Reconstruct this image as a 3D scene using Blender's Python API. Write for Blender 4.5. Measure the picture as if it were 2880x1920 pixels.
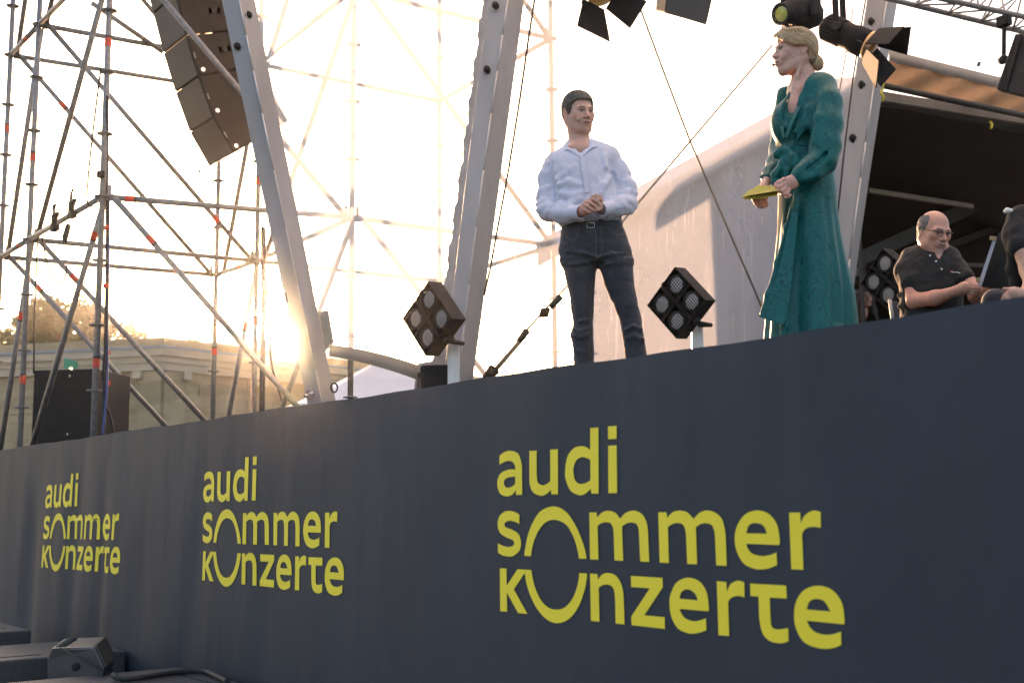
import bpy, bmesh, math, random
import numpy as np
from mathutils import Vector, Matrix, Quaternion
from mathutils.geometry import tessellate_polygon

S = bpy.context.scene
for _o in list(bpy.data.objects):
    bpy.data.objects.remove(_o)
COL = S.collection
random.seed(7)

# ------------------------------------------------------------------ camera
# photograph measured at 2880 x 1920; two vanishing points (stage edge, plumb lines) give lens and attitude
FPX, CU, CV = 3409.0, 1440.0, 960.0
CAM_Z, FLOOR = 1.60, 2.083          # eye height, stage deck height
_left = Vector((-1190 - CU, -(1441 - CV), FPX)).normalized()     # world -X seen by the camera
_up = Vector((1220 - CU, CV + 24400, FPX)).normalized()          # world +Z
_xc = -(_left - _up * _left.dot(_up)).normalized()
_yc = -_up.cross(_xc)   # (right, up, forward) is left-handed
# rows: world axes in camera coords (right, up, forward)
AX_R = Vector((_xc.x, _yc.x, _up.x))
AX_U = Vector((_xc.y, _yc.y, _up.y))
AX_F = Vector((_xc.z, _yc.z, _up.z))
_d = AX_F + AX_R * ((1400 - CU) / FPX) + AX_U * ((CV - 1058.2) / FPX)
_t = (FLOOR - CAM_Z) / _d.z
CAM = Vector((0.0, -_d.y * _t, CAM_Z))

cd = bpy.data.cameras.new('camera')
cam = bpy.data.objects.new('camera', cd)
COL.objects.link(cam)
cd.sensor_width = 36.0
cd.lens = 36.0 * FPX / 2880.0
cd.clip_start, cd.clip_end = 0.1, 5000.0
_m = Matrix((AX_R, AX_U, -AX_F)).transposed().to_4x4()
_m.translation = CAM
cam.matrix_world = _m
cd.dof.use_dof = True
cd.dof.focus_distance = 6.5
cd.dof.aperture_fstop = 3.5
S.camera = cam

def ray(u, v):
    return AX_F + AX_R * ((u - CU) / FPX) + AX_U * ((CV - v) / FPX)
def at(u, v, D):
    return CAM + ray(u, v) * D
def at_z(u, v, z):
    d = ray(u, v); return CAM + d * ((z - CAM.z) / d.z)
def at_y(u, v, y):
    d = ray(u, v); return CAM + d * ((y - CAM.y) / d.y)
def at_x(u, v, x):
    d = ray(u, v); return CAM + d * ((x - CAM.x) / d.x)
def at_plane(u, v, p, n):
    d = ray(u, v); return CAM + d * ((p - CAM).dot(n) / d.dot(n))
def proj(p):
    q = p - CAM
    z = q.dot(AX_F)
    return (CU + FPX * q.dot(AX_R) / z, CV - FPX * q.dot(AX_U) / z, z)

# ------------------------------------------------------------------ sky, sun, exposure
SUN_DIR = ray(812, 968).normalized()
SUN_EL = math.asin(SUN_DIR.z)
SUN_ROT = math.atan2(SUN_DIR.x, SUN_DIR.y)
W = bpy.data.worlds.new('World'); S.world = W; W.use_nodes = True
_nt = W.node_tree
_sky = _nt.nodes.new('ShaderNodeTexSky')
_sky.sky_type = 'NISHITA'; _sky.sun_disc = False
_sky.sun_elevation = SUN_EL; _sky.sun_rotation = SUN_ROT
_sky.altitude = 0; _sky.air_density = 1.0; _sky.dust_density = 5.0; _sky.ozone_density = 1.2
_bg = _nt.nodes['Background']
# the sun's own disc in the sky (the lamp below carries its light)
_tc = _nt.nodes.new('ShaderNodeTexCoord'); _dp = _nt.nodes.new('ShaderNodeVectorMath'); _dp.operation = 'DOT_PRODUCT'
_dp.inputs[1].default_value = SUN_DIR; _nt.links.new(_tc.outputs['Generated'], _dp.inputs[0])
_gt = _nt.nodes.new('ShaderNodeMath'); _gt.operation = 'GREATER_THAN'; _gt.inputs[1].default_value = math.cos(math.radians(.30)); _nt.links.new(_dp.outputs['Value'], _gt.inputs[0])
_mx = _nt.nodes.new('ShaderNodeMix'); _mx.data_type = 'RGBA'; _mx.inputs[7].default_value = (400, 330, 230, 1)
_nt.links.new(_gt.outputs[0], _mx.inputs[0]); _nt.links.new(_sky.outputs[0], _mx.inputs[6])
_nt.links.new(_mx.outputs[2], _bg.inputs[0])
_bg.inputs[1].default_value = 0.15
sd = bpy.data.lights.new('sun', 'SUN')
sd.energy = 5.0; sd.angle = math.radians(0.53); sd.color = (1.0, 0.59, 0.30)
sun = bpy.data.objects.new('sun', sd); COL.objects.link(sun)
sun.rotation_euler = SUN_DIR.to_track_quat('Z', 'Y').to_euler()
sun.location = (0, 0, 20)
S.view_settings.view_transform = 'Standard'
S.view_settings.look = 'None'
S.view_settings.exposure = 2.32
S.view_settings.gamma = 1.0
S.view_settings.use_curve_mapping = False
try:
    S.view_settings.use_white_balance = True      # the camera's white balance for open shade
    S.view_settings.white_balance_temperature = 6500.0
    S.view_settings.white_balance_tint = 18.0
except Exception: pass
S.render.engine = 'CYCLES'
S.cycles.use_denoising = True
S.cycles.max_bounces = 8
S.cycles.transparent_max_bounces = 24
S.cycles.sample_clamp_indirect = 6.0
S.cycles.caustics_reflective = False
S.cycles.caustics_refractive = False

# ------------------------------------------------------------------ materials
MATS = {}
def node_mat(name):
    m = bpy.data.materials.new(name); m.use_nodes = True
    MATS[name] = m
    return m, m.node_tree, m.node_tree.nodes['Principled BSDF']
def _noise(nt, scale, detail=4, rough=0.55, stretch=None, coord='Object'):
    tc = nt.nodes.new('ShaderNodeTexCoord')
    n = nt.nodes.new('ShaderNodeTexNoise'); n.inputs['Scale'].default_value = scale
    n.inputs['Detail'].default_value = detail; n.inputs['Roughness'].default_value = rough
    if stretch:
        mp = nt.nodes.new('ShaderNodeMapping'); mp.inputs['Scale'].default_value = stretch
        nt.links.new(tc.outputs[coord], mp.inputs[0]); nt.links.new(mp.outputs[0], n.inputs['Vector'])
    else:
        nt.links.new(tc.outputs[coord], n.inputs['Vector'])
    return n
def _ramp(nt, src, stops):
    r = nt.nodes.new('ShaderNodeValToRGB')
    e = r.color_ramp.elements
    while len(e) < len(stops): e.new(0.5)
    for i, (p, c) in enumerate(stops):
        e[i].position = p; e[i].color = (c[0], c[1], c[2], 1)
    nt.links.new(src, r.inputs[0])
    return r
def _bump(nt, src, b, strength=0.3, dist=0.01):
    bp = nt.nodes.new('ShaderNodeBump'); bp.inputs['Strength'].default_value = strength
    bp.inputs['Distance'].default_value = dist
    nt.links.new(src, bp.inputs['Height']); nt.links.new(bp.outputs[0], b.inputs['Normal'])
    return bp
def mat(name, c1, c2=None, rough=0.6, metal=0.0, scale=12, bump=0.0, bscale=None, stretch=None, dist=0.01, spec=0.5, lo=0.35, hi=0.65):
    """colour mottled between c1 and c2 by noise, optional bump"""
    if name in MATS: return MATS[name]
    m, nt, b = node_mat(name)
    b.inputs['Roughness'].default_value = rough; b.inputs['Metallic'].default_value = metal
    b.inputs['Specular IOR Level'].default_value = spec
    if c2 is None: c2 = tuple(x * 0.8 for x in c1)
    n = _noise(nt, scale, stretch=stretch)
    r = _ramp(nt, n.outputs[0], [(lo, c1), (hi, c2)])
    nt.links.new(r.outputs[0], b.inputs['Base Color'])
    if bump:
        n2 = _noise(nt, bscale or scale * 6, 6, 0.6, stretch)
        _bump(nt, n2.outputs[0], b, bump, dist)
    return m

mat('steel', (.24, .245, .255), (.16, .165, .17), rough=.48, metal=.4, scale=30, bump=.15, bscale=120, dist=.002)
mat('alu', (.50, .51, .53), (.42, .42, .43), rough=.45, metal=.35, scale=6, bump=.1, bscale=60, stretch=(1, 1, .2), dist=.002)
mat('black_paint', (.016, .016, .017), (.024, .023, .023), rough=.65, spec=.3, scale=18, bump=.2, bscale=350, dist=.001)
mat('black_metal', (.020, .020, .022), (.030, .029, .029), rough=.7, scale=25, spec=.12)
mat('black_rubber', (.012, .012, .012), (.02, .02, .02), rough=.7)
mat('tape', (.62, .07, .03), (.50, .05, .025), rough=.55, scale=40)
mat('tape_dark', (.03, .03, .03), (.05, .05, .05), rough=.6)
mat('yellow_strap', (.55, .52, .06), (.45, .42, .05), rough=.7)
mat('blue_cable', (.03, .06, .25), (.03, .05, .2), rough=.5)
mat('chrome', (.75, .75, .76), (.65, .65, .66), rough=.2, metal=1)
mat('white_post', (.62, .63, .64), (.55, .55, .56), rough=.4, metal=.2)
mat('grille', (.03, .029, .028), (.05, .048, .046), rough=.55, scale=420, bump=.6, bscale=500, dist=.002)
mat('ground', (.30, .285, .26), (.22, .21, .19), rough=.9, scale=1.5, bump=.4, bscale=30)
mat('deck', (.05, .05, .052), (.035, .035, .035), rough=.7, scale=4)
mat('beige_fabric', (.42, .25, .13), (.36, .21, .11), rough=.85, scale=3, bump=.4, bscale=4, stretch=(1, 1, 1.5), dist=.05)
mat('grey_fabric', (.26, .25, .24), (.20, .19, .18), rough=.8, scale=3, bump=.3, bscale=8, dist=.03)
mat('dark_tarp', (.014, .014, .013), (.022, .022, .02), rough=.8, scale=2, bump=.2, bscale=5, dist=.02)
mat('dark_beam', (.035, .033, .030), (.026, .024, .022), rough=.6, scale=5)
mat('tan_beam', (.20, .165, .12), (.15, .12, .085), rough=.6, scale=8)
mat('white_canvas', (.70, .70, .72), (.64, .64, .66), rough=.8, scale=3)
mat('green_cloth', (.10, .42, .27), (.08, .35, .22), rough=.8, scale=14)

# ------------------------------------------------------------------ mesh building
def chain_matrix(o):
    m = Matrix.Identity(4)
    while o is not None:
        m = o.matrix_basis @ m; o = o.parent
    return m
def tagit(o, label=None, cat=None, group=None, kind=None):
    if label: o['label'] = label
    if cat: o['category'] = cat
    if group: o['group'] = group
    if kind: o['kind'] = kind
    return o
def thing(name, label, cat, loc=(0, 0, 0), rotz=0.0, group=None):
    o = bpy.data.objects.new(name, None); COL.objects.link(o)
    o.empty_display_size = 0.1
    o.location = loc; o.rotation_euler = (0, 0, rotz)
    return tagit(o, label, cat, group)
def perp(d):
    d = d.normalized()
    a = Vector((0, 0, 1)) if abs(d.z) < 0.9 else Vector((1, 0, 0))
    x = d.cross(a).normalized()
    return x, d.cross(x).normalized()
class MB:
    def __init__(self): self.v = []; self.f = []; self.smooth = set()
    def add(self, vs, fs, smooth=False):
        k = len(self.v); self.v.extend(Vector(p) for p in vs)
        for f in fs:
            if smooth: self.smooth.add(len(self.f))
            self.f.append([i + k for i in f])
        return self
    def tube(self, p0, p1, r, r1=None, n=12, caps=True):
        p0, p1 = Vector(p0), Vector(p1); r1 = r if r1 is None else r1
        x, y = perp(p1 - p0); vs = []
        for p, q in ((p0, r), (p1, r1)):
            for i in range(n):
                a = 2 * math.pi * i / n
                vs.append(p + (x * math.cos(a) + y * math.sin(a)) * q)
        self.add(vs, [[i, i + n, (i + 1) % n + n, (i + 1) % n] for i in range(n)], True)
        if caps: self.add(vs[:n], [list(range(n))]); self.add(vs[n:], [list(range(n))[::-1]])
        return self
    def path(self, pts, r, n=8, caps=True):
        pts = [Vector(p) for p in pts]; rs = r if isinstance(r, (list, tuple)) else [r] * len(pts)
        vs = []; m = len(pts); x = None
        for i, p in enumerate(pts):
            d = (pts[min(i + 1, m - 1)] - pts[max(i - 1, 0)]).normalized()
            if x is None: x, y = perp(d)
            else:
                x = (x - d * x.dot(d)).normalized(); y = d.cross(x).normalized()
            for k in range(n):
                a = 2 * math.pi * k / n
                vs.append(p + (x * math.cos(a) + y * math.sin(a)) * rs[i])
        fs = []
        for i in range(m - 1):
            for k in range(n):
                fs.append([i * n + k, i * n + (k + 1) % n, (i + 1) * n + (k + 1) % n, (i + 1) * n + k])
        self.add(vs, fs, True)
        if caps: self.add(vs[:n], [list(range(n))[::-1]]); self.add(vs[-n:], [list(range(n))])
        return self
    def box(self, c, s, ax=None):
        """centre, full sizes, optional axes (three vectors)"""
        c = Vector(c); ax = ax or (Vector((1, 0, 0)), Vector((0, 1, 0)), Vector((0, 0, 1)))
        h = [ax[i] * (s[i] / 2) for i in range(3)]
        vs = [c + h[0] * a + h[1] * b + h[2] * d for a in (-1, 1) for b in (-1, 1) for d in (-1, 1)]
        return self.add(vs, [[0, 1, 3, 2], [4, 6, 7, 5], [0, 4, 5, 1], [2, 3, 7, 6], [0, 2, 6, 4], [1, 5, 7, 3]])
    def hexa(self, q0, q1):
        """two quads (4 points each, same order) -> closed block"""
        return self.add(list(q0) + list(q1), [[3, 2, 1, 0], [4, 5, 6, 7], [0, 1, 5, 4], [1, 2, 6, 5], [2, 3, 7, 6], [3, 0, 4, 7]])
    def prism(self, poly, vec):
        n = len(poly); vec = Vector(vec); p = [Vector(q) for q in poly]
        self.add(p + [q + vec for q in p], [[i, (i + 1) % n, (i + 1) % n + n, i + n] for i in range(n)])
        tri = [list(t) for t in tessellate_polygon([p])]
        self.add(p, tri); self.add([q + vec for q in p], [t[::-1] for t in tri])
        return self
    def lathe(self, prof, o=(0, 0, 0), axis=(0, 0, 1), n=20, closed=False):
        o = Vector(o); d = Vector(axis).normalized(); x, y = perp(d); vs = []; m = len(prof)
        for (r, h) in prof:
            for k in range(n):
                a = 2 * math.pi * k / n
                vs.append(o + d * h + (x * math.cos(a) + y * math.sin(a)) * r)
        fs = [[i * n + k, i * n + (k + 1) % n, (i + 1) * n + (k + 1) % n, (i + 1) * n + k] for i in range(m - 1) for k in range(n)]
        self.add(vs, fs, True)
        if not closed:
            self.add(vs[:n], [list(range(n))[::-1]]); self.add(vs[-n:], [list(range(n))])
        return self
    def sphere(self, c, r, n=12, m=8, sc=(1, 1, 1)):
        c = Vector(c); vs = []; fs = []
        for i in range(m + 1):
            th = math.pi * i / m
            for k in range(n):
                a = 2 * math.pi * k / n
                vs.append(c + Vector((math.sin(th) * math.cos(a) * sc[0], math.sin(th) * math.sin(a) * sc[1], math.cos(th) * sc[2])) * r)
        for i in range(m):
            for k in range(n):
                fs.append([i * n + k, (i + 1) * n + k, (i + 1) * n + (k + 1) % n, i * n + (k + 1) % n])
        return self.add(vs, fs, True)
    def grid(self, fn, nu, nv, smooth=True):
        vs = [fn(i / nu, j / nv) for j in range(nv + 1) for i in range(nu + 1)]
        fs = [[j * (nu + 1) + i, j * (nu + 1) + i + 1, (j + 1) * (nu + 1) + i + 1, (j + 1) * (nu + 1) + i] for j in range(nv) for i in range(nu)]
        return self.add(vs, fs, smooth)
    def mesh(self, name, inv=None):
        me = bpy.data.meshes.new(name)
        vs = [inv @ p for p in self.v] if inv is not None else self.v
        me.from_pydata([tuple(p) for p in vs], [], self.f)
        if self.smooth:
            fl = np.zeros(len(self.f), bool); fl[list(self.smooth)] = True
            me.polygons.foreach_set('use_smooth', fl)
        me.update()
        return me
    def build(self, name, material, parent=None, local=False, bevel=0.0, recalc=True):
        inv = None
        if parent is not None and not local: inv = chain_matrix(parent).inverted()
        me = self.mesh(name, inv)
        if recalc:
            bm = bmesh.new(); bm.from_mesh(me)
            bmesh.ops.remove_doubles(bm, verts=bm.verts, dist=1e-6)
            bmesh.ops.recalc_face_normals(bm, faces=bm.faces)
            if bevel:
                ed = [e for e in bm.edges if len(e.link_faces) == 2 and e.calc_face_angle(0) > 0.6]
                try: bmesh.ops.bevel(bm, geom=ed, offset=bevel, segments=2, affect='EDGES', profile=0.6, clamp_overlap=True)
                except Exception: pass
            bm.to_mesh(me); bm.free()
        o = bpy.data.objects.new(name, me); COL.objects.link(o)
        me.materials.append(MATS[material] if isinstance(material, str) else material)
        if parent is not None: o.parent = parent
        return o
def lerp(a, b, t): return a + (b - a) * t
def catmull(pts, k=6):
    pts = [Vector(p) for p in pts]; out = []
    for i in range(len(pts) - 1):
        p0 = pts[max(i - 1, 0)]; p1 = pts[i]; p2 = pts[i + 1]; p3 = pts[min(i + 2, len(pts) - 1)]
        for j in range(k):
            t = j / k
            out.append(0.5 * ((2 * p1) + (p2 - p0) * t + (2 * p0 - 5 * p1 + 4 * p2 - p3) * t * t + (3 * p1 - p0 - 3 * p2 + p3) * t ** 3))
    out.append(pts[-1])
    return out
# ================================================================== ground, stage, banner
m = MB(); m.grid(lambda a, b: Vector((-260 + 520 * a, -150 + 520 * b, 0)), 8, 8, False)
tagit(m.build('ground', 'ground'), 'wide paved open ground around the stage', kind='structure')

def _banner_mat():
    m, nt, b = node_mat('banner')
    n = _noise(nt, 2.0, 3, .5)
    r = _ramp(nt, n.outputs[0], [(.35, (.0285, .0385, .054)), (.65, (.0245, .0330, .047))])
    nt.links.new(r.outputs[0], b.inputs['Base Color'])
    b.inputs['Roughness'].default_value = .62; b.inputs['Specular IOR Level'].default_value = .35
    w = _noise(nt, 700, 2, .5); b1_ = _bump(nt, w.outputs[0], b, .12, .001)
    w2 = _noise(nt, 1.6, 3, .5, (1.6, 1, .5)); b2_ = nt.nodes.new('ShaderNodeBump'); b2_.inputs['Strength'].default_value = .35; b2_.inputs['Distance'].default_value = .05
    nt.links.new(w2.outputs[0], b2_.inputs['Height']); nt.links.new(b2_.outputs[0], b1_.inputs['Normal'])
    return m
_banner_mat()
mat('yellow_print', (.93, .75, .035), (.90, .72, .03), rough=.55, scale=3)

BAN_TOP = FLOOR
bL = at_y(-700, 1300, 0).x; bR = at_y(3400, 1300, 0).x
stage = thing('stage', 'black stage platform that carries the two presenters and the musicians', 'stage', (0, 4, 0))
m = MB(); m.box(((bL + bR) / 2, 6.03, FLOOR - .06 - .02), (bR - bL - .3, 12.0, .12)); m.build('deck', 'deck', stage)
for px in np.linspace(bL + .3, bR - .3, 7):
    for py in (.25, 4, 8, 11.7):
        m = MB(); m.tube((px, py, 0.001), (px, py, FLOOR - .14), .03); m.build('leg', 'steel', stage)

banner = thing('stage_banner', 'dark navy fabric banner with yellow lettering along the stage front', 'banner', (0, 0, 0))
def fold(x, z):
    w = 0.0
    # a few soft hanging folds towards the far end and below the rail
    for c, wd, am, sk in ((-8.05, .10, .018, .10), (-8.6, .16, .02, .16), (-6.5, .14, .010, .22), (-9.6, .2, .03, .1), (-7.3, .2, .008, .15), (-5.6, .12, .006, .2)):
        cc = c + sk * (z - 1.2)
        w += am * math.exp(-((x - cc) / wd) ** 2) * min(1, max(0, (FLOOR - z) / .7))
    return w + .0015 * math.sin(x * 7 + z * 2)
m = MB()
def _bp(a, b):
    x = lerp(bL, bR, a); z = lerp(.02, BAN_TOP, b)
    y = fold(x, z)
    if b > .9999: z += .0035 * math.sin(x * 3.1) + .002 * math.sin(x * 11.3 + 1)
    return Vector((x, y, z))
m.grid(_bp, 420, 44)
_ban_face = m.build('fabric', 'banner', banner, recalc=False)
m = MB()
m.grid(lambda a, b: Vector((lerp(bL, bR, a), .001 + .05 * b, BAN_TOP + .0035 * math.sin(lerp(bL, bR, a) * 3.1) + .002 * math.sin(lerp(bL, bR, a) * 11.3 + 1) - .001)), 120, 1)
m.build('top_hem', 'banner', banner, recalc=False)

# lettering traced on the banner plane ---------------------------------------------------
c_, s_ = 0, 1
GL = [
 [[(120,280),(150,258,1),(185,250,1),(235,268,1),(257,335),(258,514),(221,515),(219,489),(195,515,1),(162,524,1),(122,505,1),(106,447,1),(122,392,1),(165,366,1),(216,362),(215,340,1),(200,318,1),(178,311,1),(148,318,1),(120,335)],
  [(216,405),(175,410,1),(152,424,1),(147,445,1),(155,465,1),(175,472,1),(200,462,1),(216,447)]],
 [[(302,251),(346,249),(346,390),(352,438,1),(378,457,1),(405,450,1),(428,432),(427,243),(473,241),(474,511),(434,511),(431,485),(405,510,1),(370,520,1),(325,500,1),(305,455,1),(302,395)]],
 [[(665,114),(714,110),(716,507),(673,507),(669,477),(640,506,1),(603,517,1),(550,490,1),(520,420,1),(517,365,1),(530,285,1),(568,235,1),(612,222,1),(645,230,1),(665,246)],
  [(666,305),(640,292,1),(612,289,1),(582,310,1),(567,350,1),(566,380,1),(573,420,1),(592,444,1),(614,449,1),(645,441,1),(667,426)]],
 [[(771,104),(823,100),(823,178),(772,181)]], [[(772,220),(823,217),(826,504),(774,505)]],
 [[(241,634),(240,690),(215,677,1),(185,670,1),(157,678,1),(150,692,1),(158,709,1),(195,723,1),(235,750,1),(250,800,1),(240,850,1),(205,880,1),(175,885,1),(140,879,1),(110,862),(109,805),(140,820,1),(175,827,1),(200,820,1),(208,803,1),(198,785,1),(160,770,1),(122,742,1),(108,695,1),(118,645,1),(150,616,1),(182,611,1),(215,618,1)]],
 [[(270,881),(275,840,1),(290,765,1),(320,685,1),(370,612,1),(450,584,1),(520,615,1),(575,690,1),(615,780,1),(637,850,1),(645,899),(600,897),(592,850,1),(572,780,1),(535,708,1),(495,676,1),(447,664,1),(400,680,1),(360,725,1),(330,790,1),(316,845,1),(311,883)]],
 [[(661,620),(704,620),(708,650),(735,622,1),(772,610,1),(815,622,1),(845,658),(875,625,1),(925,609,1),(975,630,1),(1003,680,1),(1012,740),(1019,917),(965,915),(957,745),(955,720,1),(942,690,1),(912,681,1),(885,686,1),(856,703),(863,911),(811,908),(806,740),(800,705,1),(785,684,1),(760,679,1),(735,684,1),(710,701),(716,904),(666,902)]],
 [[(1074,619),(1124,619),(1128,653),(1160,620,1),(1202,609,1),(1250,620,1),(1288,659),(1325,622,1),(1375,608,1),(1430,628,1),(1465,670,1),(1482,750),(1489,941),(1425,938),(1418,760),(1412,725,1),(1397,695,1),(1362,685,1),(1330,691,1),(1302,709),(1309,932),(1249,929),(1242,755),(1235,715,1),(1218,690,1),(1187,684,1),(1160,690,1),(1132,708),(1138,924),(1082,921)]],
 [[(1806,816),(1807,780,1),(1790,690,1),(1740,628,1),(1670,608,1),(1600,632,1),(1552,700,1),(1537,775,1),(1550,855,1),(1590,925,1),(1650,957,1),(1700,962,1),(1750,954,1),(1792,935),(1788,860),(1750,875,1),(1698,882,1),(1645,868,1),(1618,840,1),(1607,808)],
  [(1607,745),(1618,705,1),(1640,687,1),(1665,684,1),(1695,690,1),(1718,712,1),(1730,748)]],
 [[(1863,621),(1929,621),(1933,685),(1955,640,1),(1995,613,1),(2025,610,1),(2052,618),(2052,713),(2015,707,1),(1980,710,1),(1955,725,1),(1941,750),(1949,965),(1877,961)]],
 [[(121,955),(162,957),(162,1060),(229,961),(272,963.5),(272,984),(206,1082),(289,1230),(231,1224),(163,1100),(165,1217),(123,1213)]],
 [[(272.6,963.5),(313,966),(318,1000,1),(335,1070,1),(370,1145,1),(415,1190,1),(465,1203,1),(515,1190,1),(560,1140,1),(588,1070,1),(600,1010,1),(602,984),(648,986),(645,1030,1),(630,1100,1),(595,1190,1),(540,1260,1),(472,1285,1),(405,1262,1),(345,1195,1),(303,1110,1),(282,1040,1),(273,985)]],
 [[(666,987),(710,990),(713,1022),(740,992,1),(775,984,1),(820,1000,1),(852,1050,1),(866,1115),(872,1293),(819,1287),(815,1130),(808,1085,1),(790,1060,1),(765,1053,1),(740,1058,1),(718,1072),(723,1276),(672,1271)]],
 [[(909,1001),(1099,1013),(1101,1069),(990,1238),(1112,1249),(1113,1320),(914,1297),(912,1245),(1022,1076),(911,1068)]],
 [[(1378,1214),(1379,1180,1),(1365,1095,1),(1320,1032,1),(1250,1012,1),(1185,1040,1),(1150,1105,1),(1141,1165,1),(1152,1245,1),(1190,1315,1),(1245,1343,1),(1285,1348,1),(1330,1340,1),(1364,1327),(1362,1255),(1325,1268,1),(1285,1273,1),(1240,1258,1),(1215,1230,1),(1201,1199)],
  [(1201,1138),(1210,1105,1),(1228,1087,1),(1248,1082,1),(1275,1090,1),(1300,1115,1),(1313,1148)]],
 [[(1428,1033),(1486,1037),(1491,1095),(1510,1052,1),(1545,1032,1),(1570,1031,1),(1595,1040),(1596,1130),(1565,1122,1),(1535,1124,1),(1510,1138,1),(1497,1160),(1503,1362),(1438,1357)]],
 [[(1630,1047),(1847,1059),(1850,1137),(1748,1131),(1753,1260),(1758,1300,1),(1775,1318,1),(1805,1322,1),(1835,1318,1),(1859,1314),(1861,1392),(1835,1402,1),(1802,1405,1),(1745,1390,1),(1705,1345,1),(1687,1270,1),(1683,1200),(1680,1125),(1632,1121)]],
 [[(2193,1292),(2194,1255,1),(2178,1160,1),(2120,1085,1),(2035,1060,1),(1955,1085,1),(1908,1150,1),(1894,1230,1),(1905,1315,1),(1950,1395,1),(2020,1430,1),(2080,1439,1),(2135,1432,1),(2176,1415),(2174,1335),(2130,1350,1),(2080,1354,1),(2025,1340,1),(1990,1310,1),(1971,1270)],
  [(1969,1202),(1980,1165,1),(2000,1145,1),(2030,1140,1),(2065,1148,1),(2090,1175,1),(2110,1215)]],
]
def L3(x, y):
    p = at_y(1350 + x / 2.1382, 1150 + y / 2.1382, 0); return np.array((p.x, p.z))
def contour(c):
    n = len(c); st = next(i for i in range(n) if len(c[i]) == 2)
    c = c[st:] + c[:st] + [c[st]]
    out = []; run = [c[0]]
    for p in c[1:]:
        run.append(p)
        if len(p) == 2:
            q = [L3(*r[:2]) for r in run]; q = [Vector((a[0], a[1], 0)) for a in q]
            if len(q) == 2: out.append(q[0])
            else: out.extend(catmull(q, 6)[:-1])
            run = [p]
    return out
_glyphs = [[contour(c) for c in g] for g in GL]
def logo(A, t, label):
    m = MB()
    for g in _glyphs:
        cs = [[Vector((*(A @ np.array((p.x, p.y)) + t), 0)) for p in c] for c in g]
        tri = tessellate_polygon(cs)
        flat = [p for c in cs for p in c]
        m.add([Vector((p.x, fold(p.x, p.y) - .0025, p.y)) for p in flat], [list(t_) for t_ in tri])
    o = m.build('lettering', 'yellow_print', banner)
    o['label'] = label
def affine(dst):
    src = [L3(123, 1213), L3(1877, 961), L3(823, 100)]
    d = [np.array((at_y(u, v, 0).x, at_y(u, v, 0).z)) for u, v in dst]
    Ms = np.array([src[1] - src[0], src[2] - src[0]]).T; Md = np.array([d[1] - d[0], d[2] - d[0]]).T
    A = Md @ np.linalg.inv(Ms); return A, d[0] - A @ src[0]
logo(np.eye(2), np.zeros(2), 'large yellow lettering reading audi sommer konzerte')
logo(*affine([(566, 1630.5), (915.3, 1538.8), (723, 1282.5)]), 'mid-size yellow lettering reading audi sommer konzerte')
logo(*affine([(115.8, 1594.5), (314.3, 1517.1), (219.3, 1329.5)]), 'small far yellow lettering reading audi sommer konzerte')

# ================================================================== scaffold towers
PR = .02415
pA = at(288, 553, 9.35); zL1 = pA.z; LV = {0: zL1 - 2, 1: zL1, 2: zL1 + 2, 3: zL1 + 4}
ST = {'A': pA}
for k, (u, v) in {'F': (990, 612), 'B': (82, 673), 'D': (722, 734), 'C': (2, 722), 'E': (608, 773), 'H': (1557, 690)}.items():
    ST[k] = at_z(u, v, zL1)
_e1 = ST['H'] - ST['F']
ST['G'] = ST['D'] + _e1
def nd(s, l): p = ST[s]; return Vector((p.x, p.y, LV[l]))
tower = thing('scaffold_tower', 'galvanised steel scaffold tower carrying the loudspeaker column, with orange tape bands', 'scaffold', (ST['B'].x, ST['B'].y, 0))
_ros = MB(); _ros.lathe([(.026, -.005), (.06, -.005), (.062, 0), (.06, .005), (.026, .005)], n=20, closed=True)
_ros_me = _ros.mesh('rosette'); _ros_me.materials.append(MATS['steel'])
def band(p, d, par, w=.07, dark=True):
    d = d.normalized(); m = MB(); m.tube(p - d * w / 2, p + d * w / 2, PR + .0022, n=16, caps=False)
    m.build('tape_band', 'tape', par, recalc=False)
    if dark:
        m = MB(); m.tube(p + d * w / 2, p + d * (w / 2 + .018), PR + .0026, n=16, caps=False)
        m.build('tape_edge', 'tape_dark', par, recalc=False)
standards = {}
for s, p in ST.items():
    m = MB(); m.tube((p.x, p.y, .001), (p.x, p.y, 9.0), PR, n=16)
    o = m.build('standard', 'steel', tower); standards[s] = o
    z = zL1 - 2.5
    while z < 8.5:
        r = bpy.data.objects.new('rosette', _ros_me); COL.objects.link(r); r.parent = o
        r.location = Vector((p.x, p.y, z)) - tower.location
        z += .5
def pipe(a, b, name, r=PR, cut=.045):
    a, b = Vector(a), Vector(b); d = (b - a).normalized()
    m = MB(); m.tube(a + d * cut, b - d * cut, r, n=14)
    return m.build(name, 'steel', tower)
ledg = {}
for l in (0, 1, 2, 3):
    for a, b in (('A', 'B'), ('B', 'C'), ('A', 'F'), ('B', 'D'), ('C', 'E'), ('E', 'D'), ('D', 'F'), ('F', 'H'), ('D', 'G'), ('H', 'G')):
        ledg[a + b + str(l)] = pipe(nd(a, l), nd(b, l), 'ledger')
        for s, e in ((a, b), (b, a)):
            d = (nd(e, l) - nd(s, l)).normalized()
            m = MB(); m.box(nd(s, l) + d * .055, (.05, .03, .055), (d, d.cross(Vector((0, 0, 1))), Vector((0, 0, 1))))
            m.box(nd(s, l) + d * .05 + Vector((0, 0, .045)), (.03, .008, .11), (d, d.cross(Vector((0, 0, 1))), Vector((0, 0, 1))))
            m.build('coupler', 'steel', ledg[a + b + str(l)])
def brace(a, la, b, lb):
    p, q = nd(a, la), nd(b, lb); h = (q - p); h.z = 0; h.normalize()
    n = h.cross(Vector((0, 0, 1))) * .045
    return pipe(p + h * .07 + n, q - h * .07 + n, 'diagonal_brace', cut=0)
br = {}
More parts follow.
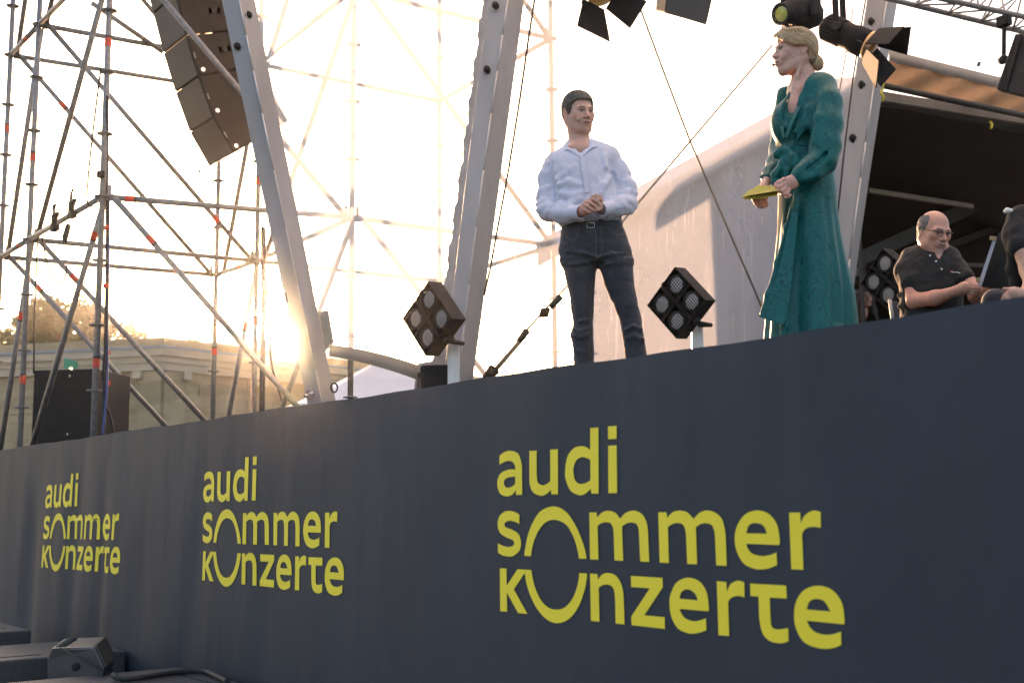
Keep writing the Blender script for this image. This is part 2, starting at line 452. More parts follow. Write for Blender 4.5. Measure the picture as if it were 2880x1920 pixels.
for l in (0, 1, 2):
    for a, b in (('A', 'F'), ('B', 'D'), ('C', 'E'), ('F', 'H'), ('A', 'B'), ('B', 'C'), ('D', 'E'), ('F', 'D')):
        br[a + b + str(l)] = brace(a, l + 1, b, l)
# tapes: on standards (pixel row) and on braces / ledgers (fraction)
def band_on(s, v):
    p0 = nd(s, 1); lo, hi = 0.5, 9
    for _ in range(40):
        mid = (lo + hi) / 2
        if proj(Vector((p0.x, p0.y, mid)))[1] > v: lo = mid
        else: hi = mid
    band(Vector((p0.x, p0.y, lo)), Vector((0, 0, 1)), standards[s])
for s, v in (('A', 120), ('A', 1021), ('B', 443), ('B', 1068), ('C', 363), ('E', 989), ('D', 510), ('D', 905), ('F', 880)): band_on(s, v)
for key, t in (('AF1', .10), ('BC1', .3), ('CE1', .8), ('ED1', .6), ('BC2', .4)):
    a, b = nd(key[0], 1 if key[-1] == '1' else 2), nd(key[1], 1 if key[-1] == '1' else 2); band(lerp(a, b, t), b - a, ledg[key])
for key, t in (('AF0', .16), ('CE1', .22), ('BD1', .82), ('BD0', .16), ('CE0', .14), ('AB0', .12), ('BC0', .32), ('FD1', .3), ('DE0', .3)):
    a, b = nd(key[0], int(key[2]) + 1), nd(key[1], int(key[2]))
    h = (b - a); h.z = 0; h.normalize(); n = h.cross(Vector((0, 0, 1))) * .045
    p, q = a + h * .07 + n, b - h * .07 + n
    band(lerp(p, q, t), q - p, br[key])
pipe(at(245, 0, 11.2), at(470, 155, 11.6), 'diagonal_brace')
# cables and clamps on the tower
def cable(pts, r, material, name='cable', parent=None, k=6, label=None):
    m = MB(); m.path(catmull(pts, k), r, n=6)
    return m.build(name, material, parent or tower)
cable([at(284, 190, 9.3), at(270, 300, 9.25), at(256, 420, 9.25), at(248, 500, 9.25), at(245, 565, 9.25), at(262, 585, 9.25)], .008, 'black_rubber')
cable([at(302, 270, 9.42), at(301, 480, 9.4), at(301, 700, 9.3), at(298, 900, 9.2), at(293, 1110, 9.1), at(292, 1240, 9.0)], .013, 'black_rubber')
cable([at(307, 560, 9.42), at(306, 700, 9.3), at(303, 960, 9.2), at(301, 1090, 9.1), at(288, 1230, 9.0)], .008, 'blue_cable')
cable([at(106, 670, 10.4), at(101, 800, 10.4), at(97, 900, 10.3), at(95, 1050, 10.2)], .008, 'black_rubber')
cable([at(118, 664, 10.4), at(126, 710, 10.4), at(140, 765, 10.4), at(163, 795, 10.4), at(181, 785, 10.4), at(189, 745, 10.4)], .008, 'black_rubber')
cable([at(298, 1140, 9.1), at(310, 1170, 9.1), at(318, 1205, 9.1), at(316, 1235, 9.1)], .009, 'black_rubber')
cable([at(740, 640, 11.6), at(741, 800, 11.5), at(739, 950, 11.4), at(737, 1160, 11.2)], .028, 'black_rubber')
cable([at(748, 800, 11.6), at(757, 900, 11.5), at(762, 1010, 11.4), at(778, 1080, 11.2), at(800, 1150, 11.2)], .012, 'black_rubber')
for (u, v, c) in ((298, 804, 'tape'), (302, 991, 'tape'), (299, 1007, 'yellow_strap'), (303, 1078, 'tape'), (301, 640, 'tape')):
    m = MB(); p = at(u, v, 9.25); m.box(p, (.045, .035, .035)); m.build('cable_tie', c, tower, bevel=.006)
m = MB(); p = at(296, 1035, 9.2); m.tube(p + Vector((0, 0, .1)), p - Vector((0, 0, .1)), .022); m.build('cable_connector', 'black_rubber', tower)
m = MB(); p = at(283, 491, 9.33); m.tube(p + Vector((0, 0, .025)), p - Vector((0, 0, .025)), PR + .006, n=16); m.build('sleeve', 'black_metal', tower)
def clamp(u, v, D, handle):
    m = MB(); p = at(u, v, D); d = (nd('A', 1) - nd('B', 1)).normalized(); up = Vector((0, 0, 1)); s = d.cross(up)
    m.box(p + up * .01, (.05, .04, .09), (d, s, up)); m.box(p + up * .045 + d * .05, (.09, .03, .03), (d, s, up))
    m.tube(p + up * .05 - d * .01, p + up * .12 - d * .015, .012); m.tube(p + d * .09, p + d * .09 + up * .075, .006)
    m.box(p + d * .09 + up * .08, (.045, .012, .012), (d, s, up))
    if handle: m.tube(p + up * .12 - d * .015, p + up * .16 + d * .045, .009)
    else: m.box(p + up * .13 - d * .01, (.06, .02, .03), (d, s, up))
    m.box(p - up * .065 + d * .03, (.10, .05, .05), (d, s, up))
    m.build('clamp', 'black_metal', tower, bevel=.004)
clamp(200, 585, 9.8, True); clamp(152, 622, 10.05, False)
m = MB(); p = at(184, 640, 9.85)
for i in range(7): m.tube(p + Vector((.02 * math.sin(i * 2), 0, -.05 - .012 * i)), p + Vector((.02 * math.cos(i * 3), .02, .03 - .008 * i)), .018)
m.build('cable_bundle', 'black_rubber', tower)
cable([at(176, 655, 9.85), at(178, 685, 9.85), at(190, 690, 9.8), at(208, 686, 9.75)], .003, 'black_rubber')
cable([at(184, 660, 9.85), at(183, 700, 9.85), at(187, 718, 9.85), at(178, 745, 9.85)], .003, 'black_rubber')

# ================================================================== line array loudspeaker column
arr = thing('line_array', 'curved column of dark line array loudspeaker boxes hung in the scaffold tower', 'loudspeaker', at(560, 330, 10.1))
AX = at(561, 214, 10.05).x
seam = [(466, -130), (497, -16), (526, 99), (561, 214), (602.5, 330), (659, 431)]
sp = [at_x(u, v, AX) for u, v in seam]
mat('array_side', (.013, .0115, .011), (.019, .017, .0155), rough=.65, spec=.3, scale=14, bump=.15, bscale=300, dist=.001)
bw, bd = .50, .62
for i in range(len(sp) - 1):
    a, b = sp[i], sp[i + 1]; up = (a - b); h = up.length; up.normalize()
    xx = Vector((1, 0, 0)); back = xx.cross(up).normalized()
    if back.y < 0: back = -back
    g = .0015
    tl, bl = a - up * g, b + up * g
    # tapered cabinet: rear lower than front so gaps open at the back
    def q(x): return [tl + xx * x, bl + xx * x, bl + xx * x + back * bd + up * .03, tl + xx * x + back * bd - up * .03]
    m = MB(); m.hexa(q(0), q(-bw)); cab = m.build('cabinet', 'array_side', arr, bevel=.008)
    m = MB(); f0 = [tl - back * .012 + xx * -.012 - up * .008, bl - back * .012 + xx * -.012 + up * .008, bl - back * .012 - xx * (bw - .012) + up * .008, tl - back * .012 - xx * (bw - .012) - up * .008]
    m.hexa(f0, [p + back * .010 for p in f0]); m.build('grille', 'grille', cab, bevel=.006)
    # hand hole, bolts, rigging pin on the visible side
    cc = (tl + bl) / 2 + back * .30 + up * .02
    m = MB(); m.box(cc + xx * .001, (.004, .11, .05), (xx, back, up)); m.box(cc + back * .04 + xx * .001, (.004, .035, .062), (xx, back, up)); m.box(cc - back * .04 + xx * .001, (.004, .035, .062), (xx, back, up))
    m.build('hand_hole', 'black_rubber', cab)
    for dx, dz in ((-.09, .06), (.09, .06), (-.07, -.06), (.09, -.05)):
        m = MB(); m.tube(cc + back * dx + up * dz, cc + back * dx + up * dz + xx * .003, .008, n=8); m.build('screw', 'black_rubber', cab)
    if i >= 2:
        pp = bl + back * .045 + up * .045
        m = MB(); m.tube(pp - xx * .002, pp + xx * .004, .036); m.build('pin_recess', 'black_rubber', cab)
        m = MB(); m.tube(pp, pp + xx * .012, .023, .020); m.build('rigging_pin', 'chrome', cab)
        pp = (tl + bl) / 2 + back * .012; m = MB(); m.box(pp + xx * .002, (.006, .012, .05), (xx, back, up)); m.build('latch', 'steel', cab)
    m = MB(); m.box(tl + back * .4 - up * .0 + xx * -.03, (.02, .3, .03), (xx, back, up)); m.build('link_bar', 'black_metal', cab)
for du, dv, s_e in ((0, 0, (105, 625)), (6, 5, (270, 575))):
    pass
wire = thing('guy_wire', 'thin pale steering wire running from the loudspeaker column down to the scaffold', 'wire', at(580, 470, 9.9))
m = MB(); m.path([at(600, 462, 10.0), at(562, 482, 9.95), at(400, 548, 9.6), at(262, 612, 9.4)], .0022, n=5)
m.path([at(562, 482, 9.95), at(420, 570, 9.6), at(300, 600, 9.4)], .0016, n=5); m.build('line', 'tan_beam', wire)
m = MB(); m.sphere(at(562, 482, 9.95), .014); m.build('knot', 'black_rubber', wire)

# black cabinet standing in the wing
sub = thing('speaker_cabinet', 'tall black speaker cabinet seen from its side, behind the scaffold at the stage edge', 'speaker', at_z(190, 1300, FLOOR))
D0 = 11.3
c0, c1 = at(96, 1038, D0), at(268, 1038, D0 - .1)
xx = (c1 - c0); xx.z = 0; wdt = xx.length; xx.normalize(); yy = Vector((0, 0, 1)).cross(xx)
zb = FLOOR - .4
cab = MB(); ctr = (c0 + c1) / 2; cab.box((ctr.x + yy.x * .35, ctr.y + yy.y * .35, (zb + ctr.z) / 2), (wdt, .7, ctr.z - zb), (xx, yy, Vector((0, 0, 1))))
body = cab.build('cabinet', 'array_side', sub, bevel=.012)
for dv in (.062, .60):
    p = lerp(c0, c1, .60) - Vector((0, 0, dv)); m = MB(); m.box(p - yy * .002, (.065, .01, .028), (xx, yy, Vector((0, 0, 1)))); m.build('handle_recess', 'black_rubber', body)
    m = MB(); m.box(p - yy * .008, (.008, .008, .02), (xx, yy, Vector((0, 0, 1)))); m.build('handle', 'chrome', body)
cl = thing('green_cloth', 'small green cloth scrap sticking up from the black speaker cabinet', 'cloth', at(198, 1037, 11.3))
g0, g1, g2, g3 = at(180, 1037, 11.32), at(180, 1006, 11.32), at(219, 1018, 11.32), at(218, 1036, 11.32)
m = MB(); m.hexa([g0, g1, g2, g3], [p + yy * .006 for p in (g0, g1, g2, g3)]); m.build('cloth', 'green_cloth', cl)
m = MB(); m.box(at(199, 1037, 11.25), (.06, .02, .03)); m.build('clip', 'chrome', cl)
# ================================================================== hall ribs and clear side walls
HD = ray(7900, 1362); HD.z = 0; HD.normalize()            # direction of the hall's side wall
HN = Vector((HD.y, -HD.x, 0))
if HN.dot(CAM - at(868, 1130, 8.5)) < 0: HN = -HN         # towards the camera
H0 = at(868, 1130, 8.5)
def hall(u, v, off=0.0):
    return at_plane(u, v, H0 + HN * off, HN)
def interp(tab, v):
    tab = sorted(tab, key=lambda r: r[1])
    for (u0, v0), (u1, v1) in zip(tab, tab[1:]):
        if v <= v1 or (u1, v1) == tab[-1]: return u0 + (u1 - u0) * (v - v0) / (v1 - v0)
R1 = dict(l=[(624,0),(637,73),(690,306),(759,640),(783,790),(822,919),(840,1020),(868,1150)], m=[(671,0),(710,180),(773,482),(798,640),(839,800),(858,915),(888,1048),(909,1150)], r=[(716,0),(741,118),(784,339),(812,477),(845,640),(879,800),(893,876),(918,995),(948,1150)])
R2 = dict(f=[(1358,0),(1341,128),(1315,319),(1293,500),(1276,600),(1262,715),(1248,820),(1205,1090)], l=[(1376,0),(1358,128),(1333,319),(1312,500),(1300,600),(1275,800),(1246,1090)], m=[(1427,0),(1411,128),(1379,319),(1360,500),(1343,600),(1308,868),(1287,1090)], r=[(1462,0),(1452,105),(1417,319),(1401,500),(1389,600),(1350,850),(1322,1090)], o=[(1473,0),(1463,105),(1427,319),(1410,500),(1397,600),(1356,850),(1328,1090)])
R3 = dict(l=[(2438,0),(2430,61),(2400,224),(2379,400),(2363,500),(2332,730),(2312,900)], m=[(2494,0),(2481,89),(2458.6,224),(2433,400),(2423.5,500),(2389,730),(2368,900)], r=[(2526,0),(2512,89),(2481,224),(2461,400),(2448,500),(2412,730),(2388,900)])
for _R in (R1, R2, R3):
    for _k in _R:
        _a = np.array(_R[_k]); _c = np.polyfit(_a[:, 1], _a[:, 0], 2)
        _R[_k] = [(float(np.polyval(_c, v_)), float(v_)) for v_ in np.linspace(-600, 1160, 30)]      # straighten the traced edges
def rib_mesh(mb, R, base, rows, dl=.07, dr=.09):
    ring = []
    for v in rows:
        def pt(k, off): return base(interp(R[k], v), v, off)
        l, mm, r = pt('l', -dl), pt('m', 0), pt('r', -dr)
        ring.append([l, mm, r, l + r - mm])
    vs = [p for q in ring for p in q]; n = len(rows); fs = []
    for i in range(n - 1):
        for k in range(4): fs.append([i * 4 + k, i * 4 + (k + 1) % 4, (i + 1) * 4 + (k + 1) % 4, (i + 1) * 4 + k])
    fs += [[3, 2, 1, 0], [(n - 1) * 4 + k for k in range(4)]]
    mb.add(vs, fs)
    return ring
rowsA = [-500, -250, 0, 100, 200, 320, 480, 640, 800, 915, 1040, 1150]
def b1(u, v, o): return hall(u, v, o)
mat('alu_face', (.30, .305, .32), (.235, .238, .25), rough=.5, metal=.15, scale=3, bump=.12, bscale=30, stretch=(1, 1, .3), dist=.003)
rib1 = thing('roof_rib', 'grey aluminium roof rib leaning left, nearest the sun', 'beam', hall(905, 1150), group='aluminium roof ribs')
m = MB(); rr = rib_mesh(m, R1, b1, rowsA); m.build('profile', 'alu_face', rib1)
def strip(mb, R, k0, k1, rows, base, o0, o1, thick):
    for v0, v1 in zip(rows, rows[1:]):
        q = [base(interp(R[k0], v0), v0, o0), base(interp(R[k1], v0), v0, o1), base(interp(R[k1], v1), v1, o1), base(interp(R[k0], v1), v1, o0)]
        mb.hexa(q, [p - HN * thick for p in q])
# groove cover along the rib, lower reinforcing plate
m = MB()
for v0, v1 in zip(rowsA[2:], rowsA[3:]):
    a0, a1 = hall(interp(R1['m'], v0), v0, .004), hall(interp(R1['m'], v1), v1, .004)
    m.tube(a0, a1, .007, n=6)
m.build('keder_rail', 'alu', rib1)
m = MB(); strip(m, R1, 'l', 'm', [482, 600, 700, 800, 900, 1000, 1150], lambda u, v, o: hall(lerp(u, interp(R1['m'], v), .12), v, o), -.055, .012, .01); m.build('splice_plate', 'alu_face', rib1)
def eye(u, v, par, off=.02, s=1.0, fn=hall):
    p = fn(u, v, off - .05 * 0); m = MB(); m.lathe([(.028 * s, 0), (.03 * s, .006), (.014 * s, .01), (.014 * s, .028)], p - HN * .02, HN, n=12); m.build('bolt', 'black_metal', par)
eye(670, 129, rib1, -.02); eye(700, 40, rib1, -.02)
m = MB(); p = hall(872, 1108, -.03); d = (hall(845, 1118, .1) - p).normalized(); m.tube(p, p + d * .10, .014, .010); m.lathe([(.03, -.005), (.03, .012)], p, d, n=10); m.build('pin', 'chrome', rib1)
m = MB(); pts = [hall(940 + 9 * math.cos(a), 1090 + 13 * math.sin(a), .0) for a in np.linspace(0, 2 * math.pi, 16)]; m.path(pts, .006, n=6); m.build('eye_ring', 'black_metal', rib1)
m = MB(); q = [hall(896, 876, -.1), hall(924, 871, -.1), hall(940, 963, -.1), hall(914, 990, -.1)]; m.hexa(q, [p - HN * .03 for p in q]); m.build('side_plate', 'grey_fabric', rib1)
m = MB(); q = [hall(800, 824, -.055), hall(807, 822, -.055), hall(813, 850, -.055), hall(806, 852, -.055)]; m.hexa(q, [p + HN * .004 for p in q]); m.build('slot', 'black_metal', rib1)

rib2 = thing('roof_rib', 'grey aluminium roof rib leaning right, behind the left spotlight cluster', 'beam', hall(1285, 1090), group='aluminium roof ribs')
m = MB(); rib_mesh(m, R2, b1, rowsA[:-1] + [1090]); m.build('profile', 'alu_face', rib2)
m = MB(); strip(m, R2, 'r', 'o', rowsA[:-1] + [1090], hall, -.095, -.11, .02); m.build('outer_flange', 'alu_face', rib2)
mat('keder_fabric', (.33, .33, .34), (.26, .26, .27), rough=.8, scale=8, bump=.3, bscale=20, dist=.01)
m = MB()
def kf(a, b):
    v = lerp(-400, 1090, b); u0 = interp(R2['f'], v) + 3 * math.sin(v * .06) + 2 * math.sin(v * .17); u1 = interp(R2['l'], v)
    return hall(lerp(u0, u1, a), v, lerp(-.10, -.075, a))
m.grid(kf, 3, 120); m.build('keder_flap', 'keder_fabric', rib2, recalc=False)
m = MB()
for v0, v1 in zip(rowsA[2:-1], rowsA[3:-1] + [1090]): m.tube(hall(interp(R2['m'], v0), v0, .004), hall(interp(R2['m'], v1), v1, .004), .007, n=6)
m.build('keder_rail', 'alu', rib2)
m = MB(); strip(m, R2, 'm', 'r', [590, 700, 800, 900, 1000, 1090], lambda u, v, o: hall(lerp(u, interp(R2['m'], v), .15), v, o), .012, -.075, .01); m.build('splice_plate', 'alu_face', rib2)
for u, v in ((1396, 14), (1372, 194)): eye(u, v, rib2, 0.0, 1.1)
m = MB(); q = [hall(1180, 1020, -.12), hall(1245, 1010, -.12), hall(1255, 1095, -.12), hall(1170, 1095, -.12)]; m.hexa(q, [p - HN * .04 for p in q]); m.build('foot_plate', 'grey_fabric', rib2)

R3OFF = .0
rib3 = thing('roof_rib', 'pale aluminium roof rib behind the woman in the green dress', 'beam', hall(2368, 900), group='aluminium roof ribs')
m = MB(); rib_mesh(m, R3, b1, rowsA[:-3] + [900], .06, .10); m.build('profile', 'alu_face', rib3)
m = MB()
for v0, v1 in zip([0, 100, 224, 400, 500, 730], [100, 224, 400, 500, 730, 900]): m.tube(hall(interp(R3['m'], v0), v0, .004), hall(interp(R3['m'], v1), v1, .004), .009, n=6)
m.build('keder_rail', 'alu', rib3)
for u, v in ((2428, 238), (2403, 388), (2455, 60)): eye(u, v, rib3, -.02, 1.5)
m = MB(); m.tube(hall(2470, 222, .02), hall(2478, 236, .02), .012); m.build('tape_band', 'tape', rib3)
m = MB(); m.path(catmull([hall(2484, 250, .0), hall(2478, 262, .02), hall(2486, 275, .03), hall(2480, 286, .0)], 5), .012, n=6); m.path(catmull([hall(2487, 228, .0), hall(2484, 238, .02), hall(2484, 246, .02)], 5), .01, n=6); m.build('ratchet_strap', 'yellow_strap', rib3)

# clear film: see-through, scatters the low sun, scratched
def _film(name, haze, scratch, trans=(.93, .93, .94)):
    m, nt, b = node_mat(name)
    nt.nodes.remove(b)
    out = nt.nodes['Material Output']
    tr = nt.nodes.new('ShaderNodeBsdfTransparent'); tr.inputs[0].default_value = (*trans, 1)
    tl = nt.nodes.new('ShaderNodeBsdfTranslucent'); tl.inputs[0].default_value = (.70, .75, .86, 1)
    df = nt.nodes.new('ShaderNodeBsdfDiffuse'); df.inputs[0].default_value = (.66, .70, .78, 1)
    m1 = nt.nodes.new('ShaderNodeMixShader'); m1.inputs[0].default_value = .66
    nt.links.new(tl.outputs[0], m1.inputs[1]); nt.links.new(df.outputs[0], m1.inputs[2])
    # haze factor: base + mottling + scratches
    n1 = _noise(nt, 3.0, 6, .65); r1 = _ramp(nt, n1.outputs[0], [(.3, (haze * .93,) * 3), (.7, (haze * 1.08,) * 3)])
    last = r1.outputs[0]
    for st, rot, thr in (((70, 70, 3.0), .45, .66), ((60, 60, 2), -.12, .66), ((80, 80, 5), -.75, .68), ((30, 30, 1), .05, .62)):
        tc = nt.nodes.new('ShaderNodeTexCoord'); mp = nt.nodes.new('ShaderNodeMapping')
        mp.inputs['Scale'].default_value = st; mr = nt.nodes.new('ShaderNodeMapping'); mr.inputs['Rotation'].default_value = (rot, rot * .7, rot * .4)
        nz = nt.nodes.new('ShaderNodeTexNoise'); nz.inputs['Scale'].default_value = 1.0; nz.inputs['Detail'].default_value = 3
        nt.links.new(tc.outputs['Object'], mr.inputs[0]); nt.links.new(mr.outputs[0], mp.inputs[0]); nt.links.new(mp.outputs[0], nz.inputs['Vector'])
        rr_ = _ramp(nt, nz.outputs[0], [(thr, (0, 0, 0)), (thr + .05, (scratch,) * 3)])
        ad = nt.nodes.new('ShaderNodeMath'); ad.operation = 'ADD'; ad.use_clamp = True
        nt.links.new(last, ad.inputs[0]); nt.links.new(rr_.outputs[0], ad.inputs[1]); last = ad.outputs[0]
    mx = nt.nodes.new('ShaderNodeMixShader'); nt.links.new(last, mx.inputs[0])
    nt.links.new(tr.outputs[0], mx.inputs[1]); nt.links.new(m1.outputs[0], mx.inputs[2])
    nt.links.new(mx.outputs[0], out.inputs[0])
    return m
_film('clear_film', .50, .08)
_film('window_film', .31, .09)
film1 = thing('clear_sidewall', 'translucent clear plastic sidewall stretched between the two left roof ribs', 'tent wall', hall(1060, 1000), group='clear plastic tent walls')
def sag(a): return 4 * a * (1 - a)
def f1(a, b):
    v = lerp(-420, 1.0, 0) + 0
    vb = lerp(985, 1075, a) + 0 * a
    vv = lerp(-420, vb, b)
    u = lerp(interp(R1['r'], vv) - 3, interp(R2['f'], vv) + 8, a)
    return hall(u, vv, -.11 + .02 * math.sin(b * 9) * sag(a))
m = MB(); m.grid(f1, 24, 60); m.build('film', 'clear_film', film1, recalc=False)
mat('hem_fabric', (.46, .38, .30), (.38, .31, .25), rough=.8, scale=5, bump=.25, bscale=12, dist=.01)
m = MB()
def hem(a, b):
    u = lerp(925, 1200, a); top = lerp(968, 1035, a) - 9 * sag(a); bot = lerp(1001, 1078, a) - 8 * sag(a)
    return hall(u, lerp(top, bot, b), -.095 + .012 * math.sin(b * 3.1))
m.grid(hem, 30, 5); m.build('hem_band', 'hem_fabric', film1, recalc=False)

film2 = thing('clear_sidewall', 'scratched clear plastic sidewall behind the man and the woman', 'tent wall', hall(1900, 900), group='clear plastic tent walls')
def f2(a, b):
    vv = lerp(-420, 1110, b)
    u = lerp(interp(R2['o'], vv) - 4, interp(R3['l'], vv) + 10, a)
    return hall(u, vv, -.12 + .015 * math.sin(a * 14 + b * 3) * b)
m = MB(); m.grid(f2, 60, 50); m.build('film', 'window_film', film2, recalc=False)

# bracing cables behind the clear wall, with turnbuckles
def brace_wire(pts, label, r=.009, off=-.06):
    t = thing('bracing_cable', label, 'cable', hall(*pts[-1], off), group='wall bracing cables')
    m = MB(); P = [hall(u, v, off) for u, v in pts]; m.path(P, r, n=8); m.build('wire', 'tan_beam', t)
    return t, P
t, P = brace_wire([(1788, -10), (1862, 190), (1941, 398), (2046, 640), (2142, 862)], 'steel bracing cable running down rightwards behind the woman')
t, P = brace_wire([(2172, 128), (1941, 398), (1760, 612), (1630, 770), (1540, 862), (1480, 930)], 'steel bracing cable running down leftwards behind the man', off=-.07)
m = MB(); a, b = hall(1575, 835, -.07), hall(1550, 865, -.07); m.tube(a, b, .03, .018); m.build('shackle', 'black_metal', t)
a, b = hall(1545, 868, -.07), hall(1518, 890, -.07); m = MB(); m.tube(a, lerp(a, b, .5), .012, .045, n=8); m.tube(lerp(a, b, .5), b, .045, .012, n=8); m.build('hook', 'black_metal', t)
a, b = hall(1482, 930, -.07), hall(1458, 960, -.07); m = MB(); m.tube(a, b, .03, .022); m.build('turnbuckle', 'black_metal', t)
m = MB(); m.tube(hall(1482, 932, -.07), hall(1380, 1050, -.07), .010); m.tube(hall(1478, 947, -.07), hall(1386, 1054, -.07), .010); m.build('strap_pair', 'tan_beam', t)
m = MB(); m.tube(hall(1390, 1038, -.07), hall(1362, 1070, -.07), .05, .03); m.build('anchor', 'black_metal', t)
t = thing('guide_cable', 'dark cable hanging along the right side of the leaning rib', 'cable', hall(1330, 880, .12))
m = MB(); m.path([hall(u, v, .1) for u, v in ((1505, -10), (1485, 120), (1462, 280), (1430, 480), (1400, 640), (1378, 760), (1362, 830))], .009, n=8); m.build('wire', 'black_rubber', t)
t = thing('guide_cable', 'thin dark cable running down the left edge of the rib behind the woman', 'cable', hall(2380, 400, .1))
m = MB(); m.path([hall(u, v, .05) for u, v in ((2436, -10), (2424, 62), (2400, 215), (2375, 420), (2352, 640))], .008, n=8); m.build('wire', 'black_rubber', t)
t = thing('guide_cable', 'thin tan cord between the spotlight and the clear wall', 'cable', hall(2360, 250, -.05))
m = MB(); m.path([hall(u, v, -.1) for u, v in ((2400, 20), (2383, 130), (2362, 250), (2345, 330))], .007, n=6); m.build('wire', 'tan_beam', t)

# ================================================================== neighbouring marquee behind the clear wall (casts the shadow on it)
def DP(u, v, D): return at(u, v, D)
mq = thing('marquee', 'grey marquee with sloping roof standing behind the clear sidewall', 'tent', at(1900, 1100, 15.6))
QD = 15.4
def mwall(a, b):
    u = lerp(1622, 2440, a); top = 706 - (u - 1622) * .545 - 45
    p = at(u, lerp(top, 1260, b), QD + (u - 1600) * .0016)
    return p + AX_F * (.06 * math.sin(a * 70) + .04 * math.sin(a * 31 + 1))
mat('marquee_wall', (.19, .235, .33), (.15, .185, .27), rough=.85, scale=1.2, stretch=(2, 2, .15))
m = MB(); m.grid(mwall, 160, 6); m.build('side_wall', 'marquee_wall', mq, recalc=False)
m = MB()
e0, e1 = at(1512, 752, QD - .3), at(2420, 250, QD + 1.0)
e2, e3 = at(1512, 716, QD - .3), at(2420, 216, QD + 1.0)
m.hexa([e0, e1, e3, e2], [p + AX_F * 1.2 + Vector((0, 0, .25)) for p in (e0, e1, e3, e2)]); m.build('roof', 'marquee_wall', mq)
m = MB(); m.tube(at(1640, 735, QD + .1), at(1640, 1260, QD + .1), .05); m.build('post', 'alu', mq)
# ================================================================== sandstone building and trees far behind
def _stone():
    m, nt, b = node_mat('sandstone')
    n = _noise(nt, .9, 6, .6); r = _ramp(nt, n.outputs[0], [(.3, (.50, .38, .23)), (.55, (.43, .32, .19)), (.75, (.35, .255, .15))])
    tc = nt.nodes.new('ShaderNodeTexCoord'); vz = nt.nodes.new('ShaderNodeTexVoronoi'); vz.inputs['Scale'].default_value = .8
    mp = nt.nodes.new('ShaderNodeMapping'); mp.inputs['Scale'].default_value = (.7, .7, 2.6)
    nt.links.new(tc.outputs['Object'], mp.inputs[0]); nt.links.new(mp.outputs[0], vz.inputs['Vector'])
    mx = nt.nodes.new('ShaderNodeMix'); mx.data_type = 'RGBA'; mx.blend_type = 'MULTIPLY'; mx.inputs[0].default_value = .35
    bw = nt.nodes.new('ShaderNodeRGBToBW'); nt.links.new(vz.outputs['Color'], bw.inputs[0]); nt.links.new(r.outputs[0], mx.inputs[6]); nt.links.new(bw.outputs[0], mx.inputs[7])
    nt.links.new(mx.outputs[2], b.inputs['Base Color']); b.inputs['Roughness'].default_value = .9
    _bump(nt, n.outputs[0], b, .3, .05)
_stone()
mat('pale_stone', (.48, .40, .30), (.42, .35, .26), rough=.85, scale=.6, stretch=(1, 1, 3))
mat('lead', (.26, .29, .35), (.22, .24, .28), rough=.5, scale=2)
BZ = at(461, 948, 43).z
cr = at_z(461, 948, BZ)
lf = at_z(-260, 986, BZ); rt = at_z(1500, 1080, BZ)
bld = thing('stone_building', 'sandstone building with cornice and corner pilaster behind the scaffold', 'building', (cr.x, cr.y, 0))
def offs(p0, p1, d):
    n = (p1 - p0).cross(Vector((0, 0, 1))).normalized()
    if n.dot(CAM - p0) < 0: n = -n
    return n * d
def band2(z0, z1, out, name, material, par=None):
    nl, nr = offs(cr, lf, out), offs(cr, rt, out)
    # mitred corner
    bis = (nl + nr); bis = bis * (out * out / max(1e-6, nl.dot(bis))) if out else Vector((0, 0, 0))
    c = cr + bis; L = lf + nl; Rr = rt + nr; m = MB()
    ob = []
    for a, b in ((L, c), (c, Rr)):
        back = Vector((0, 0, 0)) - (nl if a is L else nr).normalized() * .6 if out else -(offs(cr, lf, 1) if a is L else offs(cr, rt, 1)) * .6
        q0 = [Vector((a.x, a.y, z0)), Vector((b.x, b.y, z0)), Vector((b.x, b.y, z1)), Vector((a.x, a.y, z1))]
        m.hexa(q0, [p + back for p in q0])
    return m.build(name, material, par or bld)
H = BZ
wall_o = band2(0.01, H - .9, 0.001, 'wall', 'sandstone')
band2(H - .33, H, .10, 'parapet', 'sandstone', wall_o)
band2(H - .42, H - .335, .42, 'lead_flashing', 'lead', wall_o)
band2(H - .68, H - .425, .36, 'cornice', 'pale_stone', wall_o)
band2(H - .90, H - .685, .24, 'cornice', 'pale_stone', wall_o)
band2(H - 1.18, H - .905, .16, 'cornice', 'pale_stone', wall_o)
band2(H - 2.55, H - 2.42, .06, 'string_course', 'sandstone', wall_o)
band2(H - 2.9, H - 2.83, .03, 'string_course', 'sandstone', wall_o)
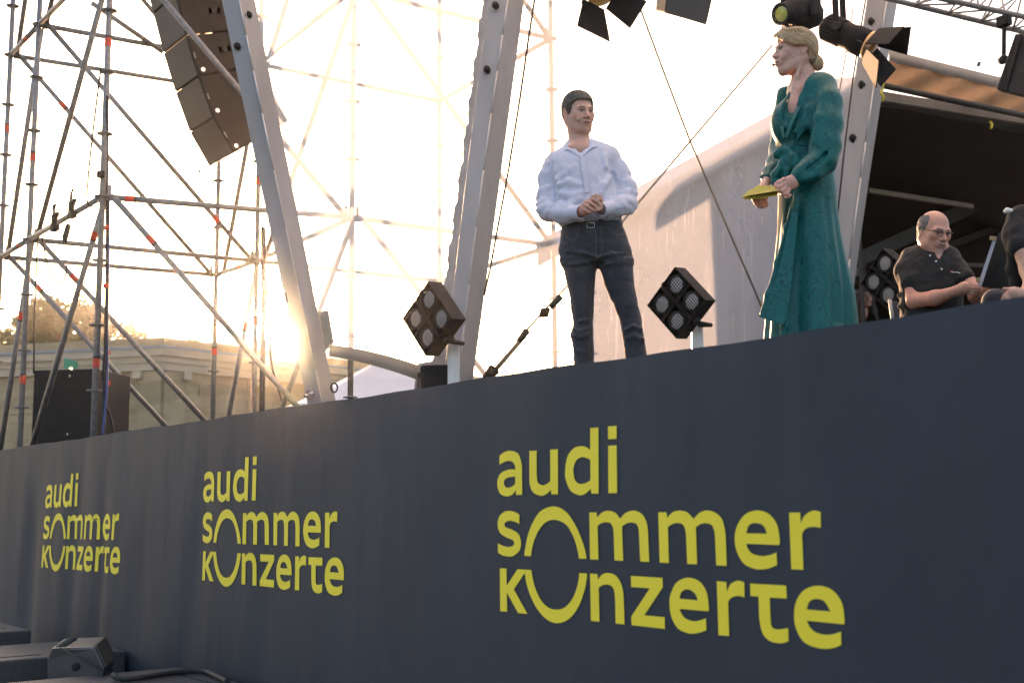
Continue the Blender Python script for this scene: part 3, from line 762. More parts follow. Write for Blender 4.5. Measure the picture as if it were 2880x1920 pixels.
# rusticated ashlar blocks, each proud of the joints
rs = random.Random(5)
for side, (p0, p1) in enumerate(((cr, lf), (cr, rt))):
    d = (p1 - p0); Ln = d.length; d.normalize(); n = offs(p0, p1, 1)
    z = H - 2.95
    for row in range(4):
        hgt = .62; x = .9 + (row % 2) * .8
        while x < min(Ln, 17):
            w = 1.5 + rs.random() * .5; c = p0 + d * (x + w / 2) + n * .012; m = MB()
            m.box((c.x, c.y, z - hgt / 2), (w - .03, .05, hgt - .035), (d, n, Vector((0, 0, 1)))); m.build('stone', 'sandstone', wall_o)
            x += w
        z -= hgt
    z = H - 1.2
    for row in range(3):
        hgt = .40; x = .9 + (row % 2) * .7
        while x < min(Ln, 17):
            w = 1.2 + rs.random() * .6; c = p0 + d * (x + w / 2) + n * .008; m = MB()
            m.box((c.x, c.y, z - hgt / 2), (w - .02, .035, hgt - .022), (d, n, Vector((0, 0, 1)))); m.build('stone', 'sandstone', wall_o)
            x += w
        z -= hgt
    # console brackets under the cornice
    for k in range(5):
        c = p0 + d * (.9 + k * 3.6) + n * .14; m = MB()
        m.box((c.x, c.y, H - 1.33), (.34, .26, .26), (d, n, Vector((0, 0, 1)))); m.build('bracket', 'pale_stone', wall_o)
nl = offs(cr, lf, 1); nr = offs(cr, rt, 1)
for d, n in (((lf - cr).normalized(), nl), ((rt - cr).normalized(), nr)):
    m = MB(); c = cr + d * .45 + n * .05; m.box((c.x, c.y, (H - 1.2) / 2), (.9, .14, H - 1.22), (d, n, Vector((0, 0, 1)))); m.build('pilaster', 'sandstone', wall_o)
m = MB(); q = [Vector((p.x, p.y, H - .12)) for p in (lf, cr, rt)] ; q.append(Vector((cr.x, cr.y, H - .12)) + AX_F * 18)
m.prism(q, (0, 0, .05)); m.build('roof', 'lead', bld)

def _leafmat(name, c):
    m, nt, b = node_mat(name)
    b.inputs['Base Color'].default_value = (*c, 1); b.inputs['Roughness'].default_value = .55
    out = nt.nodes['Material Output']; tl = nt.nodes.new('ShaderNodeBsdfTranslucent')
    n = _noise(nt, .8, 3); r = _ramp(nt, n.outputs[0], [(.35, c), (.65, tuple(x * 1.5 for x in c))])
    nt.links.new(r.outputs[0], b.inputs['Base Color']); nt.links.new(r.outputs[0], tl.inputs[0])
    mx = nt.nodes.new('ShaderNodeMixShader'); mx.inputs[0].default_value = .15
    nt.links.new(b.outputs[0], mx.inputs[1]); nt.links.new(tl.outputs[0], mx.inputs[2]); nt.links.new(mx.outputs[0], out.inputs[0])
_leafmat('leaf', (.020, .040, .008))
mat('bark', (.07, .05, .035), (.05, .036, .025), rough=.9, scale=8, bump=.5)
def tree(u, vtop, D, wpx, label, clumps, n_leaf, seed, leaf=.16):
    rg = np.random.default_rng(seed); top = at(u, vtop, D); s = D / FPX
    base = Vector((top.x, top.y, 0)); H_ = top.z; Rr = wpx * s / 2
    t = thing('tree', label, 'tree', base, group='trees behind the stone building')
    m = MB(); m.path([base + Vector((0, 0, .01)), base + Vector((.1, 0, H_ * .4)), base + Vector((0, .1, H_ * .7)), base + Vector((.1, .1, H_ * .93))], [.45, .36, .22, .05], n=10)
    limbs = []
    cl = []
    for k in range(clumps):
        a = rg.uniform(0, 2 * math.pi); rad = math.sqrt(rg.uniform(0, 1)) * .95
        top_h = 1 - .16 * rad ** 1.8 * rg.uniform(.4, 1.15)
        hgt = H_ * rg.uniform(.80, .985) * top_h
        c = base + AX_R * (math.cos(a) * rad * Rr) + AX_F * (math.sin(a) * rad * Rr * .8); c.z = max(hgt, H_ * .45)
        cl.append((c, rg.uniform(.6, 1.2) * min(Rr * .2, .75)))
        j = base + Vector((0, 0, c.z * rg.uniform(.55, .8)))
        m.path([j, lerp(j, c, .5) + Vector((0, 0, .2)), c], [.12, .07, .02], n=5)
    m.build('trunk', 'bark', t)
    N = n_leaf; idx = rg.integers(0, len(cl), N)
    C = np.array([c[:] for c, _ in cl]); RR = np.array([r for _, r in cl])
    dirs = rg.normal(size=(N, 3)); dirs /= np.linalg.norm(dirs, axis=1)[:, None]
    P = C[idx] + dirs * (RR[idx] * rg.uniform(.15, 1.05, N) ** .6)[:, None] * np.array((1, 1, .75))
    A = rg.normal(size=(N, 3)); A /= np.linalg.norm(A, axis=1)[:, None]
    B = np.cross(A, rg.normal(size=(N, 3))); B /= np.linalg.norm(B, axis=1)[:, None]
    sz = leaf * rg.uniform(.6, 1.4, N)[:, None]
    V = np.stack([P - A * sz, P + B * sz * .55, P + A * sz, P - B * sz * .55], 1).reshape(-1, 3)
    V -= np.array(base)
    me = bpy.data.meshes.new('crown'); me.from_pydata(V.tolist(), [], np.arange(N * 4).reshape(-1, 4).tolist()); me.update()
    o = bpy.data.objects.new('crown', me); COL.objects.link(o); me.materials.append(MATS['leaf']); o.parent = t
tree(200, 832, 72, 400, 'broad leafy tree rising behind the left half of the stone building', 80, 9500, 3, .16)
tree(20, 905, 74, 240, 'low leafy tree at the left end of the stone building', 24, 4200, 9, .17)
tree(442, 890, 66, 110, 'small leafy treetop just above the peak of the stone building', 9, 1500, 4, .14)
tree(563, 915, 70, 80, 'sparse twiggy treetop right of the stone building peak', 7, 500, 6, .14)

# white pagoda tent
pg = thing('pagoda_tent', 'white pointed event tent behind the left sidewall', 'tent', at(1050, 1120, 15.5))
apx = at(1056, 1018, 15.5); zc = at(1056, 1165, 15.5).z
ax1 = (HD + AX_R * .2).normalized(); ax1.z = 0; ax1.normalize(); ax2 = Vector((-ax1.y, ax1.x, 0))
cs = [Vector((apx.x, apx.y, zc)) + ax1 * (a * 1.25) + ax2 * (b * 1.25) for a, b in ((-1, -1), (1, -1), (1, 1), (-1, 1))]
m = MB()
for k in range(4):
    p, q = cs[k], cs[(k + 1) % 4]
    def pf(a, b, p=p, q=q):
        e = lerp(p, q, a); x = lerp(e, apx, b); x.z = lerp(zc, apx.z, b ** 1.15); return x
    m.grid(pf, 8, 8)
m.build('roof', 'white_canvas', pg)
m = MB(); m.tube(apx - Vector((0, 0, .02)), apx + Vector((0, 0, .06)), .02); m.build('finial', 'alu', pg)
for k in range(4):
    m = MB(); m.tube(Vector((cs[k].x, cs[k].y, .002)), cs[k], .04); m.build('post', 'alu', pg)
    m = MB(); p, q = cs[k], cs[(k + 1) % 4]; qd = [p, q, q - Vector((0, 0, .3)), p - Vector((0, 0, .3))]; n = ((q - p).cross(Vector((0, 0, 1)))).normalized() * .01; m.hexa([x + n for x in qd], [x + n * 2 for x in qd]); m.build('valance', 'white_canvas', pg)
# ================================================================== stage roof above the view
rf = thing('stage_roof', 'pale fabric roof spanning above the stage', 'roof', (-1, 4.5, 8.6))
mat('roof_fabric', (.6, .6, .6), (.55, .55, .55), rough=.8, scale=2)
_rm = MATS['roof_fabric'].node_tree; _rt = _rm.nodes.new('ShaderNodeBsdfTranslucent'); _rt.inputs[0].default_value = (.88, .88, .90, 1)
_rx = _rm.nodes.new('ShaderNodeMixShader'); _rx.inputs[0].default_value = .8
_rm.links.new(_rm.nodes['Principled BSDF'].outputs[0], _rx.inputs[1]); _rm.links.new(_rt.outputs[0], _rx.inputs[2]); _rm.links.new(_rx.outputs[0], _rm.nodes['Material Output'].inputs[0])
def rfp(a, b):
    x = lerp(-8.2, 9.0, a); y = lerp(-.6, 10.5, b); return Vector((x, y, 8.5 + 1.6 * math.sin(math.pi * a) ** .8 + .6 * (1 - b)))
m = MB(); m.grid(rfp, 24, 8)
m.build('canopy', 'roof_fabric', rf, recalc=False)
for b in (0.02, .34, .67, .98):
    m = MB(); m.path([rfp(a, b) - Vector((0, 0, .12)) for a in np.linspace(.02, .98, 14)], .07, n=8); m.build('arch', 'alu', rf)
# ================================================================== dark backstage canopy at the right
cn = thing('backstage_canopy', 'dark backstage canopy with tan valance and beams behind the musicians', 'tent', at(2700, 900, 13))
def HB(u, v, o): return hall(u, v, o)          # plane parallel to the side wall, o < 0 is farther
def beam(p, q, h, d, name, material, par=None):
    ax = (q - p).normalized(); up = Vector((0, 0, 1)); up = (up - ax * up.dot(ax)).normalized(); s = ax.cross(up)
    m = MB(); m.box((p + q) / 2, ((q - p).length, d, h), (ax, s, up)); return m.build(name, material, par or cn, bevel=.006)
# valance: grey top edge + tan cloth
m = MB()
def val(a, b):
    u = lerp(2478, 3150, a); t = lerp(190 - 24, 330, a) if False else 152 + (u - 2520) * .246
    bt = 238 + (u - 2482) * .213
    return HB(u, lerp(t + 24, bt, b), -.35 + .035 * math.sin(a * 17 + b * 2) * b + .02 * math.sin(a * 41 + b * 5))
m.grid(val, 70, 10); m.build('valance', 'beige_fabric', cn, recalc=False)
m = MB(); m.grid(lambda a, b: HB(lerp(2500, 3150, a), 145 + (lerp(2500, 3150, a) - 2520) * .246 + b * 33, -.34 + .03 * math.sin(b * 3.14)), 20, 4); m.build('top_hem', 'grey_fabric', cn, recalc=False)
p, q = HB(2478, 240, -.25), HB(3150, 240 + 672 * .213, -.25)
m = MB(); m.tube(p, q, .032); m.build('eave_pole', 'dark_beam', cn)
beam(HB(2470, 272, -.38), HB(3150, 272 + 680 * .165, -.38), .10, .08, 'front_beam', 'grey_fabric')
beam(HB(2470, 291, -.45), HB(3150, 291 + 680 * .17, -.45), .06, .08, 'front_beam', 'dark_beam')
# dark roof underside falling towards the back, back wall and side walls
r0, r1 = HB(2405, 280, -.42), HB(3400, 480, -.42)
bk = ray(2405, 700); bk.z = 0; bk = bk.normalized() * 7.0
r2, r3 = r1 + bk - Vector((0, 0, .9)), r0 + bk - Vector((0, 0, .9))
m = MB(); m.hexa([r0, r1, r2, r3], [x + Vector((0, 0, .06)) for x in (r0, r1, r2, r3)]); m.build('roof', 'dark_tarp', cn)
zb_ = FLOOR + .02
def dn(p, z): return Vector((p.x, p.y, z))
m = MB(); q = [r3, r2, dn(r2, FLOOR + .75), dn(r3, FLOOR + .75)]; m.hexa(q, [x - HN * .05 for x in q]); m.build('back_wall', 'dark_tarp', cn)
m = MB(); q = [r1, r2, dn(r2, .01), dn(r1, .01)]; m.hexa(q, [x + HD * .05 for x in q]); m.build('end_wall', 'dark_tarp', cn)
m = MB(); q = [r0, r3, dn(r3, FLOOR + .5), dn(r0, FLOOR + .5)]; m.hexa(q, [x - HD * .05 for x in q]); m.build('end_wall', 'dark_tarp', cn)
beam(HB(2440, 536, -1.5), HB(2735, 581, -1.5), .055, .05, 'purlin', 'tan_beam')
beam(HB(2400, 735, -2.2), HB(2910, 498, -2.2), .17, .08, 'rafter', 'dark_beam')
beam(HB(2400, 790, -2.6), HB(2910, 600, -2.6), .09, .08, 'rafter', 'dark_beam')
beam(HB(2400, 560, -3.2), HB(2910, 330, -3.2), .12, .08, 'rafter', 'dark_beam')
beam(HB(2650, 742, -3.0), HB(2910, 752, -3.0), .05, .05, 'purlin', 'grey_fabric')
beam(HB(2380, 800, -3.4), HB(2910, 812, -3.4), .12, .05, 'purlin', 'dark_beam')
m = MB(); m.path(catmull([HB(2784, 342, -.3), HB(2790, 352, -.28), HB(2786, 362, -.28)], 4), .014, n=6); m.build('strap', 'yellow_strap', cn)
# translucent stage roof above everything (out of view, shades the performers like the real roof)

# ================================================================== truss
tr_ = thing('lighting_truss', 'aluminium lattice lighting truss across the upper right', 'truss', HB(2700, 40, 1.3))
TO = .8
chords = [((2470, -10), (3100, 145), TO), ((2600, -14), (3100, 96), TO + .32), ((2630, -80), (3100, 36), TO)]
cp = [(hall(*a, o), hall(*b, o)) for a, b, o in chords]
def chord_pt(i, t): return lerp(cp[i][0], cp[i][1], t)
for a, b in cp:
    m = MB(); m.tube(a, b, .025); m.build('chord', 'steel', tr_)
for i, j in ((0, 1), (1, 2), (0, 2)):
    n = 7
    for k in range(n):
        # walk along direction of the truss so the lacing leans alternately
        A, B = chord_pt(i, (k + .0) / n), chord_pt(j, (k + .5) / n); C = chord_pt(i, (k + 1.0) / n)
        for p, q in ((A, B), (B, C)):
            m = MB(); m.tube(p, q, .010, n=8); m.build('lacing', 'steel', tr_)

# ================================================================== hanging lamps and speakers
_glass = None
def _lensmat(name, c, rough=.08, emit=None):
    m, nt, b = node_mat(name)
    n = _noise(nt, 60, 2); r = _ramp(nt, n.outputs[0], [(.3, c), (.7, tuple(x * .85 for x in c))]); nt.links.new(r.outputs[0], b.inputs['Base Color'])
    b.inputs['Roughness'].default_value = rough; b.inputs['Specular IOR Level'].default_value = .8
    b.inputs['Coat Weight'].default_value = .6
_lensmat('lens_white', (.90, .92, .95), .35)
_lensmat('lens_amber', (.75, .42, .12), .2)
_lensmat('lens_green', (.42, .45, .06), .1)
def frame(p, fwd, up=Vector((0, 0, 1))):
    f = fwd.normalized(); s = f.cross(up).normalized(); u = s.cross(f).normalized(); return p, s, u, f
def orient(D, az, el):
    """direction given in camera terms: az right of away-direction in degrees, el up"""
    h = AX_F.copy(); h.z = 0; h.normalize(); r = Vector((AX_R.x, AX_R.y, 0)).normalized()
    a = math.radians(az); e = math.radians(el)
    return ((h * math.cos(a) + r * math.sin(a)) * math.cos(e) + Vector((0, 0, math.sin(e)))).normalized()

def barn_door(mb, c, s, u, f, r, ang_out, L, wide, side):
    """one tapered flap hinged on the rim; side = unit vector from centre"""
    tan = f.cross(side); hinge = c + side * r
    d = (f * math.cos(ang_out) + side * math.sin(ang_out)).normalized()
    n = d.cross(tan).normalized() * .004
    q = [hinge - tan * r * .9, hinge + tan * r * .9, hinge + tan * wide + d * L, hinge - tan * wide + d * L]
    mb.hexa([p + n for p in q], [p - n for p in q])
def spotlight(c, f, r, L, label, angs, hang, seed=0, ndoor=4, roll=.5):
    """theatre spotlight with cooling slots, yoke, barn doors; c = front rim centre, f = beam direction"""
    t = thing('stage_spotlight', label, 'spotlight', c + Vector((0, 0, hang)), group='stage spotlights with barn doors')
    c, s, u, f = frame(c, f)
    m = MB(); m.lathe([(r * .55, -L), (r * .86, -L * .93), (r * .92, -L * .6), (r * .92, -L * .35), (r, -L * .30), (r, -.002)], c, f, n=28); body = m.build('housing', 'black_metal', t)
    for k in range(9):
        a = 2 * math.pi * k / 9
        for j in range(1):
            pass
    for k in range(26):
        a = 2 * math.pi * k / 26; d = s * math.cos(a) + u * math.sin(a)
        m = MB(); m.box(c - f * (L * .72) + d * r * .915, (.011, .016, L * .36), (f.cross(d), d, f)); m.build('cooling_fin', 'black_rubber', body)
    m = MB(); m.lathe([(r * .62, .0), (r * .80, .001), (r * 1.0, .004), (r * 1.02, .028), (r * .94, .03), (r * .9, .006)], c, f, n=28, closed=True); m.build('rim', 'lens_amber', body)
    m = MB(); m.lathe([(.002, .022), (r * .4, .018), (r * .8, .003)], c - f * .002, f, n=24, closed=True); m.build('lens', 'lens_amber', body)
    cr_, sr = math.cos(roll), math.sin(roll); s2, u2 = s * cr_ + u * sr, u * cr_ - s * sr
    for k, sd_ in enumerate((s2, u2, -s2, -u2)):
        if angs[k] is None: continue
        m = MB(); barn_door(m, c + f * .03, s, u, f, r * .95, math.radians(angs[k]), r * 2.1, r * (1.35 if k % 2 else .95), sd_); m.build('barn_door', 'black_metal', t)
    # yoke
    pv = c - f * L * .6; yk = f.cross(Vector((0, 0, 1))).normalized(); topz = Vector((0, 0, hang))
    m = MB()
    for sg in (-1, 1):
        a = pv + yk * sg * (r + .02); b = a + Vector((0, 0, hang * .85)); m.box((a + b) / 2, (.012, .045, (b - a).length), (yk, f.cross(yk).cross(yk) if False else Vector((0, 0, 1)).cross(yk), Vector((0, 0, 1))))
    a = pv + Vector((0, 0, hang * .85)); m.box(a, (2 * r + .06, .045, .012), (yk, Vector((0, 0, 1)).cross(yk), Vector((0, 0, 1))))
    m.tube(a, a + Vector((0, 0, .5)), .02); m.build('yoke', 'black_metal', t)
    for sg in (-1, 1):
        m = MB(); m.lathe([(.035, 0), (.035, .02), (.03, .026)], pv + yk * sg * (r + .026), yk * sg, n=14); m.build('knob', 'black_rubber', t)
    m = MB(); m.box(c - f * L * .17 - u * .0 + (-f.cross(Vector((0, 0, 1)))).normalized() * 0 + u * 0 - s * 0 + (CAM - c).normalized() * r * .985, (.012, .03, .05), (s, (CAM - c).normalized(), f)); m.build('rating_plate', 'white_canvas', body)
    return t
c_sp = at(2440, 126, 9.2)
spotlight(c_sp + Vector((0, 0, 0)), orient(0, 118, -34), .108, .40, 'black stage spotlight with open barn doors right of the woman', (30, 22, 40, 30), .42, roll=.5)
c_s2 = at(1688, -30, 8.6)
spotlight(c_s2, orient(0, 150, -44), .115, .4, 'black stage spotlight at the top centre, only its barn doors showing', (30, 38, 30, 38), .42, roll=.2)

# moving head lamp above the woman
mh = thing('moving_head_lamp', 'black moving head lamp with greenish front lens, above the woman', 'stage lamp', at(2260, -60, 9.0))
a, b = at(2197, 40, 8.72), at(2305, 42, 8.98)
f = (a - b).normalized(); c0_, s, u, f = frame(a, f)
Lh = (b - a).length
m = MB()
prof = [(.066, 0), (.078, -.015), (.08, -.05), (.095, -.07), (.112, -.11), (.115, -.30), (.10, -.36), (.065, -.385)]
m.lathe(prof, a, f, n=10); hd = m.build('head', 'black_metal', mh)
m = MB(); m.lathe([(.078, .0), (.08, .012), (.070, .014), (.064, .0)], a, f, n=24, closed=True); m.build('lens_ring', 'black_rubber', hd)
m = MB(); m.lathe([(.003, .014), (.035, .010), (.064, -.004)], a, f, n=24, closed=True); m.build('lens', 'lens_green', hd)
pv = a - f * .22
for sg in (-1, 1):
    m = MB(); p = pv + s * sg * .135; m.box(p + Vector((0, 0, .10)), (.04, .10, .32), (s, f, Vector((0, 0, 1)))); m.build('yoke_arm', 'black_metal', mh, bevel=.02)
m = MB(); m.box(pv + Vector((0, 0, .30)), (.32, .18, .12), (s, f, Vector((0, 0, 1)))); m.build('base', 'black_metal', mh, bevel=.02)
m = MB(); m.box(pv - s * 0 + f * .0 + (CAM - pv).normalized() * .11, (.08, .02, .07), (f, s, Vector((0, 0, 1)))); m.build('cover', 'black_paint', hd, bevel=.006)
m = MB(); m.path(catmull([pv + Vector((0, 0, .45)) - f * .1, pv + Vector((0, 0, .25)) - f * .24, pv + Vector((0, 0, .5)) - f * .3], 6), .007, n=6); m.build('cable', 'black_rubber', mh)

# hanging wedge speaker, top centre
def wedge(pts, back, label, name='hanging_speaker', seat=None):
    t = thing(name, label, 'speaker', seat or sum(pts, Vector()) / len(pts), group='hanging black monitor speakers')
    return t
t = thing('hanging_speaker', 'black trapezoid speaker hanging at the top centre', 'speaker', at(1930, -60, 8.9), group='hanging black speakers')
q0 = [at(1869, 36, 8.7), at(1987, 71, 8.7), at(2012, -40, 8.7), at(1880, -40, 8.7)]
q1 = [at(1843, 31, 9.0), at(1960, 62, 9.1), at(1990, -40, 9.1), at(1850, -40, 9.0)]
m = MB(); m.hexa(q0, q1); bo = m.build('cabinet', 'black_paint', t, bevel=.01)
m = MB(); cfr = [lerp(p, sum(q0, Vector()) / 4, .05) + (CAM - q0[0]).normalized() * .004 for p in q0]; m.hexa(cfr, [p - (CAM - q0[0]).normalized() * .003 for p in cfr]); m.build('grille', 'grille', bo)
m = MB(); m.tube(at(1930, -40, 8.85), at(1930, -200, 8.85), .02); m.build('bracket', 'black_metal', t)

# speaker hanging at the right edge
t = thing('hanging_speaker', 'black speaker with side bracket hanging at the right edge of the view', 'speaker', at(2860, 100, 9.0), group='hanging black speakers')
q0 = [at(2804, 252, 8.9), at(2910, 278, 8.7), at(2950, 96, 8.7), at(2862, 95, 8.9)]
bx_ = AX_F * .35 + AX_R * .16 + Vector((0, 0, .06))
m = MB(); m.hexa(q0, [p + bx_ for p in q0]); bo = m.build('cabinet', 'black_paint', t, bevel=.012)
m = MB(); q = [at(2806, 248, 8.88), at(2830, 256, 8.84), at(2872, 98, 8.84), at(2858, 96, 8.88)]; m.hexa(q, [p + AX_F * .02 for p in q]); m.build('side_plate', 'black_metal', bo)
m = MB(); P = [at(2824, 68, 9.0), at(2823, 165, 9.0)]; ax = (P[1] - P[0]).normalized(); m.box((P[0] + P[1]) / 2, ((P[1] - P[0]).length, .025, .022), (ax, ax.cross(AX_F).normalized(), AX_F)); m.build('bracket', 'black_metal', t)
m = MB(); m.lathe([(.032, 0), (.032, .05), (.02, .06)], at(2818, 171, 9.0), at(2830, 160, 8.9) - at(2818, 171, 9.0), n=12); m.build('knob', 'black_rubber', t)
m = MB(); m.box(at(2824, 60, 9.0), (.10, .06, .08)); m.build('clamp', 'black_metal', t, bevel=.01)
m = MB(); m.path(catmull([at(2775, 68, 9.0), at(2767, 92, 9.0), at(2775, 125, 9.0), at(2790, 150, 9.0), at(2812, 172, 9.0)], 6), .003, n=5)
m.path(catmull([at(2830, 80, 9.0), at(2838, 110, 9.0), at(2837, 140, 9.0)], 6), .003, n=5); m.build('safety_wire', 'black_rubber', t)
t = thing('paper_tag', 'small dark tag sticking up on the canopy edge', 'tag', HB(2750, 189, -.3))
q = [HB(2746, 189, -.3), HB(2749, 175, -.3), HB(2759, 173, -.3), HB(2756, 187, -.3)]; m = MB(); m.hexa(q, [p + HN * .004 for p in q]); m.build('card', 'black_paint', t)

# ================================================================== four-lamp blinder clusters on poles
def blinder_proto():
    pass
def blinder(c, fwd, roll, label, pole=True, cell=.187, zoomr=1.0, vents=True, pole_du=0.0):
    t = thing('blinder_light', label, 'stage light', Vector((c.x, c.y, FLOOR)), group='four-lamp blinder lights')
    c, s, u, f = frame(c, fwd)
    cr_, sr = math.cos(roll), math.sin(roll); s, u = s * cr_ + u * sr, u * cr_ - s * sr
    dp = .13
    fr = None
    for i in (0, 1):
        for j in (0, 1):
            o = c + s * ((i - .5) * cell * 1.03) + u * ((j - .5) * cell)
            # open box cell made of four thin walls
            m = MB(); w = cell / 2 - .002; th = .006
            for dx, dy, sx, sy in ((w - th / 2, 0, th, 2 * w), (-w + th / 2, 0, th, 2 * w), (0, w - th / 2, 2 * w - 2 * th, th), (0, -w + th / 2, 2 * w - 2 * th, th)):
                m.box(o + s * dx + u * dy - f * dp / 2, (sx, sy, dp), (s, u, f))
            bx = m.build('lamp_box', 'black_metal', t)
            m = MB(); m.box(o - f * (dp * .75), (cell - .03, cell - .03, .004), (s, u, f)); m.build('back_plate', 'black_rubber', bx)
            R_ = cell * .40
            m = MB(); m.lathe([(R_ * .80, -.012), (R_ * .80, .004), (R_, .006), (R_, -.05), (R_ * .7, -.09)], o - f * .012, f, n=24, closed=True); m.build('lamp_ring', 'black_metal', bx)
            m = MB(); m.lathe([(.002, .004), (R_ * .45, .002), (R_ * .80, -.006)], o - f * .014, f, n=24, closed=True); m.build('lens', 'lens_white', bx)
            m = MB()
            for k in range(-3, 4):
                x = k * R_ * .26; h = math.sqrt(max(0, (R_ * .80) ** 2 - x * x))
                if h < .005: continue
                m.tube(o + s * x - u * h - f * .006, o + s * x + u * h - f * .006, .0028, n=4); m.tube(o + u * x - s * h - f * .005, o + u * x + s * h - f * .005, .0028, n=4)
            m.build('wire_grid', 'black_rubber', bx)
    # slotted top plate, side lugs, bracket
    m = MB()
    for i in (-1, 1):
        for k in range(4): m.box(c + s * (i * cell * .52) + u * ((k - 1.5) * .075) + u * .0 + u * 0 - f * (.03 + .02 * (k % 2)) + u * 0, (.05, .02, .006), (u, f, s))
    m.build('vent_slots', 'black_rubber', t)
    lug = c - s * (cell + .018) + u * 0 - f * .05
    m = MB(); m.lathe([(.03, 0), (.034, .02), (.02, .03)], c - u * (cell + .0) * 1.0 - f * .06, -u, n=12); m.build('knob', 'black_rubber', t)
    m = MB(); m.lathe([(.03, 0), (.03, .02)], c + u * cell - f * .06, u, n=10); m.build('knob', 'black_rubber', t)
    m = MB(); b0 = c - u * (cell + .03) - f * .06; b1 = c - f * .26 - Vector((0, 0, .16)); m.path([b0, b0 - f * .14 - u * .02, b1], .016, n=6)
    b0 = c + u * (cell + .03) - f * .06; m.path([b0, b0 - f * .16, b1], .016, n=6); m.build('bracket', 'black_metal', t)
    m = MB(); rg = random.Random(int(abs(c.x * 100)))
    for k in range(3):
        st_ = c - f * .14 + s * (.08 * (k - 1)) + u * .1; m.path(catmull([st_, st_ - f * .08 + s * .04 + u * .05, st_ - f * .13 + s * .1 - u * .02, st_ - f * .07 + s * .12 - u * .1, st_ - f * .02 + s * .05 - u * .15], 5), .006, n=6)
    m.build('cable', 'black_rubber', t)
    if pole:
        pp = b1 + AX_R * pole_du; m = MB(); w = .085; ax = (Vector((AX_R.x, AX_R.y, 0)).normalized()); ay = Vector((-ax.y, ax.x, 0))
        m.box((pp.x, pp.y, (FLOOR + .005 + pp.z) / 2), (w, .06, pp.z - FLOOR - .005), (ax, ay, Vector((0, 0, 1)))); m.build('pole', 'white_post', t, bevel=.006)
    return t
blinder(at(1200.3, 895.7, 8.55), orient(0, 224, -4), math.radians(-38), 'four-lamp blinder light on a white pole left of the man')
blinder(at(1899.9, 851.2, 8.9), orient(0, 224, -4), math.radians(-42), 'four-lamp blinder light standing between the man and the woman')
blinder(at(2490.6, 784.5, 10.2), orient(0, 234, -4), math.radians(-46), 'four-lamp blinder light partly hidden behind the seated musician')
# small black monitor box beside the left pole
t = thing('monitor_box', 'small black rounded equipment box at the foot of the left pole', 'equipment case', at_z(1250, 1150, FLOOR))
c0 = at(1238, 1060, 8.88); ax = Vector((AX_R.x, AX_R.y, 0)).normalized(); ay = Vector((-ax.y, ax.x, 0)); zt = at(1238, 1029, 8.88).z
m = MB(); m.box((c0.x, c0.y, (zt + FLOOR) / 2), (.28, .26, zt - FLOOR), (ax, ay, Vector((0, 0, 1)))); bo = m.build('case', 'array_side', t, bevel=.03)
m = MB(); p = at(1182, 1056, 8.8); m.box(p, (.02, .03, .04)); m.build('latch', 'black_rubber', bo)
# ================================================================== speaker gear on the ground before the banner
mat('gear_grey', (.055, .055, .058), (.042, .042, .044), rough=.5, scale=40, bump=.2, bscale=250, dist=.001)
def gear(label, x0, x1, y0, y1, zt, h=None, grp='bass cabinets before the stage'):
    t = thing('bass_cabinet', label, 'speaker', ((x0 + x1) / 2, (y0 + y1) / 2, 0.0), group=grp)
    m = MB(); m.box(((x0 + x1) / 2, (y0 + y1) / 2, zt / 2 + .001), (x1 - x0, y1 - y0, zt - .002)); b = m.build('cabinet', 'gear_grey', t, bevel=.012)
    m = MB(); m.box(((x0 + x1) / 2 + .0, y1 - .12, zt), ((x1 - x0) * .55, .016, .006)); m.build('skid_rail', 'black_rubber', b)
    m = MB(); m.box(((x0 + x1) / 2 + .0, y0 + .12, zt), ((x1 - x0) * .55, .016, .006)); m.build('skid_rail', 'black_rubber', b)
    m = MB(); m.box((x1 - .15, (y0 + y1) / 2, zt), (.016, (y1 - y0) * .3, .006)); m.build('skid_rail', 'black_rubber', b)
    m = MB(); m.box((x1 + .001, (y0 + y1) / 2, zt * .72), (.008, .22, .09)); m.build('hand_hole', 'black_rubber', b)
    m = MB(); m.box((x1 + .001, (y0 + y1) / 2, zt * .33), (.006, (y1 - y0) * .96, .006)); m.build('seam', 'black_rubber', b)
    return t
ZT = .74
c3 = at_z(503, 1874, ZT); l3 = at_z(309, 1890, ZT); f3 = at_z(640, 1910, ZT)
gear('low dark bass cabinet nearest the camera, with a cable across its top', c3.x, f3.x + .25, l3.y - .6, c3.y, ZT)
c2 = at_z(178, 1801, ZT); n2 = at_z(137, 1846, ZT)
gear('low dark bass cabinet behind the grey monitor speaker', c2.x, n2.x, c2.y - 1.2, c2.y + .12, ZT)
c1_ = at_z(89, 1770, .80)
gear('dark bass cabinet at the far left corner under the banner', c1_.x - .9, c1_.x, c1_.y - 1.0, min(c1_.y, -.12), .80)
# cable over cabinet
t = thing('speaker_cable', 'thick black cable lying across the front bass cabinet', 'cable', at_z(450, 1890, ZT + .02))
m = MB(); m.path(catmull([at_z(u, v, ZT + h) for u, v, h in ((318, 1896, .03), (340, 1908, .016), (400, 1904, .016), (470, 1893, .016), (540, 1886, .016), (580, 1888, .016), (605, 1898, .016), (640, 1915, .016))], 6), .014, n=8); m.build('sheath', 'black_rubber', t)
# grey front-fill speaker with angled baffle
t = thing('monitor_speaker', 'grey angled monitor speaker lying among the bass cabinets', 'speaker', at_z(190, 1915, ZT))
fx = lambda u, v, D: at(u, v, D)
cr1 = lambda x, y, D: at(x / 3.36, 1700 + y / 3.36, D)
TL, TR_, NR, NL = cr1(640, 308, 6.8), cr1(995, 297, 6.7), cr1(892, 392, 6.35), cr1(488, 408, 6.5)
def low(p, z): return Vector((p.x, p.y, z))
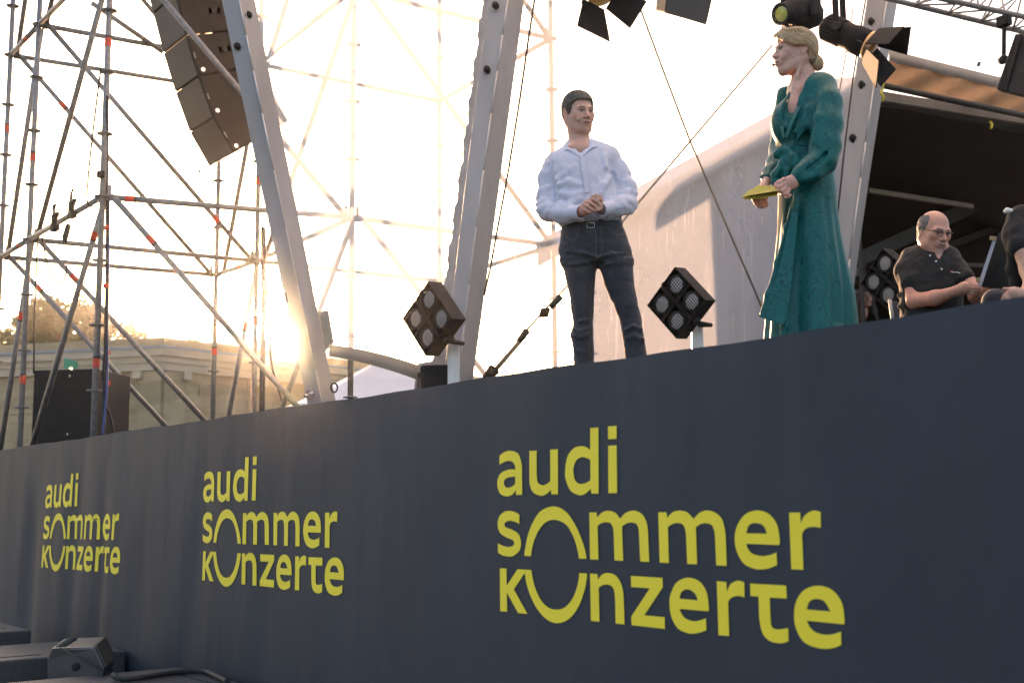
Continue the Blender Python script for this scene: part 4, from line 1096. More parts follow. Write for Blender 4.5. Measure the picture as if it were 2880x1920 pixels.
# side profile swept along the speaker's width: nearer face polygon (front) and its far twin
front = [NL, NR, cr1(985, 600, 6.25), cr1(955, 800, 6.3), cr1(440, 800, 6.55), cr1(448, 500, 6.55)]
dv_ = (TR_ - NR)
m = MB(); fr2 = [p + dv_ for p in front]; m.add(front + fr2, [[0, 1, 2, 3, 4, 5], [11, 10, 9, 8, 7, 6]] + [[i, (i + 1) % 6, (i + 1) % 6 + 6, i + 6] for i in range(6)])
b = m.build('cabinet', 'gear_grey', t, bevel=.014)
m = MB()
for k in range(7):
    a_ = lerp(lerp(NL, NR, .07 + .0 * k), lerp(TL, TR_, .07), .12 + k * .12); b_ = lerp(lerp(NL, NR, .30), lerp(TL, TR_, .30), .12 + k * .12)
    m.tube(a_ + Vector((0, 0, .001)), b_ + Vector((0, 0, .001)), .006, n=6)
m.build('vent_slots', 'black_rubber', b)
q = [lerp(NR, TR_, .06), lerp(NR, TR_, .94), lerp(front[2], fr2[2], .94), lerp(front[2], fr2[2], .06)]
nq = (q[1] - q[0]).cross(q[3] - q[0]).normalized(); nq = nq if nq.dot(CAM - q[0]) > 0 else -nq
m = MB(); m.hexa([p + nq * .002 for p in q], [p + nq * .008 for p in q]); m.build('grille', 'grille', b)
m = MB(); p = cr1(715, 585, 6.37); m.lathe([(.022, 0), (.022, .006), (.010, .007)], p, CAM - p, n=14); m.build('pole_socket', 'black_metal', b)
m = MB(); m.tube(lerp(NL, NR, .2) , front[2] * .9 + front[3] * .1, .004, n=6); m.build('seam', 'black_rubber', b)
# ================================================================== figure modelling: distance fields -> smooth meshes
def surface_nets(F, lo, h):
    nx, ny, nz = F.shape
    neg = F < 0
    cs = [(a, b, c) for a in (0, 1) for b in (0, 1) for c in (0, 1)]
    cnt = np.zeros((nx - 1, ny - 1, nz - 1), np.uint8)
    for a, b, c in cs: cnt += neg[a:nx - 1 + a, b:ny - 1 + b, c:nz - 1 + c]
    act = (cnt > 0) & (cnt < 8)
    I = np.argwhere(act); N = len(I)
    vid = np.full(act.shape, -1, np.int32); vid[act] = np.arange(N)
    val = np.stack([F[I[:, 0] + a, I[:, 1] + b, I[:, 2] + c] for a, b, c in cs], 1)
    acc = np.zeros((N, 3)); w = np.zeros(N)
    for i in range(8):
        for j in range(i + 1, 8):
            d = np.array(cs[j]) - np.array(cs[i])
            if np.abs(d).sum() != 1: continue
            x = (val[:, i] < 0) != (val[:, j] < 0)
            t = np.where(x, val[:, i] / np.where(x, val[:, i] - val[:, j], 1), 0)
            acc += np.where(x[:, None], np.array(cs[i]) + t[:, None] * d, 0); w += x
    V = (I + acc / w[:, None]) * h + np.array(lo)
    Q = []
    for ax in range(3):
        sl0 = [slice(None)] * 3; sl1 = [slice(None)] * 3
        sl0[ax] = slice(0, -1); sl1[ax] = slice(1, None)
        n0 = neg[tuple(sl0)]; n1 = neg[tuple(sl1)]
        E = np.argwhere(n0 != n1)
        o = [k for k in range(3) if k != ax]
        ok = (E[:, o[0]] > 0) & (E[:, o[1]] > 0) & (E[:, o[0]] < F.shape[o[0]] - 1) & (E[:, o[1]] < F.shape[o[1]] - 1)
        E = E[ok]
        def cell(da, db):
            C = E.copy(); C[:, o[0]] += da; C[:, o[1]] += db; return vid[C[:, 0], C[:, 1], C[:, 2]]
        q = np.stack([cell(-1, -1), cell(0, -1), cell(0, 0), cell(-1, 0)], 1)
        fl = n0[E[:, 0], E[:, 1], E[:, 2]]
        if ax == 1: fl = ~fl
        q = np.where(fl[:, None], q, q[:, ::-1]); Q.append(q)
    return V, np.concatenate(Q)
def vnoise(X, Y, Z, seed=0):
    rg = np.random.default_rng(seed); T = rg.uniform(-1, 1, (32, 32, 32)).astype(np.float32)
    x0, y0, z0 = np.floor(X).astype(int), np.floor(Y).astype(int), np.floor(Z).astype(int)
    fx, fy, fz = X - x0, Y - y0, Z - z0
    fx, fy, fz = fx * fx * (3 - 2 * fx), fy * fy * (3 - 2 * fy), fz * fz * (3 - 2 * fz)
    r = 0
    for a in (0, 1):
        for b in (0, 1):
            for c in (0, 1):
                r = r + T[(x0 + a) % 32, (y0 + b) % 32, (z0 + c) % 32] * (fx if a else 1 - fx) * (fy if b else 1 - fy) * (fz if c else 1 - fz)
    return r
class SDF:
    BIG = .08
    def __init__(s, lo, hi, h):
        s.lo = np.array(lo, float); s.h = h
        s.n = np.ceil((np.array(hi) - s.lo) / h).astype(int) + 1
        s.A = np.full(s.n, s.BIG, np.float32)
    def sub(s, lo, hi):
        a = np.clip(np.floor((np.array(lo) - s.lo) / s.h).astype(int), 0, s.n - 1)
        b = np.clip(np.ceil((np.array(hi) - s.lo) / s.h).astype(int) + 1, 1, s.n)
        b = np.maximum(b, a + 1)
        sl = tuple(slice(i, j) for i, j in zip(a, b))
        g = [s.lo[k] + s.h * np.arange(a[k], b[k]) for k in range(3)]
        return sl, g[0][:, None, None], g[1][None, :, None], g[2][None, None, :]
    def mix(s, sl, d, k, op):
        A = s.A[sl]
        if op == 'sub':
            d = -d
            if k > 0:
                h = np.maximum(k - np.abs(A - d), 0) / k; R = np.maximum(A, d) + h * h * k * .25
            else: R = np.maximum(A, d)
        else:
            if k > 0:
                h = np.maximum(k - np.abs(A - d), 0) / k; R = np.minimum(A, d) - h * h * k * .25
            else: R = np.minimum(A, d)
        s.A[sl] = R
    def cone(s, a, b, ra, rb, k=.02, op='add', flat=None):
        a, b = np.array(a, float), np.array(b, float); m = max(ra, rb) + s.BIG * .6 + k
        sl, X, Y, Z = s.sub(np.minimum(a, b) - m, np.maximum(a, b) + m)
        d = b - a; L = max(d @ d, 1e-9)
        t = np.clip(((X - a[0]) * d[0] + (Y - a[1]) * d[1] + (Z - a[2]) * d[2]) / L, 0, 1)
        q = np.sqrt((X - a[0] - t * d[0]) ** 2 + (Y - a[1] - t * d[1]) ** 2 + (Z - a[2] - t * d[2]) ** 2) - (ra + (rb - ra) * t)
        s.mix(sl, q, k, op); return s
    def chain(s, pts, rs, k=.02, op='add'):
        if not isinstance(rs, (list, tuple)): rs = [rs] * len(pts)
        for i in range(len(pts) - 1): s.cone(pts[i], pts[i + 1], rs[i], rs[i + 1], k, op)
        return s
    def ell(s, c, r, k=.02, op='add', M=None):
        c = np.array(c, float); r = np.array(r, float); m = r.max() + s.BIG * .6 + k
        sl, X, Y, Z = s.sub(c - m, c + m); X, Y, Z = X - c[0], Y - c[1], Z - c[2]
        if M is not None:
            M = np.array(M); X, Y, Z = (M[0, 0] * X + M[1, 0] * Y + M[2, 0] * Z, M[0, 1] * X + M[1, 1] * Y + M[2, 1] * Z, M[0, 2] * X + M[1, 2] * Y + M[2, 2] * Z)
        k0 = np.sqrt((X / r[0]) ** 2 + (Y / r[1]) ** 2 + (Z / r[2]) ** 2); k1 = np.sqrt((X / r[0] ** 2) ** 2 + (Y / r[1] ** 2) ** 2 + (Z / r[2] ** 2) ** 2)
        s.mix(sl, k0 * (k0 - 1) / np.maximum(k1, 1e-6), k, op); return s
    def loft(s, rows, k=.02, op='add', fold=None, p=2.0):
        """rows: (z, cx, cy, rx, ry) sorted or not; fold(ang, z) -> added radius"""
        R = np.array(sorted(rows)); z = R[:, 0]; m = s.BIG * .6 + .03
        lo = np.array((np.min(R[:, 1] - R[:, 3]), np.min(R[:, 2] - R[:, 4]), z[0])) - m
        hi = np.array((np.max(R[:, 1] + R[:, 3]), np.max(R[:, 2] + R[:, 4]), z[-1])) + m
        sl, X, Y, Z = s.sub(lo, hi); zf = Z.ravel()
        def it(i):
            # smooth (cosine-eased cubic) interpolation of the profile
            v = R[:, i]; out = np.interp(zf, z, v)
            if len(z) > 2:
                zz = np.clip(zf, z[0], z[-1]); j = np.clip(np.searchsorted(z, zz) - 1, 0, len(z) - 2)
                h_ = z[j + 1] - z[j]; t = (zz - z[j]) / h_; sl_ = np.gradient(v, z)
                out = (2 * t ** 3 - 3 * t ** 2 + 1) * v[j] + (t ** 3 - 2 * t ** 2 + t) * h_ * sl_[j] + (-2 * t ** 3 + 3 * t ** 2) * v[j + 1] + (t ** 3 - t ** 2) * h_ * sl_[j + 1]
            return out[None, None, :]
        cx, cy, rx, ry = it(1), it(2), it(3), it(4)
        dx, dy = (X - cx), (Y - cy)
        q = (np.abs(dx / rx) ** p + np.abs(dy / ry) ** p) ** (1 / p)
        rad = np.sqrt(dx * dx + dy * dy); rr = rad / np.maximum(q, 1e-5)
        d = (rad - rr) * np.minimum(1, (np.minimum(rx, ry) / np.maximum(rr, 1e-5)) ** .5)
        if fold is not None: d = d - fold(np.arctan2(dy / ry, dx / rx), Z)
        d = np.maximum(d, np.maximum(z[0] - Z, Z - z[-1]))
        s.mix(sl, d, k, op); return s
    def displace(s, amp, scale, seed=0, ridge=False, where=None):
        """wrinkle only near the surface"""
        I = np.argwhere(np.abs(s.A) < .03)
        P = I * s.h + s.lo
        n = vnoise(P[:, 0] * scale[0], P[:, 1] * scale[1], P[:, 2] * scale[2], seed)
        if ridge: n = 1 - 2 * np.abs(n)
        a = amp if where is None else amp * where(P)
        s.A[I[:, 0], I[:, 1], I[:, 2]] -= a * n
        return s
    def cut(s, fn):
        """keep where fn(X, Y, Z) < 0"""
        X = s.lo[0] + s.h * np.arange(s.n[0])[:, None, None]; Y = s.lo[1] + s.h * np.arange(s.n[1])[None, :, None]; Z = s.lo[2] + s.h * np.arange(s.n[2])[None, None, :]
        s.A = np.maximum(s.A, fn(X, Y, Z).astype(np.float32)); return s
    def mesh(s): return surface_nets(s.A, s.lo, s.h)
def smooth_mesh(V, Q, it=1, lam=.5):
    n = len(V); E = np.concatenate([Q[:, [0, 1]], Q[:, [1, 2]], Q[:, [2, 3]], Q[:, [3, 0]]])
    for _ in range(it):
        S_ = np.zeros_like(V); c = np.zeros(n)
        for k in range(3): S_[:, k] = np.bincount(E[:, 0], V[E[:, 1], k], n) + np.bincount(E[:, 1], V[E[:, 0], k], n)
        c = np.bincount(E[:, 0], minlength=n) + np.bincount(E[:, 1], minlength=n)
        V = V + lam * (S_ / np.maximum(c, 1)[:, None] - V)
    return V
def np_obj(name, parts, material, parent, colors=None, it=1):
    """parts: list of (V, Q) already in parent-local coords; colors: function(V)->Nx3"""
    Vs, Qs, k = [], [], 0
    for V, Q in parts:
        if it: V = smooth_mesh(V, Q, it)
        Vs.append(V); Qs.append(Q + k); k += len(V)
    V = np.concatenate(Vs); Q = np.concatenate(Qs)
    me = bpy.data.meshes.new(name)
    me.vertices.add(len(V)); me.vertices.foreach_set('co', V.astype(np.float32).ravel())
    me.loops.add(Q.size); me.loops.foreach_set('vertex_index', Q.astype(np.int32).ravel())
    me.polygons.add(len(Q)); me.polygons.foreach_set('loop_start', np.arange(0, Q.size, 4, dtype=np.int32))
    try: me.polygons.foreach_set('loop_total', np.full(len(Q), 4, np.int32))
    except Exception: pass
    me.update(calc_edges=True); me.validate()
    me.polygons.foreach_set('use_smooth', np.ones(len(me.polygons), bool))
    if colors is not None:
        at_ = me.color_attributes.new('tint', 'FLOAT_COLOR', 'POINT'); c = np.ones((len(V), 4), np.float32); c[:, :3] = colors(V)
        at_.data.foreach_set('color', c.ravel())
    me.update()
    o = bpy.data.objects.new(name, me); COL.objects.link(o); o.parent = parent
    me.materials.append(MATS[material] if isinstance(material, str) else material)
    return o
class Fig:
    """a person's local frame: x = right in the picture, y = away from the camera, z = up from the deck"""
    def __init__(s, u, v, D, name, label, group=None, zbase=None):
        p = at(u, v, D); zb = FLOOR if zbase is None else zbase
        s.O = Vector((p.x, p.y, zb)); e = p - CAM; e.z = 0; s.ey = e.normalized(); s.ex = Vector((s.ey.y, -s.ey.x, 0))
        s.root = thing(name, label, 'person', s.O, math.atan2(s.ex.y, s.ex.x), group); s.D = D
    def w(s, u, v, dy=0.0): return at_plane(u, v, s.O + s.ey * dy, s.ey)
    def p(s, u, v, dy=0.0):
        q = s.w(u, v, dy) - s.O; return np.array((q.dot(s.ex), q.dot(s.ey), q.z))
    def row(s, v, uL, uR, cy, ry):
        a, b = s.p(uL, v, cy), s.p(uR, v, cy); return (a[2], (a[0] + b[0]) / 2, cy, max(.004, (b[0] - a[0]) / 2), ry)
    def bvh(s, o):
        from mathutils.bvhtree import BVHTree
        me = o.data; M = chain_matrix(o)
        return BVHTree.FromPolygons([M @ v.co for v in me.vertices], [tuple(p.vertices) for p in me.polygons])
def hit(bvh, u, v, lift=.002):
    d = ray(u, v).normalized(); loc, nrm, i, ds = bvh.ray_cast(CAM, d, 60)
    if loc is None: return None
    if nrm.dot(d) > 0: nrm = -nrm
    return loc + nrm * lift, nrm
def seam(bvh, pts, r, name, material, parent, lift=.0008, k=6):
    P = catmull([Vector((u, v, 0)) for u, v in pts], k); W_ = [hit(bvh, p.x, p.y, lift) for p in P]; W_ = [w[0] for w in W_ if w]
    if len(W_) < 2: return None
    m = MB(); m.path(W_, r, n=5); return m.build(name, material, parent)
def rot(yaw, pitch, roll):
    """head rotation: yaw>0 turns the face to picture right, pitch>0 lifts the face, roll>0 leans the crown to picture right"""
    y, p, r = map(math.radians, (yaw, pitch, roll))
    Rz = np.array(((math.cos(y), -math.sin(y), 0), (math.sin(y), math.cos(y), 0), (0, 0, 1)))
    Rx = np.array(((1, 0, 0), (0, math.cos(-p), -math.sin(-p)), (0, math.sin(-p), math.cos(-p))))
    Ry = np.array(((math.cos(r), 0, math.sin(r)), (0, 1, 0), (-math.sin(r), 0, math.cos(r))))
    return Ry @ Rz @ Rx
def head_field(c, M, sc=1.0, neck=None, h=.003, female=False, jowl=0.0, ears=True, lo=None, smile=0.0):
    c = np.array(c); 
    def T(x, y, z): return c + M @ (np.array((x, y, z)) * sc)
    F = SDF(c - .19 * sc if lo is None else lo, c + np.array((.17, .17, .16)) * sc, h)
    E = lambda x, y, z, rx, ry, rz, k=.02, op='add': F.ell(T(x, y, z), np.array((rx, ry, rz)) * sc, k * sc, op, M)
    C = lambda a, b, ra, rb, k=.02, op='add': F.cone(T(*a), T(*b), ra * sc, rb * sc, k * sc, op)
    jw = .9 if female else 1.0
    E(0, .018, .034, .0755, .097, .083, 0)
    E(0, -.028, -.030, .0665 * jw, .068, .082, .03)
    for s_ in (-1, 1):
        C((s_ * .056 * jw, .02, -.045), (s_ * .030 * jw, -.058, -.098), .026, .020, .035)
        E(s_ * .042, -.060, -.014, .024, .024, .022, .025)
        if jowl: E(s_ * .045, -.025, -.075, .03, .04, .03, .03)
    E(0, -.075, -.102, .022 * jw, .020, .019, .025)
    E(0, -.074, .024, .052, .020, .012 if not female else .008, .018)
    # eye sockets, eyeballs, lids
    for s_ in (-1, 1):
        E(s_ * .031, -.104, .004, .019, .017, .0125, .014, 'sub')
        E(s_ * .031, -.0745, .003, .0145, .0135, .0125, .003)
        C((s_ * .019, -.0865, .0085), (s_ * .043, -.0815, .0075), .0042, .0042, .006)
        C((s_ * .020, -.0850, -.0060), (s_ * .042, -.0800, -.0055), .0040, .0035, .008)
        C((s_ * .013, -.0915, .020), (s_ * .046, -.0815, .021), .0055, .0035, .010)
    C((0, -.086, .016), (0, -.108, -.024), .0075, .0115 if not female else .0098, .012)
    E(0, -.113, -.027, .0105, .0105, .0095, .010)
    for s_ in (-1, 1): E(s_ * .0135, -.099, -.031, .0085, .011, .0078, .008)
    for s_ in (-1, 1): E(s_ * .006, -.107, -.0385, .0035, .006, .003, .003, 'sub')
    E(0, -.084, -.060, .034, .020, .022, .02)
    E(0, -.1015, -.0575, .022, .0065, .0048, .006); E(0, -.0995, -.0685, .019, .0075, .0060, .006)
    C((-.022, -.0975, -.0625 + smile * .3), (0, -.1095, -.0630), .0022, .0026, .003, 'sub'); C((0, -.1095, -.0630), (.022, -.0975, -.0625 + smile * .3), .0026, .0022, .003, 'sub')
    if smile:
        for s_ in (-1, 1):
            C((s_ * .016, -.100, -.036), (s_ * .033, -.084, -.060), .003, .0025, .008, 'sub'); E(s_ * .038, -.078, -.038, .017, .014, .015, .015)
    if ears:
        for s_ in (-1, 1):
            F.ell(T(s_ * .0775, .018, -.002), np.array((.0085, .021, .031)) * sc, .008, 'add', M @ rot(s_ * -18, 8, s_ * 6))
            F.ell(T(s_ * .086, .013, .004), np.array((.006, .0105, .017)) * sc, .006, 'sub', M)
            E(s_ * .077, .010, -.028, .007, .010, .010, .008)
    return F, T
def head_colors(V, c, M, sc, base, lip, brow, hairfn=None, female=False, beard=0.0, iris=(.05, .035, .025), browz=.0225, eyel=1.0, blush=(1.12, .90, .88)):
    P = ((V - np.array(c)) @ M) / sc
    x, y, z = P[:, 0], P[:, 1], P[:, 2]; ax = np.abs(x)
    C = np.tile(np.array(base), (len(V), 1))
    def blend(w, col):
        nonlocal C; w = np.clip(w, 0, 1)[:, None]; C = C * (1 - w) + np.array(col) * w
    front = y < -.045
    # warmer cheeks, nose, ears
    w = np.exp(-((ax - .042) / .022) ** 2 - ((z + .025) / .022) ** 2) * front * .55 + np.exp(-(x / .016) ** 2 - ((z + .03) / .014) ** 2) * (y < -.09) * .5 + (ax > .078) * .6
    blend(w * .8, np.array(base) * np.array(blush))
    if beard:
        w = ((z < -.035) & (y < .0) & (z > -.125)) * np.clip((-.035 - z) / .02, 0, 1) * beard
        blend(w * .55, (.23, .19, .17))
    # brows
    bw = np.exp(-((z - browz - .004 * np.sin((ax - .014) * 90)) / (.0052 if female else .0050)) ** 2) * ((ax > .012) & (ax < .047)) * (y < -.055)
    blend(bw * 1.2, brow)
    # eyes
    ed = ((ax - .031) / .0120) ** 2 + ((z - .002) / .0048) ** 2
    eye = front & (ed < 1)
    blend(eye * 1.0, (.42, .40, .38))
    blend((front & (((ax - .031) / .0060) ** 2 + ((z - .002) / .0058) ** 2 < 1) & (ed < 1.1)) * 1.0, iris)
    lid = front & (np.abs(z - .0085) < (.0042 if female else .0034)) & (ax > .016) & (ax < .047); blend(lid * .75 * eyel, (.05, .03, .025))
    if female: blend((front & (z > .007) & (z < .018) & (ax > .016) & (ax < .046)) * .45, (.16, .09, .08))
    # lips
    lw = np.exp(-(x / .0215) ** 4) * np.exp(-((z + .0625) / .0085) ** 4) * (y < -.085)
    blend(lw * .85, lip); blend((np.abs(z + .0627) < .0017) * (ax < .021) * (y < -.085) * .8, (.06, .025, .025))
    blend(((ax - .0065) ** 2 + (z + .0385) ** 2 < .0032 ** 2) * (y < -.09) * .9, (.05, .025, .02))
    if hairfn is not None:
        w, col = hairfn(P); blend(w, col)
    return C
def _skin(name, rough=.5):
    m, nt, b = node_mat(name)
    a = nt.nodes.new('ShaderNodeVertexColor'); a.layer_name = 'tint'
    n = _noise(nt, 90, 4, .6); r = _ramp(nt, n.outputs[0], [(.3, (.86, .84, .83)), (.7, (1.08, 1.06, 1.05))])
    mx = nt.nodes.new('ShaderNodeMix'); mx.data_type = 'RGBA'; mx.blend_type = 'MULTIPLY'; mx.inputs[0].default_value = 1
    nt.links.new(a.outputs[0], mx.inputs[6]); nt.links.new(r.outputs[0], mx.inputs[7]); nt.links.new(mx.outputs[2], b.inputs['Base Color'])
    b.inputs['Roughness'].default_value = rough; b.inputs['Specular IOR Level'].default_value = .45
    b.inputs['Subsurface Weight'].default_value = .12; b.inputs['Subsurface Radius'].default_value = (.012, .005, .003); b.inputs['Subsurface Scale'].default_value = 1.0
    n2 = _noise(nt, 420, 3); _bump(nt, n2.outputs[0], b, .10, .001)
_skin('skin')
def hair_mat(name, c1, c2, rough=.42, stretch=(60, 60, 14), rotv=(0, 0, 0), c3=None):
    m, nt, b = node_mat(name)
    tc = nt.nodes.new('ShaderNodeTexCoord'); mp = nt.nodes.new('ShaderNodeMapping'); mp.inputs['Scale'].default_value = stretch; mp.inputs['Rotation'].default_value = rotv
    n = nt.nodes.new('ShaderNodeTexNoise'); n.inputs['Scale'].default_value = 4; n.inputs['Detail'].default_value = 5
    mp.inputs['Rotation'].default_value = (0, 0, 0); mr = nt.nodes.new('ShaderNodeMapping'); mr.inputs['Rotation'].default_value = rotv
    nt.links.new(tc.outputs['Object'], mr.inputs[0]); nt.links.new(mr.outputs[0], mp.inputs[0]); nt.links.new(mp.outputs[0], n.inputs['Vector'])
    st = [(.33, c1), (.62, c2)] + ([(.8, c3)] if c3 else [])
    r = _ramp(nt, n.outputs[0], st); nt.links.new(r.outputs[0], b.inputs['Base Color'])
    b.inputs['Roughness'].default_value = rough; b.inputs['Anisotropic'].default_value = .4; _bump(nt, n.outputs[0], b, .8, .006)
def cloth_mat(name, c1, c2, rough=.85, scale=6, weave=900, bump=.25, sheen=.15, fold=None):
    m, nt, b = node_mat(name)
    n = _noise(nt, scale, 4); r = _ramp(nt, n.outputs[0], [(.35, c1), (.65, c2)]); nt.links.new(r.outputs[0], b.inputs['Base Color'])
    b.inputs['Roughness'].default_value = rough; b.inputs['Sheen Weight'].default_value = sheen
    w = _noise(nt, weave, 2); 
    if fold:
        f_ = _noise(nt, fold[0], 3, .5, fold[1]); f_.noise_type = 'RIDGED_MULTIFRACTAL'; ad = nt.nodes.new('ShaderNodeMath'); ad.operation = 'MULTIPLY_ADD'; ad.inputs[1].default_value = .12
        nt.links.new(w.outputs[0], ad.inputs[0]); nt.links.new(f_.outputs[0], ad.inputs[2]); _bump(nt, ad.outputs[0], b, fold[2], fold[3])
    else: _bump(nt, w.outputs[0], b, bump, .001)
def finger(F, pts, r0=.0095, r1=.0075, k=.006):
    n = len(pts)
    for i in range(n - 1): F.cone(pts[i], pts[i + 1], lerp(r0, r1, i / (n - 1)), lerp(r0, r1, (i + 1) / (n - 1)), k)
def shell(top, bot, thick=.003, nu=10, nv=4):
    """ruled cloth strip between two polylines of local points, given thickness -> (V, Q)"""
    a = catmull([Vector(p) for p in top], 6); b = catmull([Vector(p) for p in bot], 6); n = min(len(a), len(b))
    a = [a[int(i * (len(a) - 1) / (n - 1))] for i in range(n)]; b = [b[int(i * (len(b) - 1) / (n - 1))] for i in range(n)]
    V = []; 
    for j in range(nv + 1):
        for i in range(n): V.append(a[i].lerp(b[i], j / nv))
    V = np.array([v[:] for v in V]); G = V.reshape(nv + 1, n, 3)
    du = np.gradient(G, axis=1); dv = np.gradient(G, axis=0); N = np.cross(du, dv); N /= np.maximum(np.linalg.norm(N, axis=2, keepdims=True), 1e-9)
    T_ = (G + N * thick / 2).reshape(-1, 3); B_ = (G - N * thick / 2).reshape(-1, 3); K = (nv + 1) * n
    idx = lambda j, i: j * n + i; Q = []
    for j in range(nv):
        for i in range(n - 1):
            q = [idx(j, i), idx(j, i + 1), idx(j + 1, i + 1), idx(j + 1, i)]; Q.append(q); Q.append([x + K for x in q[::-1]])
    bd = [idx(0, i) for i in range(n)] + [idx(j, n - 1) for j in range(1, nv + 1)] + [idx(nv, i) for i in range(n - 2, -1, -1)] + [idx(j, 0) for j in range(nv - 1, 0, -1)]
    for i in range(len(bd)):
        p, q = bd[i], bd[(i + 1) % len(bd)]; Q.append([q, p, p + K, q + K])
    return np.concatenate([T_, B_]), np.array(Q)

def _strand_mat(name, stops, rough=.45):
    m, nt, b = node_mat(name)
    g = nt.nodes.new('ShaderNodeNewGeometry'); r = _ramp(nt, g.outputs['Random Per Island'], stops)
    nt.links.new(r.outputs[0], b.inputs['Base Color']); b.inputs['Roughness'].default_value = rough
def strands(fig, hair, name, material, n, steps, dl, flow, lift=.001, r=.0006, seed=1, lo=0.0, keep=None):
    """fine hairs walked along the hair surface; flow(P) gives the combing direction in figure-local coords"""
    from mathutils.bvhtree import BVHTree
    me = hair.data; V = np.empty(len(me.vertices) * 3, np.float32); me.vertices.foreach_get('co', V); V = V.reshape(-1, 3)
    bv = BVHTree.FromPolygons([tuple(v) for v in V], [tuple(q.vertices) for q in me.polygons])
    rg = np.random.default_rng(seed); idx = rg.integers(0, len(V), n); mb = MB(); cen = V.mean(0)
    vs, fs = [], []
    for i in idx:
        P = Vector(V[i]); 
        if keep is not None and not keep(V[i]): continue
        loc, nr, k, d = bv.find_nearest(P)
        if nr.dot(P - Vector(cen)) < 0: nr = -nr
        pts = [P + nr * lift]; L = dl * rg.uniform(.6, 1.3)
        for s_ in range(steps):
            f = Vector(flow(np.array(pts[-1]))) + Vector(rg.normal(size=3) * .12); f = f - nr * f.dot(nr)
            if f.length < 1e-6: break
            q = pts[-1] + f.normalized() * L; loc, n2, k, d = bv.find_nearest(q)
            if n2 is None: break
            if n2.dot(nr) < 0: n2 = -n2
            nr = n2; pts.append(loc + nr * (lift + lo * (s_ + 1) / steps * rg.uniform(0, 1.5)))
        if len(pts) < 3: continue
        k0 = len(vs); m_ = len(pts)
        for j, q in enumerate(pts):
            d = (pts[min(j + 1, m_ - 1)] - pts[max(j - 1, 0)]); x, y = perp(d) if d.length > 1e-7 else (Vector((1, 0, 0)), Vector((0, 1, 0))); rr = r * (1 - .7 * j / m_)
            for a in (0, 2.094, 4.189): vs.append(q + (x * math.cos(a) + y * math.sin(a)) * rr)
        for j in range(m_ - 1):
            for a in range(3): fs.append([k0 + j * 3 + a, k0 + j * 3 + (a + 1) % 3, k0 + (j + 1) * 3 + (a + 1) % 3, k0 + (j + 1) * 3 + a])
    mb.add(vs, fs, True); o = mb.build(name, material, fig.root, local=True, recalc=False); o['kind'] = 'stuff'
    return o
# ================================================================== the man in the white shirt
cloth_mat('white_shirt', (.62, .63, .74), (.56, .57, .68), rough=.8, scale=5, weave=700, fold=(9, (1, 1, .55), .45, .010))
cloth_mat('denim', (.040, .042, .052), (.026, .028, .037), rough=.85, scale=18, weave=900, fold=(6, (1, 1, 1.6), .4, .012))
cloth_mat('belt_leather', (.018, .016, .015), (.026, .023, .021), rough=.45, scale=40)
mat('stitch', (.20, .13, .07), (.17, .11, .06), rough=.8)
mat('button_white', (.75, .74, .70), (.7, .7, .66), rough=.3)
mat('shoe_leather', (.02, .017, .015), (.03, .025, .02), rough=.4)
hair_mat('hair_grey_brown', (.050, .040, .034), (.11, .095, .083), .55, (40, 40, 18), c3=(.30, .28, .26))
mat('mic_beige', (.52, .40, .24), (.45, .34, .2), rough=.5)
def cuboid_axes(F_): return (F_.ex, F_.ey, Vector((0, 0, 1)))

M_ = Fig(1668, 1172, 6.74, 'person', 'man in a white shirt and dark jeans standing with clasped hands')
p = M_.p
# ---- shirt
Fs = SDF((-.42, -.34, .78), (.34, .22, 1.62), .0055)
rows = [M_.row(396, 1608, 1660, .01, .055), M_.row(406, 1600, 1696, .01, .075), M_.row(418, 1578, 1720, .01, .09), M_.row(440, 1550, 1728, .0, .105), M_.row(480, 1547, 1722, -.01, .122),
        M_.row(530, 1556, 1728, -.02, .128), M_.row(575, 1560, 1738, -.025, .13), M_.row(605, 1562, 1744, -.02, .128), M_.row(628, 1568, 1745, -.01, .122), M_.row(640, 1580, 1742, 0, .11)]
Fs.loft(rows, 0, p=2.25)
aL = [p(1557, 460, .0), p(1543, 500, .01), p(1535, 556, -.0), p(1541, 594, -.03)]
Fs.chain(aL, [.050, .050, .050, .052], .035)
Fs.chain([p(1541, 594, -.03), p(1580, 598, -.11), p(1612, 598, -.165)], [.055, .047, .037], .02)
aR = [p(1715, 440, .0), p(1741, 482, .01), p(1761, 530, 0), p(1762, 572, -.03)]
Fs.chain(aR, [.050, .050, .054, .053], .035)
Fs.chain([p(1762, 572, -.03), p(1735, 580, -.11), p(1708, 586, -.165)], [.056, .047, .038], .02)
# sleeve folds near the elbows, armpits, waist
def ridge(pts, r=.011, k=.03, op='add', F=Fs, dy=-.05):
    F.chain([p(*q) if len(q) == 3 else p(q[0], q[1], dy) for q in pts], r, k, op)
for pts in ([(1508, 575, -.04), (1530, 565, -.06), (1556, 563, -.055)], [(1512, 592, -.05), (1535, 580, -.08), (1560, 574, -.09)], [(1520, 535, -.04), (1545, 528, -.05)], [(1555, 578, -.11), (1575, 572, -.125), (1598, 582, -.165)], [(1550, 606, -.08), (1580, 598, -.145), (1604, 600, -.185)], [(1562, 615, -.08), (1590, 612, -.13)],
            [(1790, 545, -.03), (1768, 538, -.06), (1745, 545, -.06)], [(1788, 580, -.04), (1765, 566, -.09), (1742, 562, -.10)], [(1778, 596, -.05), (1752, 580, -.12), (1728, 577, -.145)], [(1770, 600, -.06), (1742, 596, -.12), (1720, 594, -.155)], [(1752, 470, -.03), (1742, 500, -.05)],):
    ridge(pts, .008, .022)
for pts in ([(1566, 512, -.07), (1563, 545, -.08), (1565, 570, -.09)], [(1719, 486, -.06), (1727, 508, -.08), (1736, 532, -.08)]): ridge(pts, .010, .02, 'sub')
